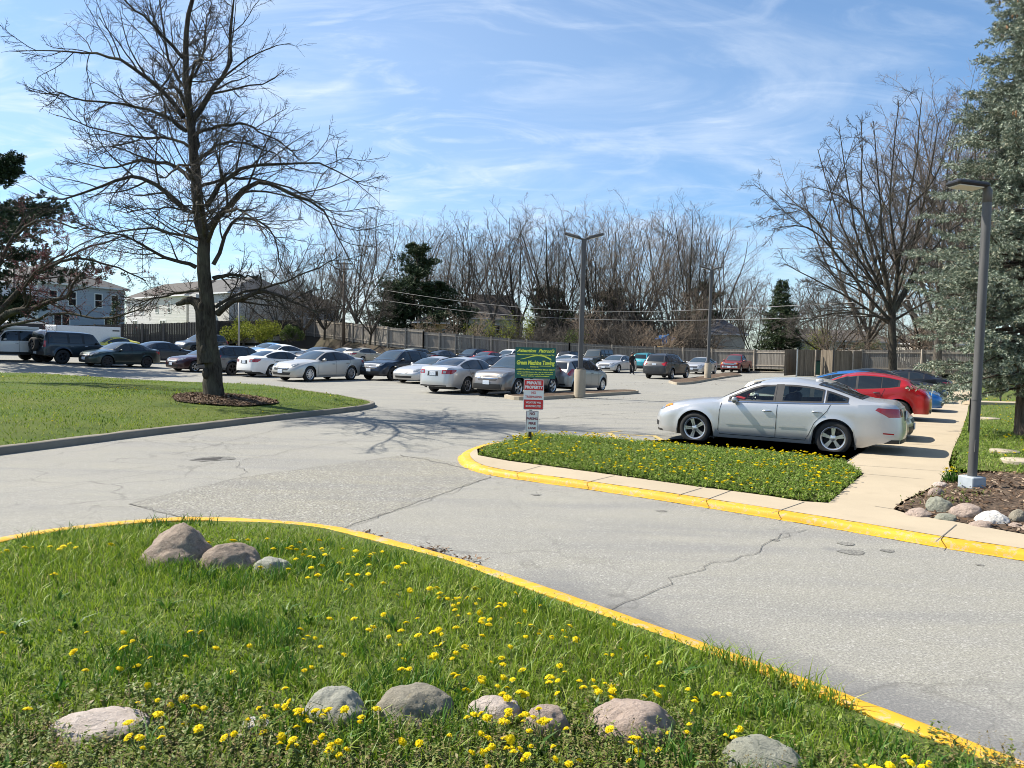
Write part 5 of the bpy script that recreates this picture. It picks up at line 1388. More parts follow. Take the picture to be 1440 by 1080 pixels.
# pale row set back on the lawn
def row_house(x0, x1, D0, D1, ztop, label, wall, wins, roof="roof_brown", steps=(), hip=2.5):
    a = AT(x0, 470, D0); b_ = AT(x1, 470, D1); a.z = b_.z = 2.1; d = b_-a; L_ = d.length
    h = house_at("townhouse", a, math.atan2(d.y, d.x), label, "townhouses above the dark fence")
    block(h, 0, L_, 0, 9, -2, ztop, wall); gable_roof(h, 0, L_, 0, 9, ztop+.16, 2.3, "x", roof, .45, hip)
    for x, z, w_, h_ in wins: window(h, (x*L_, 0, z), (1, 0, 0), 0, w_, h_, (0, -1, 0), "sash" if h_ < 1.8 else "slide")
    for x, w_ in steps:
        block(h, x*L_, x*L_+w_, -1.6, -.003, -2, ztop-.05, "siding_white", "bay"); 
    return h
row_house(178, 262, 112, 98, 5.2, "pale townhouse with brown roof set back beyond the sunny lawn", "siding_white", [(.06, 3.2, .9, 1.3), (.26, 3.2, .9, 1.3), (.52, 3.2, .9, 1.3), (.72, 3.2, .9, 1.3), (.12, .1, 1.7, 2.0), (.6, .1, 1.7, 2.0)])
row_house(236, 322, 104, 92, 5.3, "cream townhouse with stepped bays behind the big bare tree", "siding_cream", [(.1, 3.2, .9, 1.3), (.45, 3.2, .9, 1.3), (.85, 3.2, .8, 1.3), (.4, .1, 1.7, 2.0)], "roof_grey", ((.58, 2.0),))
row_house(322, 400, 97, 102, 5.2, "grey townhouse in shade behind the lowest limb of the bare tree", "siding_shaded", [(.1, 3.2, .9, 1.3), (.4, 3.2, .9, 1.3), (.7, 3.2, .9, 1.3), (.65, .1, 1.7, 2.0)])
row_house(402, 476, 110, 118, 4.8, "farther townhouse with reddish brown roof behind small bare trees", "siding_shaded", [(.1, 3.2, .9, 1.3), (.4, 3.2, .9, 1.3), (.7, 3.2, .9, 1.3)], "roof_brown")
# air conditioners, steps
for i, (x, y, D) in enumerate(((193, 456, 93), (204, 457, 92.5), (352, 466, 92))):
    p = AT(x, y, D); p.z = 2.02; o = empty("air_conditioner", p, .4, ["grey air conditioner beside the pale townhouse steps", "squat grey air conditioner next to another by the pale wall", "pale air conditioner by the shaded townhouse"][i], "air conditioner", "outdoor air conditioners")
    k = MB(); k.box(-.42, .42, -.42, .42, 0, .85, bev=.03); k.build("casing", M["box_grey"], o); k = MB(); k.lathe([(.36, .851), (.36, .90), (.30, .93), (0, .93)], 16); k.build("fan_guard", M["black_metal"], o)
p = AT(206, 459.5, 86); p.z = 2.02; k = MB()
for i in range(4): k.box(-.6+i*.45, .6+i*.45, i*.6, i*.6+.6, -.1, .14*(i+1))
o = k.build("garden_steps", M["pale_concrete"], None); o.location = p; o.rotation_euler = (0, 0, .3); tag(o, "pale concrete steps climbing the sunny townhouse lawn", "steps")
# beyond the fences
def simple_house(name, x0, x1, D, zb, ztop, rise, depth, wall, roof, label, axis="x", yaw=None, wins=(), hip=0, cat="house"):
    a = AT(x0, 500, D); b_ = AT(x1, 500, D); a.z = b_.z = zb; L_ = (b_-a).length
    h = empty(name, a, yaw or 0, label, cat); block(h, 0, L_, 0, depth, -1, ztop-zb, wall); gable_roof(h, 0, L_, 0, depth, ztop-zb+.16, rise, axis, roof, .35, hip)
    for x, z, w_, h_ in wins: window(h, (x*L_, 0, z), (1, 0, 0), 0, w_, h_, (0, -1, 0), "sash")
    return h
h = simple_house("garden_shed", 584, 627, 88, 1.4, 4.3, .8, 3, "tan_boards", "roof_brown", "tan boarded garden shed below the dark evergreen", "y", R(14), cat="shed")
p = AT(629, 471, 88.5); k = MB(); k.box(0, 1.0, -.05, .05, 0, 2.0, bev=.02); k.box(.3, .7, -.07, -.051, 1.1, 1.7); o = k.build("door", M["teal_door"], h); o.location = (3.0, -.06, .3)
simple_house("house", 652, 735, 108, 1.0, 5.6, 3.6, 9, "siding_green", "roof_brown", "house with steep brown roof behind the thin bare trunks", "x", R(8), [(.15, 2.6, 1.6, 1.2), (.5, 2.6, 1.2, 1.2)], 1.5)
simple_house("garage", 1000, 1048, 93, .3, 3.9, 1.9, 7, "siding_cream", "roof_dark", "cream garage with dark gable roof between lamp pole and spruce", "x", R(4), (), 2.0, cat="garage")
simple_house("house", 1120, 1262, 86, .3, 3.3, 1.3, 8, "siding_green", "roof_brown", "low pale green house behind the bin enclosure", "x", R(3), [(.18, 1.4, 1.1, 1.1), (.42, 1.9, 1.4, .8), (.75, 1.5, 1.4, 1.0)], 1.5)
simple_house("house", 1290, 1420, 96, .3, 3.4, 1.8, 8, "siding_cream", "roof_brown", "low cream house with brown roof glimpsed behind the blue spruce", "x", R(-4), [(.25, 1.4, 1.3, 1.1)], 2)
simple_house("house", 775, 850, 118, .6, 4.2, 1.8, 8, "siding_cream", "roof_grey", "grey roofed house hidden in the thicket behind the lamp pole", "x", R(5), [(.3, 1.5, 1.3, 1.1)], 1.5)
# playhouse with blue canopy
p = AT(935, 497, 88); p.z = .35; ph = empty("playhouse", p, R(15), "small tan play tower with torn blue tarp canopy beyond the fence", "play tower")
k = MB()
for x in (-.6, .6):
    for y in (-.6, .6): k.box(x-.05, x+.05, y-.05, y+.05, 0, 3.2)
k.build("frame", M["rail"], ph); k = MB(); k.box(-.66, .66, -.66, .66, 1.1, 2.0, bev=.01); k.build("tower_box", M["tan_boards"], ph)
k = MB(); g = 6
v = [(-.9+i*1.8/g, -.9+j*1.8/g, 3.3-.45*abs(i-g/2)/(g/2)+rnd.uniform(-.13, .13)) for j in range(g+1) for i in range(g+1)]
k.add(v, [(j*(g+1)+i, j*(g+1)+i+1, (j+1)*(g+1)+i+1, (j+1)*(g+1)+i) for j in range(g) for i in range(g)]); k.build("tarp_canopy", PAINT["blue"], ph, True)
k = MB(); k.quad((-.9, -.92, 3.0), (-.2, -.92, 3.1), (-.25, -.95, 2.3), (-.8, -.98, 2.2)); k.quad((.2, -.92, 3.05), (.9, -.92, 2.95), (.7, -.97, 2.7), (.25, -.95, 2.6)); k.build("tarp_flap", PAINT["blue"], ph)
# ------------------------------------------------------------------ trees
class TB:
    """branches gathered as poly-lines of equal point counts, turned into tubes together"""
    def __init__(s, seed): s.r = random.Random(seed); s.b = []      # (pts, radii)
    def branch(s, p, d, L, r0, r1, K, wig, trop, end_trop=None):
        r_ = s.r; pts = [Vector(p)]; d = Vector(d).normalized(); st = L/(K-1)
        for i in range(K-1):
            t = i/(K-1); tr = trop if end_trop is None else trop+(end_trop-trop)*t
            d = (d+Vector((r_.gauss(0, wig), r_.gauss(0, wig), r_.gauss(0, wig)+tr))).normalized()
            pts.append(pts[-1]+d*st)
        rad = [r0+(r1-r0)*(i/(K-1)) for i in range(K)]
        s.b.append((pts, rad)); return pts, rad
    def line(s, pts, r0, r1, K=12, pw=.8):
        P = [Vector(p) for p in pts]; out = []
        for i in range(len(P)-1):
            p0 = P[max(0, i-1)]; p1 = P[i]; p2 = P[i+1]; p3 = P[min(len(P)-1, i+2)]
            for k_ in range(8):
                t = k_/8; out.append(.5*((2*p1)+(p2-p0)*t+(2*p0-5*p1+4*p2-p3)*t*t+(3*p1-p0-3*p2+p3)*t**3))
        out.append(P[-1])
        idx = [round(i*(len(out)-1)/(K-1)) for i in range(K)]
        pts = [out[i]+Vector((s.r.gauss(0, .02), s.r.gauss(0, .02), s.r.gauss(0, .02)))*(1 if 0 < i < len(out)-1 else 0) for i in idx]
        rad = [r0+(r1-r0)*(i/(K-1))**pw for i in range(K)]
        s.b.append((pts, rad)); return pts, rad
    def at(s, pr, t):
        pts, rad = pr; f = t*(len(pts)-1); i = min(len(pts)-2, int(f)); k_ = f-i
        return pts[i].lerp(pts[i+1], k_), (pts[i+1]-pts[i]).normalized(), rad[i]+(rad[i+1]-rad[i])*k_
    def kids(s, pr, n, t0, t1, ang, L, lv, spec):
        """side branches; spec[lv] = dict(n, t0, ang, ratio, K, wig, trop, rr, rmin)"""
        r_ = s.r
        for i in range(n):
            t = t0+(t1-t0)*(i+r_.random())/n
            p, d, rad = s.at(pr, min(.999, t))
            ax = d.cross(Vector((r_.gauss(0, 1), r_.gauss(0, 1), r_.gauss(0, 1)))).normalized()
            a = R(r_.gauss(ang, 10)); q = (d*math.cos(a)+ax*math.sin(a))
            if "up" in spec[lv]: q.z += spec[lv]["up"]
            sp = spec[lv]; l2 = L*sp["ratio"]*(1.15-.6*t)*r_.uniform(.7, 1.25); rr = max(sp["rmin"], rad*sp["rr"])
            c = s.branch(p, q, l2, rr, max(sp["rmin"]*.55, rr*.25), sp["K"], sp["wig"], sp["trop"])
            if lv+1 < len(spec): s.kids(c, spec[lv+1]["n"], spec[lv+1].get("t0", .15), 1, spec[lv+1]["ang"], l2, lv+1, spec)
    def mesh(s, name, lo, hi, sides):
        """the branches whose base radius lies in [lo, hi)"""
        groups = {}
        for pts, rad in s.b:
            if lo <= rad[0] < hi: groups.setdefault(len(pts), []).append((pts, rad))
        V = []; F = []; base = 0
        for K, bl in groups.items():
            P = np.array([[tuple(p) for p in b[0]] for b in bl]); Rr = np.array([b[1] for b in bl]); n = len(bl)
            T = np.empty_like(P); T[:, 1:-1] = P[:, 2:]-P[:, :-2]; T[:, 0] = P[:, 1]-P[:, 0]; T[:, -1] = P[:, -1]-P[:, -2]
            T /= np.maximum(1e-9, np.linalg.norm(T, axis=2, keepdims=True))
            m_ = T.mean(1); ref = np.where(np.abs(m_[:, 2:3]) > .8, np.array([[1., 0, 0]]), np.array([[0, 0, 1.]]))[:, None, :]
            U = np.cross(T, ref); U /= np.maximum(1e-9, np.linalg.norm(U, axis=2, keepdims=True)); W_ = np.cross(T, U)
            ang = np.arange(sides)*2*np.pi/sides
            ring_ = P[:, :, None]+Rr[:, :, None, None]*(U[:, :, None]*np.cos(ang)[None, None, :, None]+W_[:, :, None]*np.sin(ang)[None, None, :, None])
            V.append(ring_.reshape(-1, 3))
            b0 = (np.arange(n)*K*sides)[:, None, None]; i = (np.arange(K-1)*sides)[None, :, None]; j = np.arange(sides)[None, None, :]; j2 = (j+1) % sides
            q = np.stack([b0+i+j, b0+i+j2, b0+i+sides+j2, b0+i+sides+j], -1).reshape(-1, 4)+base
            F.append(q); base += n*K*sides
        if not V: return None
        return mesh_np(name, np.concatenate(V), np.concatenate(F), True)
def tree_obj(tb, name, bark_m, twig_m, split=.05, big=8, small=3, mid=.016):
    root = empty(name, (0, 0, 0))
    link("trunk", tb.mesh("trunk", mid, 9, big), bark_m, root); c = tb.mesh("crown", 0, mid, small)
    if c: link("crown", c, twig_m, root)
    return root

# the large bare tree on the lawn
TBASE = G(300, 557, .40)
def hero_tree():
    tb = TB(11); Y0 = TBASE.y; r_ = tb.r
    def pt(x, y, dy=0): return AT(x, y, Y0+dy)
    tr = tb.line([TBASE-Vector((0, 0, .4)), TBASE+Vector((.0, 0, .25)), pt(297, 500), pt(292, 440), pt(288, 380), pt(283, 320), pt(276, 260), pt(271, 210), pt(267, 165), pt(262, 110), pt(260, 60), pt(270, 0), pt(282, -60), pt(286, -140)], .27, .022, 34, .82)
    k_ = tb.b[-1][1]; k_[0] = .42; k_[1] = .34; k_[2] = .285; k_[3] = .27
    tb.line([TBASE+Vector((-.16, -.1, .9)), pt(281, 430), pt(262, 424), pt(248, 428)], .24, .05, 8)
    limbs = [([(306, 441), (337, 419), (379, 411), (412, 424), (446, 441)], .13, -1.0), ([(303, 432), (340, 412), (395, 398), (440, 380), (470, 365)], .07, 1.5), ([(276, 376), (225, 359), (180, 334), (124, 321)], .085, -1.0), ([(262, 296), (232, 270), (195, 249), (150, 259), (94, 279), (56, 276)], .115, -.6),
             ([(266, 251), (240, 232), (195, 227), (160, 236), (110, 228)], .09, 1.0), ([(262, 184), (232, 165), (180, 148), (112, 139), (79, 129)], .085, -.4), ([(258, 165), (225, 124), (180, 90), (142, 77), (101, 73), (49, 71)], .10, .5),
             ([(259, 82), (225, 45), (188, 11), (140, -30)], .08, -.5), ([(270, 168), (300, 127), (322, 90), (326, 30), (330, -60)], .13, .4), ([(277, 187), (319, 174), (360, 182), (412, 214)], .075, -1.2), ([(276, 229), (300, 208), (337, 199), (394, 221)], .08, 1.2),
             ([(289, 292), (311, 259), (345, 236), (382, 232), (442, 229), (500, 255)], .11, -.4), ([(293, 322), (326, 281), (367, 255), (412, 274), (450, 292), (487, 356)], .13, -.8), ([(300, 372), (322, 319), (345, 306), (382, 322), (392, 368)], .085, .6), ([(300, 392), (330, 386), (356, 391)], .10, -.1),
             ([(286, 408), (250, 412), (215, 420), (190, 428)], .06, 1.0), ([(288, 340), (250, 330), (210, 322), (150, 330), (100, 352)], .07, 1.4), ([(280, 300), (240, 292), (180, 300)], .05, -2.0), ([(264, 130), (240, 90), (228, 30), (220, -40)], .07, .8), ([(263, 120), (285, 80), (290, 20)], .06, -.8), ([(270, 205), (235, 195), (170, 190), (90, 165)], .07, .9), ([(281, 262), (330, 250), (400, 262), (470, 300)], .07, 1.6)]
    for k in range(10):                            # limbs reaching towards and away from the camera
        h = r_.uniform(.15, .9); sgn = -1 if k % 2 else 1; y0 = 400-h*330; x0 = 297-.13*(400-y0)*.9
        L_ = r_.uniform(2.6, 5.6)*(1.15-.55*h); sx_ = r_.uniform(-70, 70)
        limbs.append(([(x0, y0), (x0+sx_*.4, y0-40), (x0+sx_*.8, y0-48), (x0+sx_*1.3, y0-20-h*30)], .09*(1.15-.5*h), sgn*L_))
    spec = [dict(n=11, t0=.12, ang=42, ratio=.42, K=7, wig=.13, trop=.045, rr=.48, rmin=.012), dict(n=7, t0=.15, ang=40, ratio=.46, K=5, wig=.15, trop=.04, rr=.45, rmin=.0068), dict(n=5, t0=.1, ang=38, ratio=.5, K=4, wig=.16, trop=.0, rr=.5, rmin=.0052)]
    for pts, r0, dy in limbs:
        n = len(pts); pr = tb.line([pt(x, y, dy*(i/(n-1))) for i, (x, y) in enumerate(pts)], r0*.72, .013, 12)
        L_ = sum((b-a).length for a, b in zip(pr[0][:-1], pr[0][1:]))
        tb.kids(pr, 11, .14, 1, 42, L_, 0, spec)
        for i in range(2): tb.branch(pr[0][-1], (pr[0][-1]-pr[0][-2])+Vector((r_.gauss(0, .1), r_.gauss(0, .1), r_.gauss(0, .1))), L_*.2, .012, .004, 5, .12, 0)
    tb.kids(tr, 26, .30, 1, 65, 5.2, 0, [dict(spec[0], ratio=.38, rr=.13)]+spec[1:])
    root = tree_obj(tb, "bare_tree", M["bark"], M["twig"], .05, 14, 3, .011)
    tag(root, "tall bare spreading tree on the lawn with thick dark trunk in a mulch ring", "tree"); 
    return root, tb
hero_root, hero_tb = hero_tree()
# lumps on the trunk
for (x, y, dy, s_) in ((286.5, 492, -.22, .11), (283, 432, -.14, .10), (289, 525, -.25, .10)):
    p = AT(x, y, TBASE.y+dy); k = MB(); k.lathe([(0, -s_*1.6)]+[(s_*math.sin(a)*.9, -s_*1.6*math.cos(a)) for a in np.linspace(.4, 2.7, 7)]+[(0, s_*1.6)], 9, 0, Matrix.Translation(p)); k.build("burl", M["bark"], hero_root, True)

# prototypes of the trees that stand behind
def vase(seed, Ht, fork, spread, nl=6, r0=.22, wig=.10, up=.05, den=1.0, rmin=.0105, trunk2=False):
    tb = TB(seed); r_ = tb.r
    tr = tb.branch((0, 0, -.3), (r_.gauss(0, .05), r_.gauss(0, .05), 1), Ht*fork+.3, r0*1.2, r0*.8, 7, .03, .05)
    spec = [dict(n=int(7*den), t0=.2, ang=42, ratio=.40, K=6, wig=wig, trop=up, rr=.55, rmin=.02), dict(n=int(6*den), t0=.15, ang=44, ratio=.45, K=5, wig=wig*1.2, trop=up*.8, rr=.5, rmin=rmin*1.1), dict(n=6, t0=.1, ang=40, ratio=.5, K=4, wig=wig*1.2, trop=up*.5, rr=.6, rmin=rmin*.9)]
    for i in range(nl):
        a = 2*math.pi*(i+r_.uniform(-.3, .3))/nl; t = r_.uniform(.72, .999); p, d, rad = tb.at(tr, t)
        s_ = spread*r_.uniform(.55, 1.2); q = Vector((math.cos(a)*s_, math.sin(a)*s_, 1)); L_ = Ht*(1-fork)*r_.uniform(.8, 1.05)*(1+.25*s_)
        pr = tb.branch(p, q, L_, r0*r_.uniform(.42, .62), .03, 10, wig*.7, up)
        tb.kids(pr, int(9*den), .16, 1, 36, L_, 0, spec)
    return tb
def shrub_tb(seed, Ht, n=12, spread=.5, rmin=.009):
    tb = TB(seed); r_ = tb.r
    spec = [dict(n=5, t0=.2, ang=34, ratio=.45, K=5, wig=.16, trop=.02, rr=.6, rmin=rmin*1.3), dict(n=5, t0=.1, ang=36, ratio=.5, K=4, wig=.16, trop=.0, rr=.6, rmin=rmin)]
    for i in range(n):
        a = r_.uniform(0, 6.28); s_ = spread*r_.random()**.5*1.6
        pr = tb.branch((r_.gauss(0, .25), r_.gauss(0, .25), -.1), (math.cos(a)*s_, math.sin(a)*s_, 1), Ht*r_.uniform(.6, 1.1), .05 if i < 4 else .03, .01, 8, .10, -.01)
        tb.kids(pr, 8, .2, 1, 36, Ht, 0, spec)
    return tb
PROTO = {}
def proto(key, tb, bark_m, twig_m, split=.07, mid=.017): PROTO[key] = (tree_obj(tb, "bare_tree", bark_m, twig_m, split, 7, 3, mid), [False])
proto("wide", vase(3, 19, .20, .55, 8, .30, .11, .03, 1.15), M["bark_grey"], M["twig_grey"])
proto("tall", vase(5, 19, .28, .34, 5, .22, .085, .045, 1.0), M["bark_grey"], M["twig_grey"])
proto("tall_dark", vase(8, 19, .22, .40, 6, .24, .085, .045, 1.0), M["bark"], M["twig_dark"])
proto("pale", vase(13, 19, .16, .48, 8, .22, .095, .04, 1.15), M["bark_grey"], M["twig_pale"])
proto("red", vase(17, 14, .18, .5, 8, .20, .12, .03, 1.15), M["bark_grey"], M["twig_red"])
proto("low", vase(23, 7, .14, .85, 8, .13, .15, .0, 1.0, .010), M["bark"], M["twig_dark"], .05)
proto("shrub", shrub_tb(31, 3.4, 13, .45), M["twig_dark"], M["twig_dark"], .05)
proto("shrub_pale", shrub_tb(37, 3.6, 10, .5), M["twig_pale"], M["twig_pale"], .05)
def place(key, x, yb, D, ytop, label, group=None, z=None, wide=1.0, rot=None, name="bare_tree", cat="tree"):
    root, used = PROTO[key]
    p = AT(x, yb, D)
    if z is not None: p.z = z
    if not used[0]: o = root; used[0] = True; base_dims[key] = max((v.co.z for c in o.children for v in c.data.vertices))
    else: o = copy_tree(root)
    ht = AT(x, ytop, D).z-p.z; s_ = ht/base_dims[key]
    o.name = name; o.location = p; o.scale = (s_*wide, s_*wide, s_); o.rotation_euler = (0, 0, rnd.uniform(0, 6.28) if rot is None else rot)
    return tag(o, label, cat, group)
base_dims = {}
BG = "bare trees beyond the back fence"
def right_tree():
    D = 50; b0 = AT(1257, 508, D); b0.z = .1; tb = TB(77); r_ = tb.r; P = lambda x, y, dy=0: AT(x, y, D+dy)
    tb.line([b0-Vector((0, 0, .3)), P(1255, 490), P(1253, 465), P(1255, 435)], .27, .22, 8)
    limbs = [([(1255, 440), (1262, 380), (1275, 300), (1290, 210), (1297, 130)], .15, 1), ([(1262, 380), (1252, 280), (1264, 140)], .10, -2), ([(1240, 400), (1214, 300), (1212, 170)], .10, 2), ([(1256, 430), (1295, 300), (1322, 165)], .11, -1.5), ([(1250, 430), (1190, 330), (1150, 210)], .10, 1.5), ([(1254, 446), (1235, 400), (1205, 330), (1192, 260), (1180, 180)], .13, -1), ([(1253, 452), (1215, 410), (1172, 352), (1130, 318), (1085, 322)], .12, -2), ([(1252, 456), (1205, 425), (1150, 395), (1105, 372)], .11, 2),
             ([(1257, 440), (1290, 385), (1330, 330), (1385, 290)], .12, 1), ([(1258, 435), (1305, 340), (1345, 230), (1362, 130)], .125, 2), ([(1255, 440), (1242, 360), (1238, 280), (1228, 170)], .12, -3), ([(1253, 450), (1200, 440), (1150, 445), (1120, 462)], .08, -3), ([(1258, 450), (1310, 420), (1360, 400)], .09, -2), ([(1256, 440), (1225, 330), (1190, 280), (1135, 262)], .13, 3),
             ([(1172, 352), (1140, 300), (1105, 285)], .07, -2.5), ([(1275, 300), (1320, 240), (1340, 170)], .09, 3)]
    spec = [dict(n=9, t0=.15, ang=44, ratio=.40, K=7, wig=.16, trop=.02, rr=.5, rmin=.016), dict(n=8, t0=.15, ang=42, ratio=.45, K=5, wig=.18, trop=.02, rr=.5, rmin=.0115), dict(n=5, t0=.1, ang=40, ratio=.5, K=4, wig=.18, trop=.01, rr=.55, rmin=.0085)]
    main = [tb.line([P(x, y, dy*(i/(len(pts)-1))) for i, (x, y) in enumerate(pts)], r0, .02, 12) for pts, r0, dy in limbs]; prs = list(main)
    for k in range(44):                            # secondary limbs leave the main ones at every height
        pr = main[k % len(main)]; q, d, rad = tb.at(pr, r_.uniform(.15, .7)); ax = d.cross(Vector((r_.gauss(0, 1), r_.gauss(0, 1), r_.gauss(0, 1)))).normalized(); a = R(r_.uniform(28, 62))
        prs.append(tb.branch(q, d*math.cos(a)+ax*math.sin(a)+Vector((0, 0, .12)), r_.uniform(2.6, 6.2), max(.03, rad*.62), .014, 10, .11, .03, -.02))
    for pr in prs: L_ = sum((b-a).length for a, b in zip(pr[0][:-1], pr[0][1:])); tb.kids(pr, 8, .2, 1, 44, min(7, L_)*.85, 0, spec)
    return tag(tree_obj(tb, "bare_tree", M["bark"], M["twig_dark"], .07, 9, 3, .016), "wide bare tree with dark trunk rising behind the parked blue and black cars", "tree")
right_tree()
place("wide", 1418, 507, 62, 20, "bare tree half hidden by the blue spruce near the frame edge", BG, .3, .8, 3.0)
place("pale", 1340, 507, 66, 96, "tall bare tree between the big dark trunk and the blue spruce", BG, .3, .9, 1.0)
place("wide", 1215, 507, 72, 190, "wide bare tree crown overlapping the big dark one", BG, .3, 1.0, 5.0)
place("pale", 1300, 507, 78, 180, "bare tree crown behind the big dark trunk", BG, .3, 1.1, 2.0)
place("wide", 1375, 507, 70, 110, "second bare crown left of the blue spruce", BG, .3, .9, 4.1)
place("wide", 1318, 507, 60, 78, "tallest wide bare crown behind the red hatchback row", BG, .3, 1.0, 2.4)
place("wide", 1392, 507, 57, 62, "tall bare tree with twigs overlapping the blue spruce tip", BG, .3, .9, 5.6)
place("low", 1170, 503, 76, 392, "low spreading bare tree over the bin enclosure", BG, .3, 1.2, 2.6)
place("low", 1310, 505, 70, 400, "low spreading bare tree before the cream house", BG, .3, 1.2, .6)
place("wide", 504, 480, 96, 258, "broad bare tree behind the utility pole beside the dark evergreen", BG, 1.8, .85, 2.2)
for i, (key, x, D, yt, wd, lb) in enumerate([
    ("red", 440, 118, 330, 1.0, "reddish bare tree above the far townhouse roof"), ("red", 398, 125, 352, 1.0, "small reddish bare tree beside the shaded grey townhouse"), ("tall", 586, 104, 292, 1.1, "slim bare tree rising just beyond the dark evergreen"), ("pale", 618, 110, 300, 1.0, "pale bare tree right of the evergreen crown"),
    ("tall_dark", 652, 100, 300, 1.0, "slender dark trunked tree before the brown roofed house"), ("tall", 690, 98, 274, 1.1, "tall bare tree with yellowish top over the brown roof"), ("tall_dark", 722, 98, 277, 1.0, "tall dark forked tree beside the brown roofed house"), ("tall", 757, 102, 283, 1.2, "tall grey tree above the green sign"),
    ("tall_dark", 775, 96, 290, 1.2, "dark forked tree just left of the lamp head"), ("wide", 806, 104, 280, .7, "dense bare tree directly behind the tall lamp pole"), ("pale", 845, 100, 276, 1.0, "pale twiggy tree between the lamp pole and thicket"), ("pale", 880, 97, 284, 1.1, "full rounded pale tree above the dark thicket"),
    ("wide", 905, 105, 272, .72, "tallest twiggy tree over the parked silver sedan with open door"), ("pale", 942, 98, 280, .9, "pale tree above the play tower"), ("tall_dark", 968, 94, 268, .9, "dark straight tree close to the farther lamp pole"), ("tall", 988, 97, 274, 1.0, "slim upright tree behind the farther lamp head"),
    ("tall", 1008, 100, 300, 1.1, "slim bare tree at the end of the tall row"), ("red", 1040, 118, 378, 1.0, "low reddish tree over the cream garage"), ("red", 1100, 128, 376, 1.2, "low reddish tree behind the dark spruce"), ("red", 1020, 130, 372, 1.0, "faint reddish tree beyond the farther lamp pole"),
    ("red", 1160, 110, 388, 1.3, "brown twiggy tree behind the low green house"), ("red", 1215, 100, 392, 1.2, "brown twiggy tree behind the bin enclosure"), ("red", 1285, 84, 398, 1.0, "forked brown tree right behind the big trunk"), ("red", 1330, 90, 385, 1.1, "brown twiggy tree showing left of the spruce"),
    ("red", 340, 130, 372, 1.0, "far reddish tree over the townhouse roofs"), ("red", 610, 125, 345, 1.2, "far brown tree behind the evergreen"),
    ("pale", 785, 113, 288, 1.1, "tan twiggy tree of the farther row near the lamp head"), ("wide", 890, 114, 284, 1.1, "broad tree of the farther row over the dark evergreens"), ("pale", 955, 112, 288, 1.1, "tan twiggy tree of the farther row before the far lamp"), ("wide", 640, 116, 308, 1.1, "broad tree of the farther row right of the evergreen"), ("pale", 560, 112, 300, 1.1, "tan twiggy tree rising behind the tall evergreen"), ("pale", 670, 114, 296, 1.1, "tan twiggy tree above the steep brown roof"), ("wide", 470, 116, 300, 1.1, "broad tree behind the utility pole crossarms"), ("tall", 700, 112, 292, 1.0, "grey tree second behind the brown roofed house"), ("tall_dark", 830, 95, 300, 1.0, "dark tree standing close right of the lamp pole")]):
    place(key, x, 495, D, yt, lb, BG, .5, wd)
place("low", 520, 481, 84, 372, "low multi trunked dark tree on the mulch bank before the fence", None, None, 1.0, 1.0)
place("low", 456, 474, 90, 372, "small bare tree on the bank by the fence corner", BG, None, 1.0, 2.0)
place("low", 395, 476, 88, 385, "small bare tree before the shaded grey townhouse", BG, None, 1.2, 3.2)
place("low", 428, 474, 92, 378, "small bare tree hiding the farther townhouse", BG, None, 1.2, 5.2)
place("low", 345, 478, 82, 400, "small bare tree standing among the green bushes", BG, None, 1.0, 4.0)
place("pale", 972, 500, 86, 398, "small pale barked tree leaning beside the play tower", BG, .3, .9, 1.3)
place("low", 1062, 500, 88, 402, "leaning bare tree between cream garage and dark spruce", BG, .3, .9, 5.0)
SG = "bare shrubs behind the back fence"
sx0 = [(x, rnd.choice(("shrub", "shrub", "shrub_pale")), rnd.uniform(83, 96), rnd.uniform(425, 462)) for x in (700, 716, 733, 748, 764, 780, 797, 812, 828, 842, 857, 872, 886, 902, 918, 930, 946, 962, 978, 990)]
for x, key, D, yt in sx0+[(x, "shrub", rnd.uniform(98, 106), rnd.uniform(395, 430)) for x in (770, 800, 822, 850, 875, 900, 925, 955)]:
    place(key, x, 500, D, yt, "leafless shrub in the tangled thicket behind the back fence", SG, .5, 1.25, None, "bare_shrub", "shrub")
for x, D, yt, lb in ((1180, 72, 448, "leafless shrub behind the bin enclosure boards"), (1268, 70, 440, "leafless shrub beside the big dark trunk"), (1318, 68, 438, "leafless shrub before the cream house near the spruce"), (655, 84, 430, "leafless shrub beside the tan shed door"), (600, 86, 440, "leafless shrub in front of the tan shed")):
    place("shrub_pale", x, 500, D, yt, lb, None, .5, 1.1, None, "bare_shrub", "shrub")

# ---- needles and leaves as many small faces
def needles_mesh(name, centers, axes, length, n, size, wid, seed, droop=0.0):
    """sprigs: n spikes around each axis"""
    g = np.random.default_rng(seed); c = np.repeat(np.asarray(centers, float), n, 0); a = np.repeat(np.asarray(axes, float), n, 0); N = len(c)
    a /= np.maximum(1e-6, np.linalg.norm(a, axis=1, keepdims=True))
    t = g.random((N, 1)); rdir = g.normal(size=(N, 3)); rdir -= (rdir*a).sum(1, keepdims=True)*a; rdir /= np.maximum(1e-6, np.linalg.norm(rdir, axis=1, keepdims=True))
    base = c+a*t*length; d = rdir*.8+a*.65; d[:, 2] -= droop; tip = base+d*size*(.7+.6*g.random((N, 1)))
    sd = np.cross(d, g.normal(size=(N, 3))); sd /= np.maximum(1e-6, np.linalg.norm(sd, axis=1, keepdims=True)); sd *= wid
    mid_ = base+(tip-base)*.4
    V = np.stack([base, mid_+sd, tip, mid_-sd], 1).reshape(-1, 3); F = np.arange(N*4).reshape(-1, 4)
    return mesh_np(name, V, F)
M["spruce_blue"] = island_mat("blue_spruce_needles", [(0, (.055, .08, .05)), (.45, (.16, .20, .145)), (.8, (.31, .36, .295)), (1, (.34, .31, .20))], .6, .3)
M["needle_dark"] = island_mat("dark_needles", [(0, (.010, .022, .010)), (.6, (.025, .048, .018)), (1, (.05, .075, .028))], .6, .3)
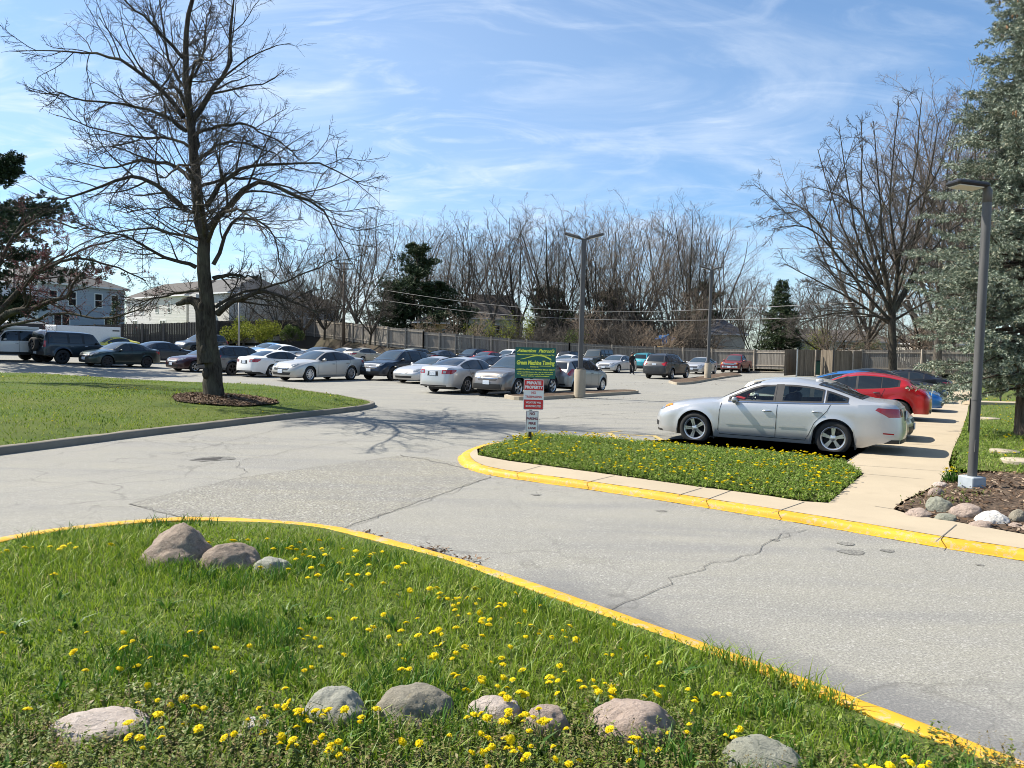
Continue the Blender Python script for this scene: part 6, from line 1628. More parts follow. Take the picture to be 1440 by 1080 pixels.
M["needle_mid"] = island_mat("evergreen_needles", [(0, (.014, .03, .012)), (.6, (.035, .06, .022)), (1, (.075, .10, .035))], .6, .3)
M["cone"] = simple("spruce_cone", (.28, .15, .075), .8)
def conifer(name, seed, Ht, rad, z0, whorl, per, sprig, mat, bark_m, prof=lambda t: 1-t, dens=1.0, offk=.32, droop=.12):
    r_ = random.Random(seed); root = empty(name, (0, 0, 0)); tb = TB(seed)
    tb.branch((0, 0, -.3), (0, 0, 1), Ht+.3, rad*.075+.05, .015, 9, .008, 0); C = []; A_ = []; tips = []
    z = z0
    while z < Ht*.985:
        t = (z-z0)/(Ht-z0); L_ = rad*prof(t)
        for i in range(per):
            a = r_.uniform(0, 6.28); l2 = max(.15, float(L_)*r_.uniform(.62, 1.18)); K = 7
            d = Vector((math.cos(a), math.sin(a), r_.uniform(-.05, .18))); pr = tb.branch((0, 0, z+r_.uniform(-.15, .15)), d, l2, .012+.010*l2, .004, K, .05, -droop*.5, droop*.9)
            n = max(3, int(l2*dens*(7/sprig*.2)))
            for j in range(n):
                q = r_.uniform(.18, 1); p, dd, _ = tb.at(pr, min(.999, q)); sd = Vector((-dd.y, dd.x, 0)); sd.normalize(); sgn = r_.choice((-1, 1)); off = r_.uniform(0, offk)*l2*(1.15-q)
                ax = (dd*r_.uniform(.5, 1)+sd*sgn*r_.uniform(.2, 1.0)+Vector((0, 0, r_.uniform(-.45, .2)))).normalized()
                C.append(tuple(p+sd*sgn*off+Vector((0, 0, -off*r_.uniform(.1, .6))))); A_.append(tuple(ax))
            tips.append(pr[0][-1])
        z += whorl*(1-.45*t)
    link("trunk", tb.mesh("trunk", 0, 9, 6), bark_m, root)
    return root, np.array(C), np.array(A_), tips
# blue spruce
root, C_, A_, tips = conifer("blue_spruce", 5, 13.2, 2.45, 1.25, .27, 10, .2, None, M["bark_brown"], pchip([(0, .85), (.13, 1.0), (.35, .90), (.55, .60), (.77, .36), (1, .03)]), 3.7, .20, .16)
link("crown", needles_mesh("crown", C_, A_, .26, 20, .075, .011, 3), M["spruce_blue"], root)
k = MB(); rc = random.Random(4)
for p in rc.sample([t for t in tips if t.z > 7], 46):
    for j in range(rc.randint(1, 4)): k.lathe([(0, 0), (.022, -.02), (.024, -.06), (0, -.10)], 6, 0, Matrix.Translation(p+Vector((rc.gauss(0, .07), rc.gauss(0, .07), rc.gauss(-.03, .03)))))
tag(k.build("spruce_cone", M["cone"], root), kind="stuff")
p = G(1441, 612, WZ+.1); root.location = p; tag(root, "large pale blue spruce with drooping boughs and cones behind the near lamp pole", "tree")
# dark spruce beyond the fence, other evergreens
root, C_, A_, tips = conifer("spruce", 9, 9.6, 3.5, .3, .36, 10, .5, None, M["bark_brown"], lambda t: (1-t)**.95*(.85+.15*math.sin(t*23))+.02, 2.4)
link("crown", needles_mesh("crown", C_, A_, .5, 14, .20, .035, 5), M["needle_mid"], root)
p = AT(1096, 500, 84); p.z = .2; root.location = p; tag(root, "dark pointed spruce standing behind the fence right of the cream garage", "tree")
def pine(seed, Ht, rad, n_l, mat, z0=.25, flat=.5, sz=.34, nn=26, cnt=40):
    """irregular evergreen: limbs ending in plates of needles"""
    r_ = random.Random(seed); tb = TB(seed); root = empty("evergreen_tree", (0, 0, 0)); C = []; A2 = []
    tr = tb.branch((0, 0, -.3), (.03, 0, 1), Ht*.96, Ht*.022+.05, .04, 10, .03, .02)
    for i in range(n_l):
        t = z0+(1-z0)*(i+r_.random())/n_l; p, d, rr = tb.at(tr, min(.999, t)); a = r_.uniform(0, 6.28)
        L_ = rad*(1.05-.75*max(0, (t-.35)/.65)**1.3)*r_.uniform(.55, 1.15)*(1 if t > .35 else .8)
        pr = tb.branch(p, (math.cos(a), math.sin(a), r_.uniform(-.05, .35)), L_, .03+.012*L_, .012, 7, .10, .02)
        for j in range(cnt):
            q = r_.uniform(.3, 1.0); pp, dd, _ = tb.at(pr, min(.999, q)); off = Vector((r_.gauss(0, 1), r_.gauss(0, 1), r_.gauss(0, flat)))*(.16*L_*(1.1-.4*q)); C.append(tuple(pp+off)); A2.append((off.x+dd.x*.6, off.y+dd.y*.6, abs(off.z)+.5))
    link("trunk", tb.mesh("trunk", 0, 9, 6), M["bark_brown"], root)
    link("crown", needles_mesh("crown", C, A2, .25, nn, sz, .03, seed), M[mat], root); return root
e1 = pine(41, 12, 4.0, 46, "needle_mid", .06, .85, .26, 14, 80)
def put(o, x, D, yb, ytop, z, h0, wide, label, grp=None, first=True):
    if not first: o = copy_tree(o)
    p = AT(x, yb, D); p.z = z; s_ = (AT(x, ytop, D).z-z)/h0; o.location = p; o.scale = (s_*wide, s_*wide, s_); o.rotation_euler = (0, 0, rnd.uniform(0, 6)); tag(o, label, "tree", grp); return o
EG = "dark evergreens beyond the fence"
put(e1, 578, 93, 490, 336, 1.4, 12, 1.15, "tall dark evergreen rising above the tan shed", EG)
put(e1, 616, 91, 490, 392, 1.2, 12, 1.7, "lower spreading evergreen beside the tall dark one", EG, False)
put(e1, 548, 92, 490, 392, 1.4, 12, 1.3, "bushy evergreen left of the tall dark one", EG, False)
put(e1, 770, 104, 495, 398, .5, 12, 1.3, "dark evergreen deep in the thicket left of the lamp pole", EG, False)
put(e1, 868, 106, 495, 402, .5, 12, 1.9, "wide dark evergreen mass in the middle of the thicket", EG, False)
put(e1, 985, 104, 495, 392, .5, 12, 1.0, "evergreen tip showing behind the farther lamp pole", EG, False)
e2 = pine(47, 11, 4.2, 26, "needle_dark", .2, .6, .17, 26, 95)
p = G(-42, 560, .3); p = AT(-12, 500, 42); p.z = .3; e2.location = p; e2.scale = (.98, .98, .98); tag(e2, "dark pine with clumped needles at the picture edge beyond the lawn", "tree")
k_ = (AT(10, 238, 42).z-.3)/11; e2.scale = (k_*1.2, k_*1.2, k_*1.1)
# young conifer by the townhouse, green bushes on the bank
e3, C_, A_, _t = conifer("young_conifer", 71, 3.2, .9, .2, .25, 6, .3, None, M["bark_brown"], lambda t: (1-t)**.8, 1.6)
link("crown", needles_mesh("crown", C_, A_, .3, 12, .13, .02, 5), M["needle_mid"], e3); p = AT(163, 472, 76); p.z = 1.9; e3.location = p; e3.scale = (1.1, 1.1, 1.1); tag(e3, "small young conifer in front of the grey blue townhouse", "tree")
M["bush_lime"] = island_mat("budding_leaf", [(0, (.10, .13, .015)), (.6, (.21, .24, .025)), (1, (.34, .34, .05))], .6, .2, .3)
M["bush_green"] = island_mat("bush_leaf", [(0, (.035, .06, .012)), (.6, (.07, .11, .02)), (1, (.13, .17, .04))], .6, .2, .3)
def bush(x, yb, D, w_px, h_px, mat, label, seed, name="shrub", dens=5200, z=None, leaf=.07, stems=True):
    g = np.random.default_rng(seed); p = AT(x, yb, D)
    if z is not None: p.z = z
    rx = w_px/2*D/FPX; hh = h_px*D/FPX; root = empty(name, p, 0, label, "bush")
    tb = shrub_tb(seed, hh*.75, 9, rx/hh*.9, .012); b = tb.mesh("stem", 0, 9, 4); link("stem", b, M["twig_dark"], root)
    lob = g.normal(size=(9, 3))*[rx*.42, rx*.42, hh*.16]+[0, 0, hh*.55]; n = dens; ii = g.integers(0, 9, n); d = g.normal(size=(n, 3)); d /= np.linalg.norm(d, axis=1, keepdims=True); rr = (.55+.5*g.random((n, 1)))
    C = lob[ii]+d*rr*np.array([rx*.45, rx*.45, hh*.34]); C = C[C[:, 2] > .05]; N = len(C)
    u = g.normal(size=(N, 3)); u /= np.linalg.norm(u, axis=1, keepdims=True); v = np.cross(u, g.normal(size=(N, 3))); v /= np.linalg.norm(v, axis=1, keepdims=True); s_ = leaf*(.6+.8*g.random((N, 1)))
    V = np.stack([C-u*s_, C+v*s_*.45, C+u*s_, C-v*s_*.45], 1).reshape(-1, 3)
    link("foliage", mesh_np("foliage", V, np.arange(N*4).reshape(-1, 4)), M[mat], root); return root
bush(338, 484, 80, 44, 34, "bush_lime", "yellow green budding bush beside the slim pale lamp pole", 3); bush(372, 483, 82, 42, 30, "bush_lime", "yellow green bush between two others on the mulch bank", 4); bush(411, 480, 84, 30, 24, "bush_green", "darker green rounded bush at the foot of the bank", 5)
bush(665, 493, 86, 30, 40, "bush_lime", "sparse lime budding shrub before the brown roofed house", 6, dens=900); bush(690, 497, 85, 34, 50, "bush_lime", "tall sparse lime shrub beside the green house wall", 7, dens=1100); bush(715, 499, 84, 34, 55, "bush_lime", "sparse lime shrub next to the forked dark trunk", 8, dens=1100); bush(742, 500, 83, 30, 56, "bush_lime", "lime budding shrub just above the green sign", 9, dens=900)
bush(1152, 503, 80, 50, 46, "bush_lime", "pale green budding shrub before the low green house", 10, dens=1500); bush(1225, 503, 82, 40, 30, "bush_green", "low green shrub near the big dark trunk", 11, dens=1500); bush(805, 500, 84, 40, 40, "bush_green", "dull green shrub in the thicket behind the lamp pole", 12, dens=900)
# crab apple reaching in at the picture edge
def crab():
    tb = TB(61); D = 25.0; P = lambda x, y, dy=0: AT(x, y, D+dy); b0 = G(-75, 590, .35); b0 = AT(-75, 575, D); b0.z = .2
    tr = tb.line([b0, P(-68, 530), P(-50, 490)], .26, .20, 8)
    limbs = [([(-50, 490), (-10, 460), (12, 440), (30, 437), (52, 432), (80, 420), (98, 415), (103, 398), (118, 382)], .17, -.5), ([(-50, 492), (-10, 450), (25, 410), (50, 385), (62, 370)], .16, .6), ([(30, 436), (36, 425), (36, 402), (60, 375), (95, 350)], .06, -1.2), ([(-40, 480), (-30, 420), (0, 370), (20, 330), (40, 300)], .12, 1.5), ([(-20, 465), (40, 452), (90, 440), (150, 448), (200, 432)], .06, -2.0), ([(-45, 488), (0, 440), (60, 380), (120, 350), (180, 330)], .08, 2.0), ([(50, 385), (100, 365), (150, 372), (205, 395)], .06, 1.0), ([(20, 330), (60, 310), (110, 320)], .05, -1.0), ([(-40, 470), (-60, 380), (-50, 300)], .12, 0)]
    spec = [dict(n=7, t0=.2, ang=45, ratio=.34, K=6, wig=.2, trop=.02, rr=.5, rmin=.012), dict(n=6, t0=.15, ang=42, ratio=.45, K=5, wig=.2, trop=.02, rr=.5, rmin=.007), dict(n=4, t0=.1, ang=40, ratio=.5, K=4, wig=.2, trop=0, rr=.5, rmin=.005)]
    for pts, r0, dy in limbs:
        pr = tb.line([P(x, y, dy*i/(len(pts)-1)) for i, (x, y) in enumerate(pts)], r0, .02, 14); L_ = sum((b-a).length for a, b in zip(pr[0][:-1], pr[0][1:])); tb.kids(pr, 9, .3, 1, 45, L_*.75, 0, spec)
    root = tree_obj(tb, "crab_apple_tree", M["bark"], M["twig_red"], .05, 9, 3, .011)
    g = np.random.default_rng(8); tips = np.array([tuple(b[0][-1]) for b in tb.b if b[1][0] < .009]+[tuple(b[0][2]) for b in tb.b if b[1][0] < .009]); tips = tips[g.random(len(tips)) < .8]
    C = np.repeat(tips, 3, 0)+g.normal(size=(len(tips)*3, 3))*.03; N = len(C); u = g.normal(size=(N, 3)); u /= np.linalg.norm(u, axis=1, keepdims=True); v = np.cross(u, g.normal(size=(N, 3))); v /= np.linalg.norm(v, axis=1, keepdims=True); s_ = .019
    M["bud"] = island_mat("crimson_bud", [(0, (.10, .02, .03)), (.6, (.19, .05, .06)), (1, (.26, .12, .10))], .6)
    link("buds", mesh_np("buds", np.stack([C-u*s_, C+v*s_*.6, C+u*s_, C-v*s_*.6], 1).reshape(-1, 3), np.arange(N*4).reshape(-1, 4)), M["bud"], root)
    return tag(root, "crab apple with dark crooked limbs and crimson buds reaching over the parked trucks", "tree")
crab()
# ------------------------------------------------------------------ rocks
def rock_mat(name, a, b, speck, sp_amt, sc_=1.0):
    t = NT(name); P = t.pos(obj=True); f = t.noise(P, 4*sc_, 6, .65); g = t.noise(P, 24*sc_, 4, .8); h = t.noise(P, 1.5, 3)
    c = t.ramp(f, [(.3, a), (.7, b)]); c = t.mix(t.ramp(g, [(.52, 0), (.66, sp_amt)]), c, speck); c = t.mix(t.ramp(g, [(.28, sp_amt), (.42, 0)]), c, tuple(x*.4 for x in a))
    c = t.mix(t.ramp(h, [(.5, 0), (.75, .3)]), c, tuple(x*.6 for x in a)); c = t.mix(t.ramp(t.noise(P, 5.5, 5, .7), [(.60, 0), (.68, .55)]), c, (.10, .095, .06))
    return t.bsdf(c, .9, 0, .25, bump=t.math("ADD", f, t.math("MULTIPLY", g, .35)), bstr=.8, bdist=.05)
RM = {"brown": rock_mat("rock_brown_granite", (.20, .155, .12), (.33, .265, .21), (.48, .41, .34), .6), "pink": rock_mat("rock_pink_granite", (.34, .26, .21), (.46, .365, .305), (.58, .50, .44), .5, 1.6), "grey": rock_mat("rock_grey", (.28, .28, .23), (.37, .365, .31), (.47, .46, .4), .35),
      "taupe": rock_mat("rock_taupe", (.21, .19, .145), (.30, .275, .215), (.4, .37, .3), .4), "white": rock_mat("rock_white", (.54, .52, .48), (.68, .66, .62), (.78, .77, .74), .3), "pale": rock_mat("rock_pale_pink", (.42, .35, .30), (.54, .47, .42), (.64, .58, .53), .45), "green": rock_mat("rock_green_grey", (.22, .225, .175), (.31, .31, .25), (.42, .41, .35), .3)}
from mathutils import noise as mnoise
def rock_mesh(seed, rough=.16):
    bm = bmesh.new(); bmesh.ops.create_icosphere(bm, subdivisions=5, radius=1); o = Vector((seed*7.3, seed*3.1, seed*1.7))
    for v in bm.verts:
        n = v.co.normalized(); d = 1+rough*1.0*mnoise.noise(n*1.1+o)+rough*.5*mnoise.noise(n*2.6+o)+rough*.22*mnoise.noise(n*7+o)+rough*.10*mnoise.noise(n*18+o)-rough*.35*max(0, mnoise.noise(n*3.7+o*2)-.18)
        v.co = n*d
        if v.co.z < -.5: v.co.z = -.5-(abs(v.co.z)-.5)*.2
    me = bpy.data.meshes.new("rock"); bm.to_mesh(me); bm.free(); me.polygons.foreach_set("use_smooth", [True]*len(me.polygons)); return me
F1 = "boulders grouped by the front kerb"; F2 = "row of rocks in the flowering foreground"; F3 = "cobbles edging the mulch bed"
ROCKS = []
def rock(x, yb, w_, h_, z, mat, label, grp, seed, deep=.8, sink=.35, rough=.16):
    p = G(x, yb, z); hz_ = (front_h if grp in (F1, F2) else bed_h)
    for _ in range(3): z = float(hz_(np.array([[p.x, p.y+.12]]))[0][0]); p = G(x, yb, z)
    U = p.y/FPX; o = link("rock", rock_mesh(seed, rough), RM[mat])
    rx = w_*U/2; rz = h_*U/(1+(1-sink)); rz = h_*U*(.95 if grp == F1 else .74); ry_ = rx*deep
    o.location = p+Vector((0, ry_*.8, -rz*.14)); o.scale = (rx, rx*deep, rz); o.rotation_euler = (rnd.uniform(-.1, .1), rnd.uniform(-.08, .08), rnd.uniform(-.35, .35))
    ROCKS.append((p.x, p.y+rx*deep*.75, rx, rx*deep)); return tag(o, label, "rock", grp)
F1 = "boulders grouped by the front kerb"; F2 = "row of rocks in the flowering foreground"; F3 = "cobbles edging the mulch bed"
rock(236, 797, 112, 58, .22, "brown", "largest brown granite boulder near the yellow kerb", F1, 1, .85); rock(312, 803, 90, 40, .22, "brown", "middle brown boulder leaning against the largest one", F1, 2); rock(378, 808, 58, 26, .22, "grey", "small pale grey rock beside two brown boulders", F1, 3)
rock(120, 1046, 152, 42, .26, "pale", "long flat pale pink rock in the weeds", F2, 4, .7); rock(464, 1024, 98, 66, .26, "grey", "smooth domed grey rock behind clustered dandelions", F2, 5); rock(576, 1022, 124, 64, .26, "taupe", "broad taupe rock touching the smooth grey one", F2, 6); rock(694, 1018, 84, 42, .26, "pale", "pale pink rock right of the taupe one", F2, 7)
rock(768, 1036, 72, 50, .26, "pink", "small rounded pink rock between two other pink ones", F2, 8); rock(898, 1046, 140, 66, .26, "pink", "largest speckled pink granite rock in the foreground", F2, 9); rock(1085, 1098, 128, 60, .22, "green", "greenish grey rock near the bottom edge by the road", F2, 10); rock(356, 1026, 42, 16, .26, "white", "small whitish stone half buried among dandelions", F2, 11)
for i, (x, yb, w_, h_, mt, lb) in enumerate([(1326, 717, 34, 26, "green", "tall rounded grey green cobble"), (1299, 727, 40, 16, "pink", "flat pink cobble by the walk edge"), (1337, 733, 32, 15, "green", "low grey green cobble in the outer row"), (1367, 724, 46, 21, "pink", "large pink cobble in the middle of the bed edge"), (1405, 738, 46, 26, "white", "bright white cobble"), (1387, 742, 34, 12, "pink", "flat pink cobble before the white one"), (1438, 731, 26, 19, "taupe", "tan cobble next to the white one"), (1434, 743, 24, 10, "pink", "small pink cobble at the outer corner"), (1320, 697, 22, 15, "pink", "small pink cobble up the inner row"), (1326, 686, 22, 12, "pale", "pale small cobble at the top of the inner row"), (1465, 748, 40, 18, "pink", "pink cobble past the white one")]):
    rock(x, yb, w_, h_, WZ+.05, mt, lb+" edging the mulch bed", F3, 20+i)
for i, (x, y, w_, d_, lb) in enumerate([(1413, 632, .26, .2, "round stepping stone nearer the spruce trunk"), (1437, 646, .34, .22, "large flat stepping stone close to the mulch bed"), (1391, 586, .3, .25, "small stepping stone far up the dandelion lawn")]):
    p = G(x, y, WZ+.12); p.z = float(rg_h(np.array([[p.x, p.y]]))[0][0])+.01; k = MB(); n = 18; k.lathe([(0, -.05), (1, -.05), (1, .02), (.96, .035), (0, .037)], n); o = k.build("stepping_stone", M["pale_concrete"], None, autosmooth=True); o.location = p; o.scale = (w_, d_*1.4, 1); tag(o, lb, "stone", "stepping stones in the side lawn")
k = MB(); p = G(1408, 566.5, WZ+.12); k.box(-1.3, 6, -.5, .5, -.1, .04); o = k.build("side_path", M["walk"]); o.location = p; o.rotation_euler = (0, 0, .02); tag(o, kind="structure")
# mulch ring under the big tree
cx, cy = TBASE.x+.35, TBASE.y-.2
ringp = [Vector((cx+1.35*math.cos(a)*(1+.1*math.sin(3*a)), cy+1.45*math.sin(a)*(1+.08*math.cos(2*a)), 0)) for a in np.linspace(0, 2*math.pi, 30)[:-1]]
lawn_mesh(ringp, .25, None, lambda V: tree_h(V)[0]+.012+.10*np.exp(-((V[:, 0]-cx)**2+(V[:, 1]-cy)**2)/1.2), "mulch_ring", M["mulch"])
# ------------------------------------------------------------------ grass, weeds
g = np.random.default_rng(12)
def scatter(poly, n, ymin=None, ymax=None, dens=None):
    P = np.array([(p[0], p[1]) for p in poly]); lo, hi = P.min(0), P.max(0)
    if ymin is not None: lo[1] = max(lo[1], ymin)
    if ymax is not None: hi[1] = min(hi[1], ymax)
    V = lo+(hi-lo)*g.random((n, 2)); V = V[inside(V, poly)]
    # only what the lens, or a camera a step aside, could see
    V = V[np.abs(V[:, 0]) < V[:, 1]*.85+1.5]
    if dens is not None: V = V[g.random(len(V)) < dens(V)]
    return V
def off_rocks(V):
    ok = np.ones(len(V), bool)
    for x, y, a, b in ROCKS: ok &= ((V[:, 0]-x)/(a*.85))**2+((V[:, 1]-y)/(b*.85))**2 > 1
    return V[ok]
def field(V, s, ph=0): return .5+.25*(np.sin(V[:, 0]*s*1.3+ph+np.sin(V[:, 1]*s*.8))+np.sin(V[:, 1]*s*1.7+ph*2+1.3*np.sin(V[:, 0]*s*.6)))
def blades(V, z, hmin, hmax, wd, lean=.5, hf=None):
    n = len(V); h = hmin+(hmax-hmin)*g.random(n)**1.4
    if hf is not None: h = h*hf
    az = g.random(n)*6.283; ln = (lean*(.2+g.random(n)))*h; fx = g.random(n)*6.283; w_ = wd*(.6+.8*g.random(n))
    b = np.column_stack([V, z-.01]); dx, dy = np.cos(az), np.sin(az); sx_, sy_ = np.cos(fx)*w_, np.sin(fx)*w_
    mid_ = b+np.column_stack([dx*ln*.35, dy*ln*.35, h*.6]); tip = b+np.column_stack([dx*ln*1.1, dy*ln*1.1, h*(1-.25*lean*g.random(n))])
    S = np.column_stack([sx_, sy_, np.zeros(n)])
    VV = np.stack([b-S, b+S, mid_+S*.75, mid_-S*.75, tip], 1).reshape(-1, 3); i = np.arange(n)[:, None]*5
    F = np.concatenate([i+[[0, 1, 2]], i+[[0, 2, 3]], i+[[3, 2, 4]]], 1).reshape(-1, 3)
    return VV, F
def stuff(name, parts, mat, label=None):
    V = []; F = []; b = 0
    for v, f in parts: V.append(v); F.append(f+b); b += len(v)
    return tag(link(name, mesh_np(name, np.concatenate(V), np.concatenate(F)), mat), kind="stuff", label=label)
def sprigs(V, z, hmin, hmax, nl, leaf, spread=.05):
    """low weeds: a crooked stem with small leaves"""
    n = len(V); h = hmin+(hmax-hmin)*g.random(n)**1.5; az = g.random(n)*6.283; ln = h*.6*g.random(n)
    b = np.column_stack([V, z-.01]); top = b+np.column_stack([np.cos(az)*ln, np.sin(az)*ln, h])
    t = np.tile(np.linspace(.25, 1, nl), n)[:, None]; C = np.repeat(b, nl, 0)*(1-t)+np.repeat(top, nl, 0)*t
    N = len(C); a = g.random(N)*6.283; u = np.column_stack([np.cos(a), np.sin(a), g.normal(.25, .35, N)]); u /= np.linalg.norm(u, axis=1, keepdims=True)
    v = np.cross(u, np.column_stack([g.normal(0, .3, N), g.normal(0, .3, N), np.ones(N)])); v /= np.linalg.norm(v, axis=1, keepdims=True); s_ = leaf*(.5+g.random((N, 1)))*(1.25-.6*t)
    C = C+u*s_*.5
    VV = np.stack([C-u*s_, C+v*s_*.5, C+u*s_*1.1, C-v*s_*.5], 1).reshape(-1, 3); i = np.arange(N)[:, None]*4
    F = np.concatenate([i+[[0, 1, 2]], i+[[0, 2, 3]]], 1).reshape(-1, 3)
    # stems
    S = np.column_stack([np.full(n, .0015), np.full(n, .0008), np.zeros(n)]); VS = np.stack([b-S, b+S, top], 1).reshape(-1, 3); FS = np.arange(n*3).reshape(-1, 3)
    return np.concatenate([VV, VS]), np.concatenate([F, FS+len(VV)])
fpoly = [(p.x, p.y) for p in offset_line(fkl, -.10)]+[(9, -1), (-14, -1)]
def front_weedy(V):
    """1 where the creeping weeds take over from grass (towards the rocks)"""
    return np.clip((3.75+.25*np.sin(V[:, 0]*3)-V[:, 1])/.5, 0, 1)
V = off_rocks(scatter(fpoly, 560000, 2.3, 9, lambda V: np.clip(1.15-.085*V[:, 1], .35, 1)*(1-.72*front_weedy(V))*(.55+.45*field(V, 1.3))))
zf, _d = front_h(V); hf = (.55+.75*field(V, 1.1, 2))*np.clip(_d/.6+.22, .22, 1)
stuff("front_grass", [blades(V, zf, .045, .135, .0040, .9, hf)], M["blade"])
Vt = off_rocks(scatter(fpoly, 2600, 2.3, 8.5)); Vt = np.repeat(Vt[field(Vt, 1.7, 5) > .56], 30, 0); Vt = Vt+g.normal(size=Vt.shape)*.05; Vt = Vt[inside(Vt, fpoly)]; Vt = Vt[front_h(Vt)[1] > .3]
M["blade_deep"] = island_mat("grass_tuft_blade", [(0, (.03, .09, .008)), (.6, (.055, .15, .012)), (1, (.10, .2, .02))], .5, .35, .3)
stuff("grass_tufts", [blades(Vt, front_h(Vt)[0], .07, .17, .004, .7)], M["blade_deep"])
V = off_rocks(scatter(fpoly, 52000, 2.2, 4.6, lambda V: .06+.94*front_weedy(V))); stuff("creeping_weeds", [sprigs(V, front_h(V)[0], .04, .135, 10, .0135)], M["weed"])
V = off_rocks(scatter(fpoly, 8000, 2.3, 3.6, lambda V: front_weedy(V))); M["weed_brown"] = island_mat("seeding_weed", [(0, (.08, .06, .025)), (.5, (.15, .12, .05)), (1, (.22, .18, .08))], .7)
stuff("seeding_weeds", [sprigs(V, front_h(V)[0], .10, .20, 12, .008)], M["weed_brown"])
# long grass hanging over the near end of the kerb
el = [p for p in offset_line(fkl, -.13) if .85 < p.x < 1.9]; Ve = np.array([(p.x, p.y) for p in el]); Ve = np.repeat(Ve, 60, 0); Ve = Ve+g.normal(size=Ve.shape)*[.05, .07]+[-.02, -.05]; Ve = Ve[inside(Ve, fpoly)]; Ve = Ve[field(Ve, 3.1, 1) > .34]
stuff("kerb_grass", [blades(Ve, front_h(Ve)[0], .08, .19, .004, 1.0)], M["blade"])
# dandelion leaves: broad toothless straps in rosettes
V = off_rocks(scatter(fpoly, 900, 2.3, 5.5, lambda V: .35+.65*front_weedy(V))); Vr = np.repeat(V, 8, 0); stuff("dandelion_leaves", [blades(Vr, front_h(Vr)[0], .06, .13, .011, 1.3)], M["blade_deep"])
ipoly = [tuple(p) for p in _IG]
V = scatter(ipoly, 26000); d_ = isl_h(V); V2 = scatter(ipoly, 9000)
stuff("island_weeds", [sprigs(V, d_[0], .04, .12, 9, .019), blades(V2, isl_h(V2)[0], .05, .14, .006, .6)], M["weed_bright"])
rgp = [tuple(p) for p in _RG]
V = scatter(rgp, 190000, 10, 34, lambda V: np.clip(1.3-.035*V[:, 1], .2, 1)*(V[:, 0] < V[:, 1]*.8)); V2 = scatter(rgp, 40000, 10, 22)
stuff("side_lawn_grass", [blades(V, rg_h(V)[0], .05, .12, .006, .7), sprigs(V2, rg_h(V2)[0], .04, .11, 6, .02)], M["weed_bright"])
tpoly = [(p.x, p.y) for p in tin]+[(-45, 36), (-45, 8)]
def off_mulch(V): return V[((V[:, 0]-cx)/1.3)**2+((V[:, 1]-cy)/1.4)**2 > 1]
V = off_mulch(scatter(tpoly, 420000, 9, 38, lambda V: np.clip(1.25-.034*V[:, 1], .15, 1)*(.4+.6*field(V, .7)))); stuff("mown_grass", [blades(V, tree_h(V)[0], .03, .075, .008, .8, .6+.7*field(V, .5, 1))], M["short_blade"])
# bark chips
def chips(V, z, s_):
    n = len(V); c = np.column_stack([V, z+.008+.02*g.random(n)]); a = g.random(n)*6.283; u = np.column_stack([np.cos(a), np.sin(a), g.normal(0, .3, n)])*(s_*(.5+g.random(n)))[:, None]; v = np.column_stack([-np.sin(a), np.cos(a), g.normal(0, .4, n)])*(s_*.3*(.5+g.random(n)))[:, None]
    return np.stack([c-u-v, c+u-v, c+u+v, c-u+v], 1).reshape(-1, 3), np.concatenate([np.arange(n)[:, None]*4+[[0, 1, 2]], np.arange(n)[:, None]*4+[[0, 2, 3]]], 1).reshape(-1, 3)
V = scatter([tuple(p) for p in _RB], 12000); V2 = scatter(ringp, 5000); V2 = V2[:4000]
stuff("bark_chips", [chips(V, bed_h(V)[0], .028), chips(V2, tree_h(V2)[0]+.012+.10*np.exp(-((V2[:, 0]-cx)**2+(V2[:, 1]-cy)**2)/1.2), .035)], M["chip"])
V = scatter([tuple(p) for p in _RB], 2500); pz = G(1290, 700, WZ); V = V[(np.hypot(V[:, 0]-pz.x, V[:, 1]-pz.y) < .85)]; stuff("bed_edge_weeds", [sprigs(V, bed_h(V)[0], .04, .14, 9, .016)], M["weed"])
# dead leaves and grit gathered along the near kerb and the parking islands
lit = []
for (x, y, sx_, sy_, n) in ((490, 752, 25, 3, 60), (600, 777, 14, 4, 130), (640, 790, 30, 4, 60), (1400, 740, 60, 6, 0), (790, 561, 60, 1.2, 160), (960, 540, 50, 1.2, 160)):
    for _ in range(n): lit.append(tuple(G(x+rnd.gauss(0, sx_), y+rnd.gauss(0, sy_)).to_2d()))
V = np.array(lit); stuff("leaf_litter", [chips(V, np.zeros(len(V))+.0, .022)], M["chip"])
# ------------------------------------------------------------------ dandelions
def head_mesh(seed, n=24, R_=.0215):
    k = MB(); r_ = random.Random(seed)
    for ringi, (rr, z0, z1, m_) in enumerate(((R_, .0, .003, n), (R_*.8, .002, .006, n-2), (R_*.6, .004, .0085, n-6), (R_*.35, .006, .010, 11))):
        for i in range(m_):
            a = 2*math.pi*(i+r_.uniform(-.3, .3))/m_; w_ = rr*.19; q = rr*r_.uniform(.85, 1.1); c_, s_ = math.cos(a), math.sin(a)
            k.add([(0, 0, z0), (c_*q*.7-s_*w_, s_*q*.7+c_*w_, z1+.001), (c_*q, s_*q, z1-r_.uniform(0, .003)), (c_*q*.7+s_*w_, s_*q*.7-c_*w_, z1+.001)], [(0, 3, 2, 1)])
    k.lathe([(0, -.008), (.006, -.007), (.008, -.001), (0, 0)], 7, 1); return k
HEADS = [head_mesh(i) for i in range(4)]
def stem_mb(h, bend): 
    k = MB(); k.tube([(bend, .3*bend, -h), (bend*.5, 0, -h*.5), (0, 0, -.006)], [.0028, .0025, .0022], 5); return k
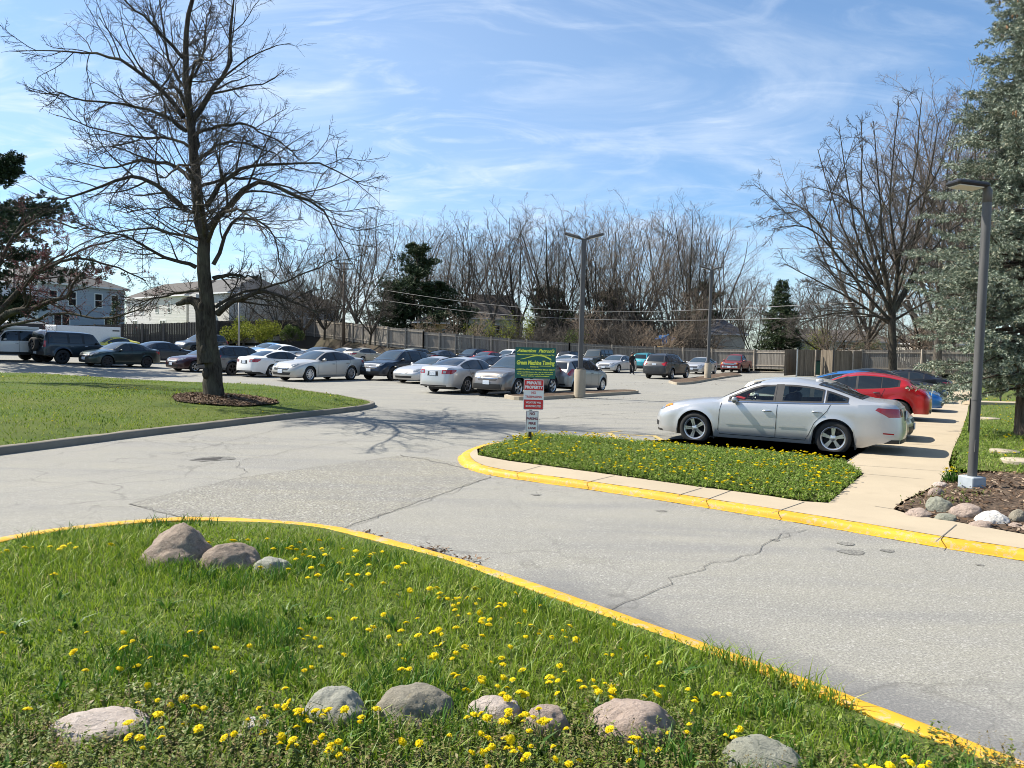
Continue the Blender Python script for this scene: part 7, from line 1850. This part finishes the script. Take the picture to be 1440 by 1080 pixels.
CL = [(330, 1030, 70, 30, 16), (450, 1012, 45, 24, 18), (470, 1060, 60, 12, 9), (350, 1008, 60, 16, 7), (560, 1060, 90, 15, 6), (720, 1012, 45, 18, 20), (790, 1050, 60, 20, 14), (700, 1050, 50, 16, 13), (850, 1035, 35, 16, 5), (120, 1066, 90, 8, 4), (990, 1002, 30, 14, 4), (1020, 1034, 24, 10, 3), (1055, 1012, 26, 8, 3), (1225, 1072, 14, 5, 7), (1300, 1066, 50, 7, 8), (1405, 1066, 30, 6, 3), (640, 930, 80, 30, 22), (740, 960, 55, 24, 20), (650, 832, 50, 14, 18), (700, 852, 45, 12, 11), (790, 872, 55, 12, 12), (450, 790, 55, 14, 12), (505, 772, 60, 9, 14), (430, 757, 50, 5, 11), (585, 818, 55, 9, 10), (480, 880, 100, 20, 12), (300, 930, 100, 36, 9), (215, 925, 45, 24, 6), (90, 930, 70, 32, 4), (240, 1000, 100, 16, 7), (60, 760, 50, 3, 11), (335, 749, 45, 3, 7), (840, 948, 55, 16, 14), (930, 962, 34, 14, 6), (872, 902, 45, 10, 6), (1000, 960, 30, 10, 4), (60, 850, 60, 40, 3), (560, 860, 60, 15, 6)]
FL = []
for (x, y, sx_, sy_, n) in CL:
    for _ in range(n):
        qx, qy = x+rnd.gauss(0, sx_*.85), y+rnd.gauss(0, sy_*.85); q = G(qx, qy, .24+.06)
        vv = np.array([[q.x, q.y]])
        if not inside(vv, fpoly)[0] or len(off_rocks(vv)) == 0 and rnd.random() < .8: continue
        zb = float(front_h(vv)[0][0]); FL.append((q.y, q.x, q.y, zb))
FL.sort(); far = FL[300:]; FL = FL[:300]
DG = "dandelions flowering in the front lawn"; DL = "yellow dandelion flower on a thin stem in the front lawn"
hm = [mesh_py("flower_head", k_.v, k_.f, False, k_.m) for k_ in HEADS]; sm = [(lambda k_: mesh_py("stem", k_.v, k_.f, True))(stem_mb(h, b)) for h, b in ((.08, .01), (.10, -.02), (.13, .02), (.06, .015))]
for me in hm: me.materials.append(M["dandelion"]); me.materials.append(M["stem"])
for me in sm: me.materials.append(M["stem"])
whole = []
for i in range(4):
    k = MB(); k.add(HEADS[i].v, HEADS[i].f); k.m = list(HEADS[i].m); s_ = stem_mb((.08, .10, .09, .06)[i], .012); k.add(s_.v, s_.f, 1); me = mesh_py("dandelion", k.v, k.f, False, k.m); me.materials.append(M["dandelion"]); me.materials.append(M["stem"]); whole.append(me)
for i, (_, x, y, zb) in enumerate(FL):
    j = rnd.randrange(4); near = i < 110; hh = rnd.choice((.07, .085, .10, .12)); s_ = rnd.uniform(.6, 1.25)
    if near and i % 23 == 5: hh = .17
    if near:
        o = empty("dandelion", (x, y, zb+hh), rnd.uniform(0, 6), DL, "flower", DG); link("flower_head", hm[j], None, o); st = link("stem", sm[j], None, o); st.scale = (1, 1, hh/(.08, .10, .13, .06)[j])
    else:
        o = link("dandelion", whole[j]); o.location = (x, y, zb+hh*.8); tag(o, DL, "flower", DG)
    o.scale = (s_, s_, s_ if not near else 1); o.rotation_euler = (rnd.gauss(.12, .3), rnd.gauss(0, .3), rnd.uniform(0, 6))
def far_heads(P3, sc_=1.0):
    parts = []; hv = [np.array(k_.v) for k_ in HEADS]; hf_ = [np.array([f for f in k_.f if len(f) == 4]) for k_ in HEADS]
    for p in P3:
        j = rnd.randrange(4); a = rnd.uniform(0, 6); c_, s_ = math.cos(a), math.sin(a); v = hv[j]*sc_*rnd.uniform(.7, 1.2); tl = rnd.gauss(-.2, .25)
        v = v @ np.array([[c_, s_, 0], [-s_, c_, 0], [0, 0, 1]]); v[:, 2] += v[:, 1]*tl; parts.append((v+np.array(p), hf_[j]))
    return parts
P3 = [(x, y, zb+.07) for _, x, y, zb in far]
V = scatter(ipoly, 9000, dens=lambda V: np.clip(.08+.17*(field(V, 2.2, 1) > .55)+.10*(isl_h(V)[1] < .5), 0, 1)); V = V[:560]; P3 += [(a, b, float(z)+rnd.uniform(.09, .15)) for (a, b), z in zip(V, isl_h(V)[0])]
V = scatter(rgp, 9000, 11, 34, lambda V: .05+.5*(field(V, 1.6, 3) > .62)); V = V[:900]; P3 += [(a, b, float(z)+rnd.uniform(.08, .13)) for (a, b), z in zip(V, rg_h(V)[0])]
V = off_mulch(scatter(tpoly, 500, 10, 34))[:60]; P3 += [(a, b, float(z)+.05) for (a, b), z in zip(V, tree_h(V)[0])]
stuff("dandelions", far_heads(P3, 1.15), M["dandelion"])
# yellow flowering clump by the mulch bed
p = G(1339, 676, WZ+.05); root = empty("flower_clump", p, 0, "leafy clump with yellow flowers at the corner of the mulch bed", "flower"); V = np.array([[0.0, 0.0]]).repeat(70, 0)+g.normal(size=(70, 2))*.06
v, f = blades(V, np.zeros(70), .10, .24, .010, .8); link("leaves", mesh_np("leaves", v, f), M["blade_deep"], root); P4 = [(rnd.gauss(-.02, .13), rnd.gauss(0, .06), rnd.uniform(.12, .22)) for _ in range(9)]; hp_ = far_heads(P4, 1.3); V = np.concatenate([a for a, _ in hp_]); F = []; b = 0
for a, f in hp_: F.append(f+b); b += len(a)
link("flower_head", mesh_np("flower_head", V, np.concatenate(F)), M["dandelion"], root)
# ------------------------------------------------------------------ parked vehicles
def set_paint(root, pt):
    for ch in root.children:
        nm = ch.name.split(".")[0]
        if nm in ("body", "mirror", "side_molding", "spoiler") and ch.material_slots: ch.material_slots[0].link = 'OBJECT'; ch.material_slots[0].material = PAINT[pt]
TYPES = {}
def make(key):
    if key not in TYPES:
        spec = {"hero": lambda: sedan(step=.045, clear=True, hero=True), "sedan": lambda: sedan(4.78, 1.47, .07, style="six"), "sedan_low": lambda: sedan(4.9, 1.43, .08, style="ten"), "sedan_tall": lambda: sedan(4.25, 1.47, .08, style="cap", rim="rim_dark"),
                "suv": lambda: suv(), "suv_black": lambda: suv(4.5, 1.64, True, .08, "five", "rim_dark"), "suv_big": lambda: suv(4.86, 1.74, True, .08), "boxy": lambda: boxy(), "offroad": lambda: boxy(4.55, 1.80, 1.85), "hatch": lambda: hatch(), "hot": lambda: hatch(sport=True, clear=False, rim="rim_dark", style="dark"), "coupe": coupe, "pickup": pickup}[key]
        c, o = spec(); root = build_car("parked_car", c, o); TYPES[key] = [root, False, c]
    root, used, c = TYPES[key]
    if used: return copy_tree(root), c
    TYPES[key][1] = True; return root, c
CG = "cars parked in the lot"
def car(key, x, y, yaw, pt, label, name="parked_car", cat="car", grp=CG, scale=(1, 1, 1), jit=1.5, at=None, dz=0):
    o, c = make(key); p = at if at is not None else GT(x, y)
    p = Vector((p.x, p.y, gz(p.x, p.y)+dz)); o.name = name; o.location = p; set_paint(o, pt)
    a = yaw+R(rnd.uniform(-jit, jit)); e = 1.0
    fx = (gz(p.x+math.cos(a), p.y+math.sin(a))-gz(p.x-math.cos(a), p.y-math.sin(a)))/2; fy = (gz(p.x-math.sin(a), p.y+math.cos(a))-gz(p.x+math.sin(a), p.y-math.cos(a)))/2
    o.rotation_euler = (math.atan(fy), -math.atan(fx), a); o.scale = scale; tag(o, label, cat, grp); return o
aP, aM = YAW_A, YAW_A+math.pi; bP, bM = YAW_B, YAW_B+math.pi
# the row along the sidewalk
fw, rw = G(978, 623.5), G(1170, 640); dd = (fw-rw); yawH = math.atan2(dd.y, dd.x); c0 = make("hero")[1] if False else None
o, c = make("hero"); n_ = Vector((-math.sin(yawH), math.cos(yawH), 0)); mid_ = (fw+rw)/2
axm = c.L/2-(c.ax[0]+c.ax[1])/2; side_sgn = -1
pc = mid_-Vector((math.cos(yawH), math.sin(yawH), 0))*axm
# nearest side is the car's left when it heads away to the left
pc = pc-n_*(c.W/2-.1)*1
pc = mid_-Vector((math.cos(yawH), math.sin(yawH), 0))*axm+n_*(-(c.W/2-.1)) if n_.y > 0 and False else mid_-Vector((math.cos(yawH), math.sin(yawH), 0))*axm+Vector((-n_.x, -n_.y, 0))*(c.W/2-.1)*(1 if n_.y < 0 else -1)
o.location = (pc.x, pc.y, 0); o.rotation_euler = (0, 0, yawH); o.name = "parked_car"; set_paint(o, "silver"); tag(o, "silver sedan nearest the weedy island, parked nose away from the sidewalk", "car", CG)
k = MB(); k.box(-.05, .10, -.03, .03, 0, .06, bev=.02); fin = k.build("roof_antenna", PAINT["silver"], o, True); fin.location = (c.L/2-3.3, 0, float(c.top(3.3))-.015)
for sg in (1, -1):
    for q in c.ax: 
        k = MB(); k.box(-.015, .015, -.11, .11, -.16, .10, bev=.005); mf = k.build("mud_flap", M["black"], o); mf.location = (c.L/2-q-.40, sg*(c.W/2-.16), .30)
rowdir = A; sp_row = Vector((o.location.x, o.location.y, 0)); HL = Vector((math.cos(yawH), math.sin(yawH), 0))
def row(i_, key, back, sgn, pt, label, scale=(1, 1, 1)):
    """i_ metres along the sidewalk from the silver sedan, shifted back (towards the sidewalk) by some metres"""
    p = sp_row+rowdir*i_-HL*back; return car(key, 0, 0, yawH+(0 if sgn > 0 else math.pi), pt, label, at=p, jit=.6, scale=scale)
row(2.75, "hatch", .37, -1, "beige", "pale beige hatchback hidden behind the nearest silver sedan, nose to the sidewalk", (1.02, 1.0, .93))
row(8.9, "hot", .1, 1, "red", "red hatchback with dark wheels backed up to the sidewalk")
row(13.6, "sedan_low", -.1, -1, "blue", "bright blue sedan parked beyond the red hatchback", (1, 1, .98))
row(19.3, "sedan_low", -.3, -1, "navy", "dark sedan beyond the bright blue one, nose to the sidewalk", (1, 1, .98))
row(22.6, "coupe", -.1, 1, "black", "black coupe farthest up the sidewalk row with red tail lamp", (1.02, 1, 1.0))
# red cloth on the dash of the nearest sedan
k = MB(); k.box(-.10, .10, -.09, .09, -.02, .03, bev=.02); rc_ = k.build("red_cloth", M["red_cloth"]); w_ = o.matrix_basis @ Vector((c.L/2-1.72, .15, .985)); rc_.location = w_; rc_.rotation_euler = (0, -.2, yawH); tag(rc_, "red cloth lying on the dashboard of the nearest silver sedan", "cloth")
# front rows
car("offroad", 12, 507, aM, "white", "white off-road wagon at the far edge with a white roof rack", "off_road_vehicle", "off-road vehicle", scale=(1, 1, 1.0))
car("boxy", 107, 510.8, aP, "slate", "dark blue grey boxy off-roader with spare wheel on its tail", "off_road_vehicle", "off-road vehicle")
car("sedan_tall", 169, 515.5, aM, "dark_green", "small dark green sedan facing the lawn next to the boxy off-roader")
car("sedan", 231, 510, aP, "navy", "dark navy sedan parked behind the small green one")
car("sedan", 293, 522.5, aM, "maroon", "maroon sedan half hidden by the big tree trunk", scale=(1, .98, .98))
car("suv_black", 338, 526.5, aP, "slate", "dark blue grey crossover just right of the tree trunk", "parked_suv", "suv", scale=(1.0, 1, .99))
car("sedan", 393, 529, aP, "white", "white sedan with red tail lamps beside the dark crossover", scale=(.97, .97, .99))
car("sedan_low", 450, 534.5, aM, "silver_warm", "champagne silver sedan nearest the tip of the lawn", scale=(1.04, 1.02, 1.09))
car("suv_black", 558, 533.5, aM, "navy", "dark navy crossover between the champagne and silver cars", "parked_suv", "suv")
car("coupe", 607, 537.5, aM, "silver", "low silver coupe with twin nose slots")
car("sedan", 657, 550.5, aP, "silver", "silver sedan showing its tail and plate beside the brown grey crossover", scale=(1.0, .99, 1.0))
car("sedan", 690, 538, aP, "black", "black sedan squeezed behind the silver sedan and crossover")
car("suv", 729, 554.5, aM, "brown_grey", "brown grey crossover directly behind the green towing sign", "parked_suv", "suv")
car("hatch", 808, 550.5, aP, "grey", "small grey hatchback beside the concrete lamp base")
# second rows
car("suv_black", 283, 496, aM, "charcoal", "small dark crossover with chrome nose far behind the tree trunk", "parked_suv", "suv")
car("sedan_low", 378, 505, aM, "sky", "blue sedan at the foot of the green bushes")
car("sedan_low", 393, 507.5, aM, "white", "white sedan in front of the blue one by the bushes")
car("sedan_low", 448, 510.5, aM, "charcoal", "charcoal sedan behind the champagne one")
car("coupe", 481, 508.5, aM, "white", "white coupe at the foot of the mulch bank")
car("sedan", 513, 510.5, aP, "beige", "beige sedan with round red tail lamp by the mulch bank")
car("suv", 590, 512, aP, "sage", "grey green wagon behind the dark navy crossover", "parked_suv", "suv", scale=(1, 1, .92))
car("sedan", 624, 515, aP, "black", "black sedan with red tail lamps behind the silver coupe")
car("suv_black", 664, 514, aM, "navy", "dark crossover next to the red sedan by the fence", "parked_suv", "suv")
car("sedan_low", 684, 515.5, aM, "red", "red sedan left of the green sign")
car("suv", 716, 515.5, aM, "white", "white crossover peeking over the red sedan", "parked_suv", "suv")
car("sedan_low", 719, 525, aM, "silver", "silver sedan just left of the green sign top")
car("coupe", 795, 524, aM, "white", "white coupe right of the green sign", scale=(1, 1, 1.05))
car("suv_black", 806, 517, aP, "black", "black crossover behind the white coupe by the fence", "parked_suv", "suv")
car("offroad", 838, 518.5, aM, "olive_grey", "dark olive off-roader with roof rails right of the lamp pole", "off_road_vehicle", "off-road vehicle", scale=(1, 1, 1.02))
car("sedan", 867, 523.5, aM, "silver", "silver sedan beside the standing person")
car("suv", 911, 521.5, aP, "teal", "teal crossover half hidden by the charcoal one", "parked_suv", "suv")
car("suv_big", 938, 532, aP, "charcoal", "large charcoal crossover beside the farther lamp base", "parked_suv", "suv")
car("sedan_low", 985, 525.5, aM, "silver", "silver sedan between the charcoal crossover and the lamp pole", scale=(.97, .97, 1))
car("pickup", 1035, 523.8, aM, "dark_red", "dark red pickup truck with chrome bumper by the back fence", "pickup_truck", "pickup")
car("suv", 1246, 518, aM, "silver", "silver crossover facing out in front of the big tree trunk", "parked_suv", "suv")
car("suv_big", 1392, 523, R(200), "beige", "beige crossover glimpsed behind the lamp pole and spruce boughs", "parked_suv", "suv")
car("coupe", 153, 497.5, aM, "yellow", "yellow sports coupe peeking over the green sedan in front of the trailer")
car("suv_black", 36, 498, aP, "black", "black wagon carrying a rooftop tent behind the off-roaders", "parked_suv", "suv")
car("suv_big", -12, 497, aP, "charcoal", "dark van roof at the picture edge behind the white wagon", "parked_suv", "suv")
by = {o_["label"]: o_ for o_ in bpy.data.objects if o_.parent is None and o_.get("label")}
# loads on roofs, the spare wheel
hm_ = by["dark blue grey boxy off-roader with spare wheel on its tail"]; cb_ = TYPES["boxy"][2]
sw = link("spare_wheel", W5[(.41, "truck", "rim_dark")][0], None, hm_); sw.location = (-cb_.L/2-.14, 0, 1.05); sw.rotation_euler = (0, 0, R(90)); sw.scale = (.95, .95, .95); srm = link("rim", W5[(.41, "truck", "rim_dark")][1], None, sw)
wf = by["white off-road wagon at the far edge with a white roof rack"]; k = MB(); k.box(-1.3, .9, -.62, .62, 1.84, 1.88); k.box(-1.3, 1.0, -.66, -.60, 1.86, 2.0, bev=.02); k.box(-1.3, 1.0, .60, .66, 1.86, 2.0, bev=.02); k.box(.94, 1.0, -.66, .66, 1.86, 2.0, bev=.02); k.build("roof_rack", M["trim"], wf)
bw = by["black wagon carrying a rooftop tent behind the off-roaders"]; rt = empty("rooftop_tent", bw.location+Vector((0, 0, 1.66)), bw.rotation_euler.z, "folded rooftop tent with pale lid on the black wagon", "roof tent")
k = MB(); k.box(-1.1, 1.0, -.62, .62, .02, .42, bev=.03); k.build("tent_body", M["black"], rt); k = MB(); k.box(-1.16, 1.06, -.66, .66, .42, .56, bev=.04); k.build("lid", M["trim"], rt)
# white box trailer
a, b = AT(79, 495, 56), AT(170, 493, 61.5); d = b-a; p = Vector((a.x, a.y, gz(a.x, a.y))); tr = empty("box_trailer", p, math.atan2(d.y, d.x), "long white enclosed box trailer parked by the dark fence", "trailer"); L_ = math.hypot(d.x, d.y); Ht = AT(79, 457, 56).z-p.z
k = MB(); k.box(0, L_, 0, 2.2, .55, Ht, bev=.03); bd = k.build("box", M["trim"], tr)
for s_ in (0.02, L_-.08):
    k = MB(); k.box(s_, s_+.06, -.012, -.002, .56, Ht-.03); k.build("corner_strip", M["steel"], tr)
k = MB(); k.box(L_*.86, L_*.975, -.012, -.003, Ht-.34, Ht-.24); k.build("maker_mark", M["black"], tr)
k = MB(); k.box(-.02, -.006, .1, 2.1, .7, Ht-.1, bev=.003); dr = k.build("door", M["trim"], tr); k = MB(); k.box(-.05, -.02, 1.07, 1.12, .8, Ht-.2); k.build("latch", M["steel"], dr)
for x in (L_*.5, L_*.5+.85):
    for y in (.12, 2.08):
        w_ = link("wheel", W5[(.335, "six", "rim")][0], None, tr); w_.location = (x, y, .335); w_.rotation_euler = (0, 0, math.pi if y < 1 else 0); link("rim", W5[(.335, "six", "rim")][1], None, w_)
k = MB(); k.tube([(L_, .6, .5), (L_+1.3, 1.1, .5)], .05, 6); k.tube([(L_, 1.6, .5), (L_+1.3, 1.1, .5)], .05, 6); k.tube([(L_+1.2, 1.1, 0), (L_+1.2, 1.1, .9)], .04, 8); k.build("tow_bar", M["black_metal"], tr)
# ------------------------------------------------------------------ the person by the silver sedan
def person():
    p = GT(888, 527.5); s_ = 1.0; root = empty("person", p, R(200), "person in dark jacket and trousers standing beside the silver sedan", "person")
    J = {"pel": (0, 0, .93), "wst": (0, .01, 1.08), "chs": (0, .03, 1.30), "nck": (0, .05, 1.46), "hd": (0, .09, 1.56), "top": (0, .09, 1.70), "hl": (.10, 0, .90), "kl": (.11, .03, .50), "al": (.11, -.02, .09), "tl": (.12, .14, .035), "hr": (-.10, 0, .90), "kr": (-.13, .10, .50), "ar": (-.14, .02, .09), "tr": (-.15, .18, .035), "sl": (.18, .03, 1.38), "el": (.24, .00, 1.12), "wl": (.22, .14, .92), "fl": (.21, .18, .85), "sr": (-.18, .03, 1.38), "er": (-.25, .06, 1.13), "wr": (-.18, .26, 1.04), "fr": (-.15, .33, 1.02)}
    Rr = {"pel": .15, "wst": .14, "chs": .165, "nck": .06, "hd": .10, "top": .07, "hl": .095, "kl": .065, "al": .045, "tl": .04, "hr": .095, "kr": .065, "ar": .045, "tr": .04, "sl": .075, "el": .052, "wl": .036, "fl": .033, "sr": .075, "er": .052, "wr": .036, "fr": .033}
    E = [("pel", "wst"), ("wst", "chs"), ("chs", "nck"), ("nck", "hd"), ("hd", "top"), ("pel", "hl"), ("hl", "kl"), ("kl", "al"), ("al", "tl"), ("pel", "hr"), ("hr", "kr"), ("kr", "ar"), ("ar", "tr"), ("chs", "sl"), ("sl", "el"), ("el", "wl"), ("wl", "fl"), ("chs", "sr"), ("sr", "er"), ("er", "wr"), ("wr", "fr")]
    # hands: five short fingers at each wrist end
    for sd, w_, sg in (("l", "fl", 1), ("r", "fr", -1)):
        b = Vector(J[w_]); d = (b-Vector(J["w"+sd])).normalized(); u = Vector((1, 0, 0))
        for i in range(5):
            q = b+d*(.075 if i < 4 else .03)+u*((i-1.5)*.017 if i < 4 else -sg*.045); J[w_+str(i)] = tuple(q); Rr[w_+str(i)] = .009; E.append((w_, w_+str(i)))
    names = list(J); me = bpy.data.meshes.new("body"); me.from_pydata([J[n] for n in names], [(names.index(a), names.index(b)) for a, b in E], []); o = link("body", me, None, root)
    md = o.modifiers.new("skin", "SKIN"); sv = me.skin_vertices[0].data
    for i, n in enumerate(names): sv[i].radius = (Rr[n], Rr[n]*(.75 if n in ("pel", "wst", "chs") else 1)); sv[i].use_root = (n == "pel")
    md.use_smooth_shade = True; o.modifiers.new("sub", "SUBSURF").levels = 1; o.modifiers["sub"].render_levels = 1
    dg = bpy.context.evaluated_depsgraph_get(); m2 = bpy.data.meshes.new_from_object(o.evaluated_get(dg)); o.modifiers.clear(); o.data = m2; m2.name = "body"
    cl = simple("dark_clothes", (.012, .012, .015), .9); sk = simple("skin", (.36, .21, .15), .6); sh = simple("pale_shoe", (.5, .5, .48), .7); m2.materials.clear()
    for x in (cl, sk, sh): m2.materials.append(x)
    for f in m2.polygons:
        c_ = f.center; f.material_index = 1 if (c_.z > 1.45 or (Vector(J["fl"])-c_).length < .09 or (Vector(J["fr"])-c_).length < .09) else (2 if c_.z < .08 else 0)
    k = MB(); k.lathe([(0, .0), (.105, .0), (.118, .05), (.10, .12), (.05, .155), (0, .16)], 14, 0, Matrix.Translation((0, .075, 1.575)) @ Matrix.Rotation(R(-12), 4, "X")); k.build("hair", M["black"], root, True)
    k = MB(); k.box(-.015, .015, .19, .225, 1.58, 1.625, bev=.008); k.build("nose", sk, root)
person()
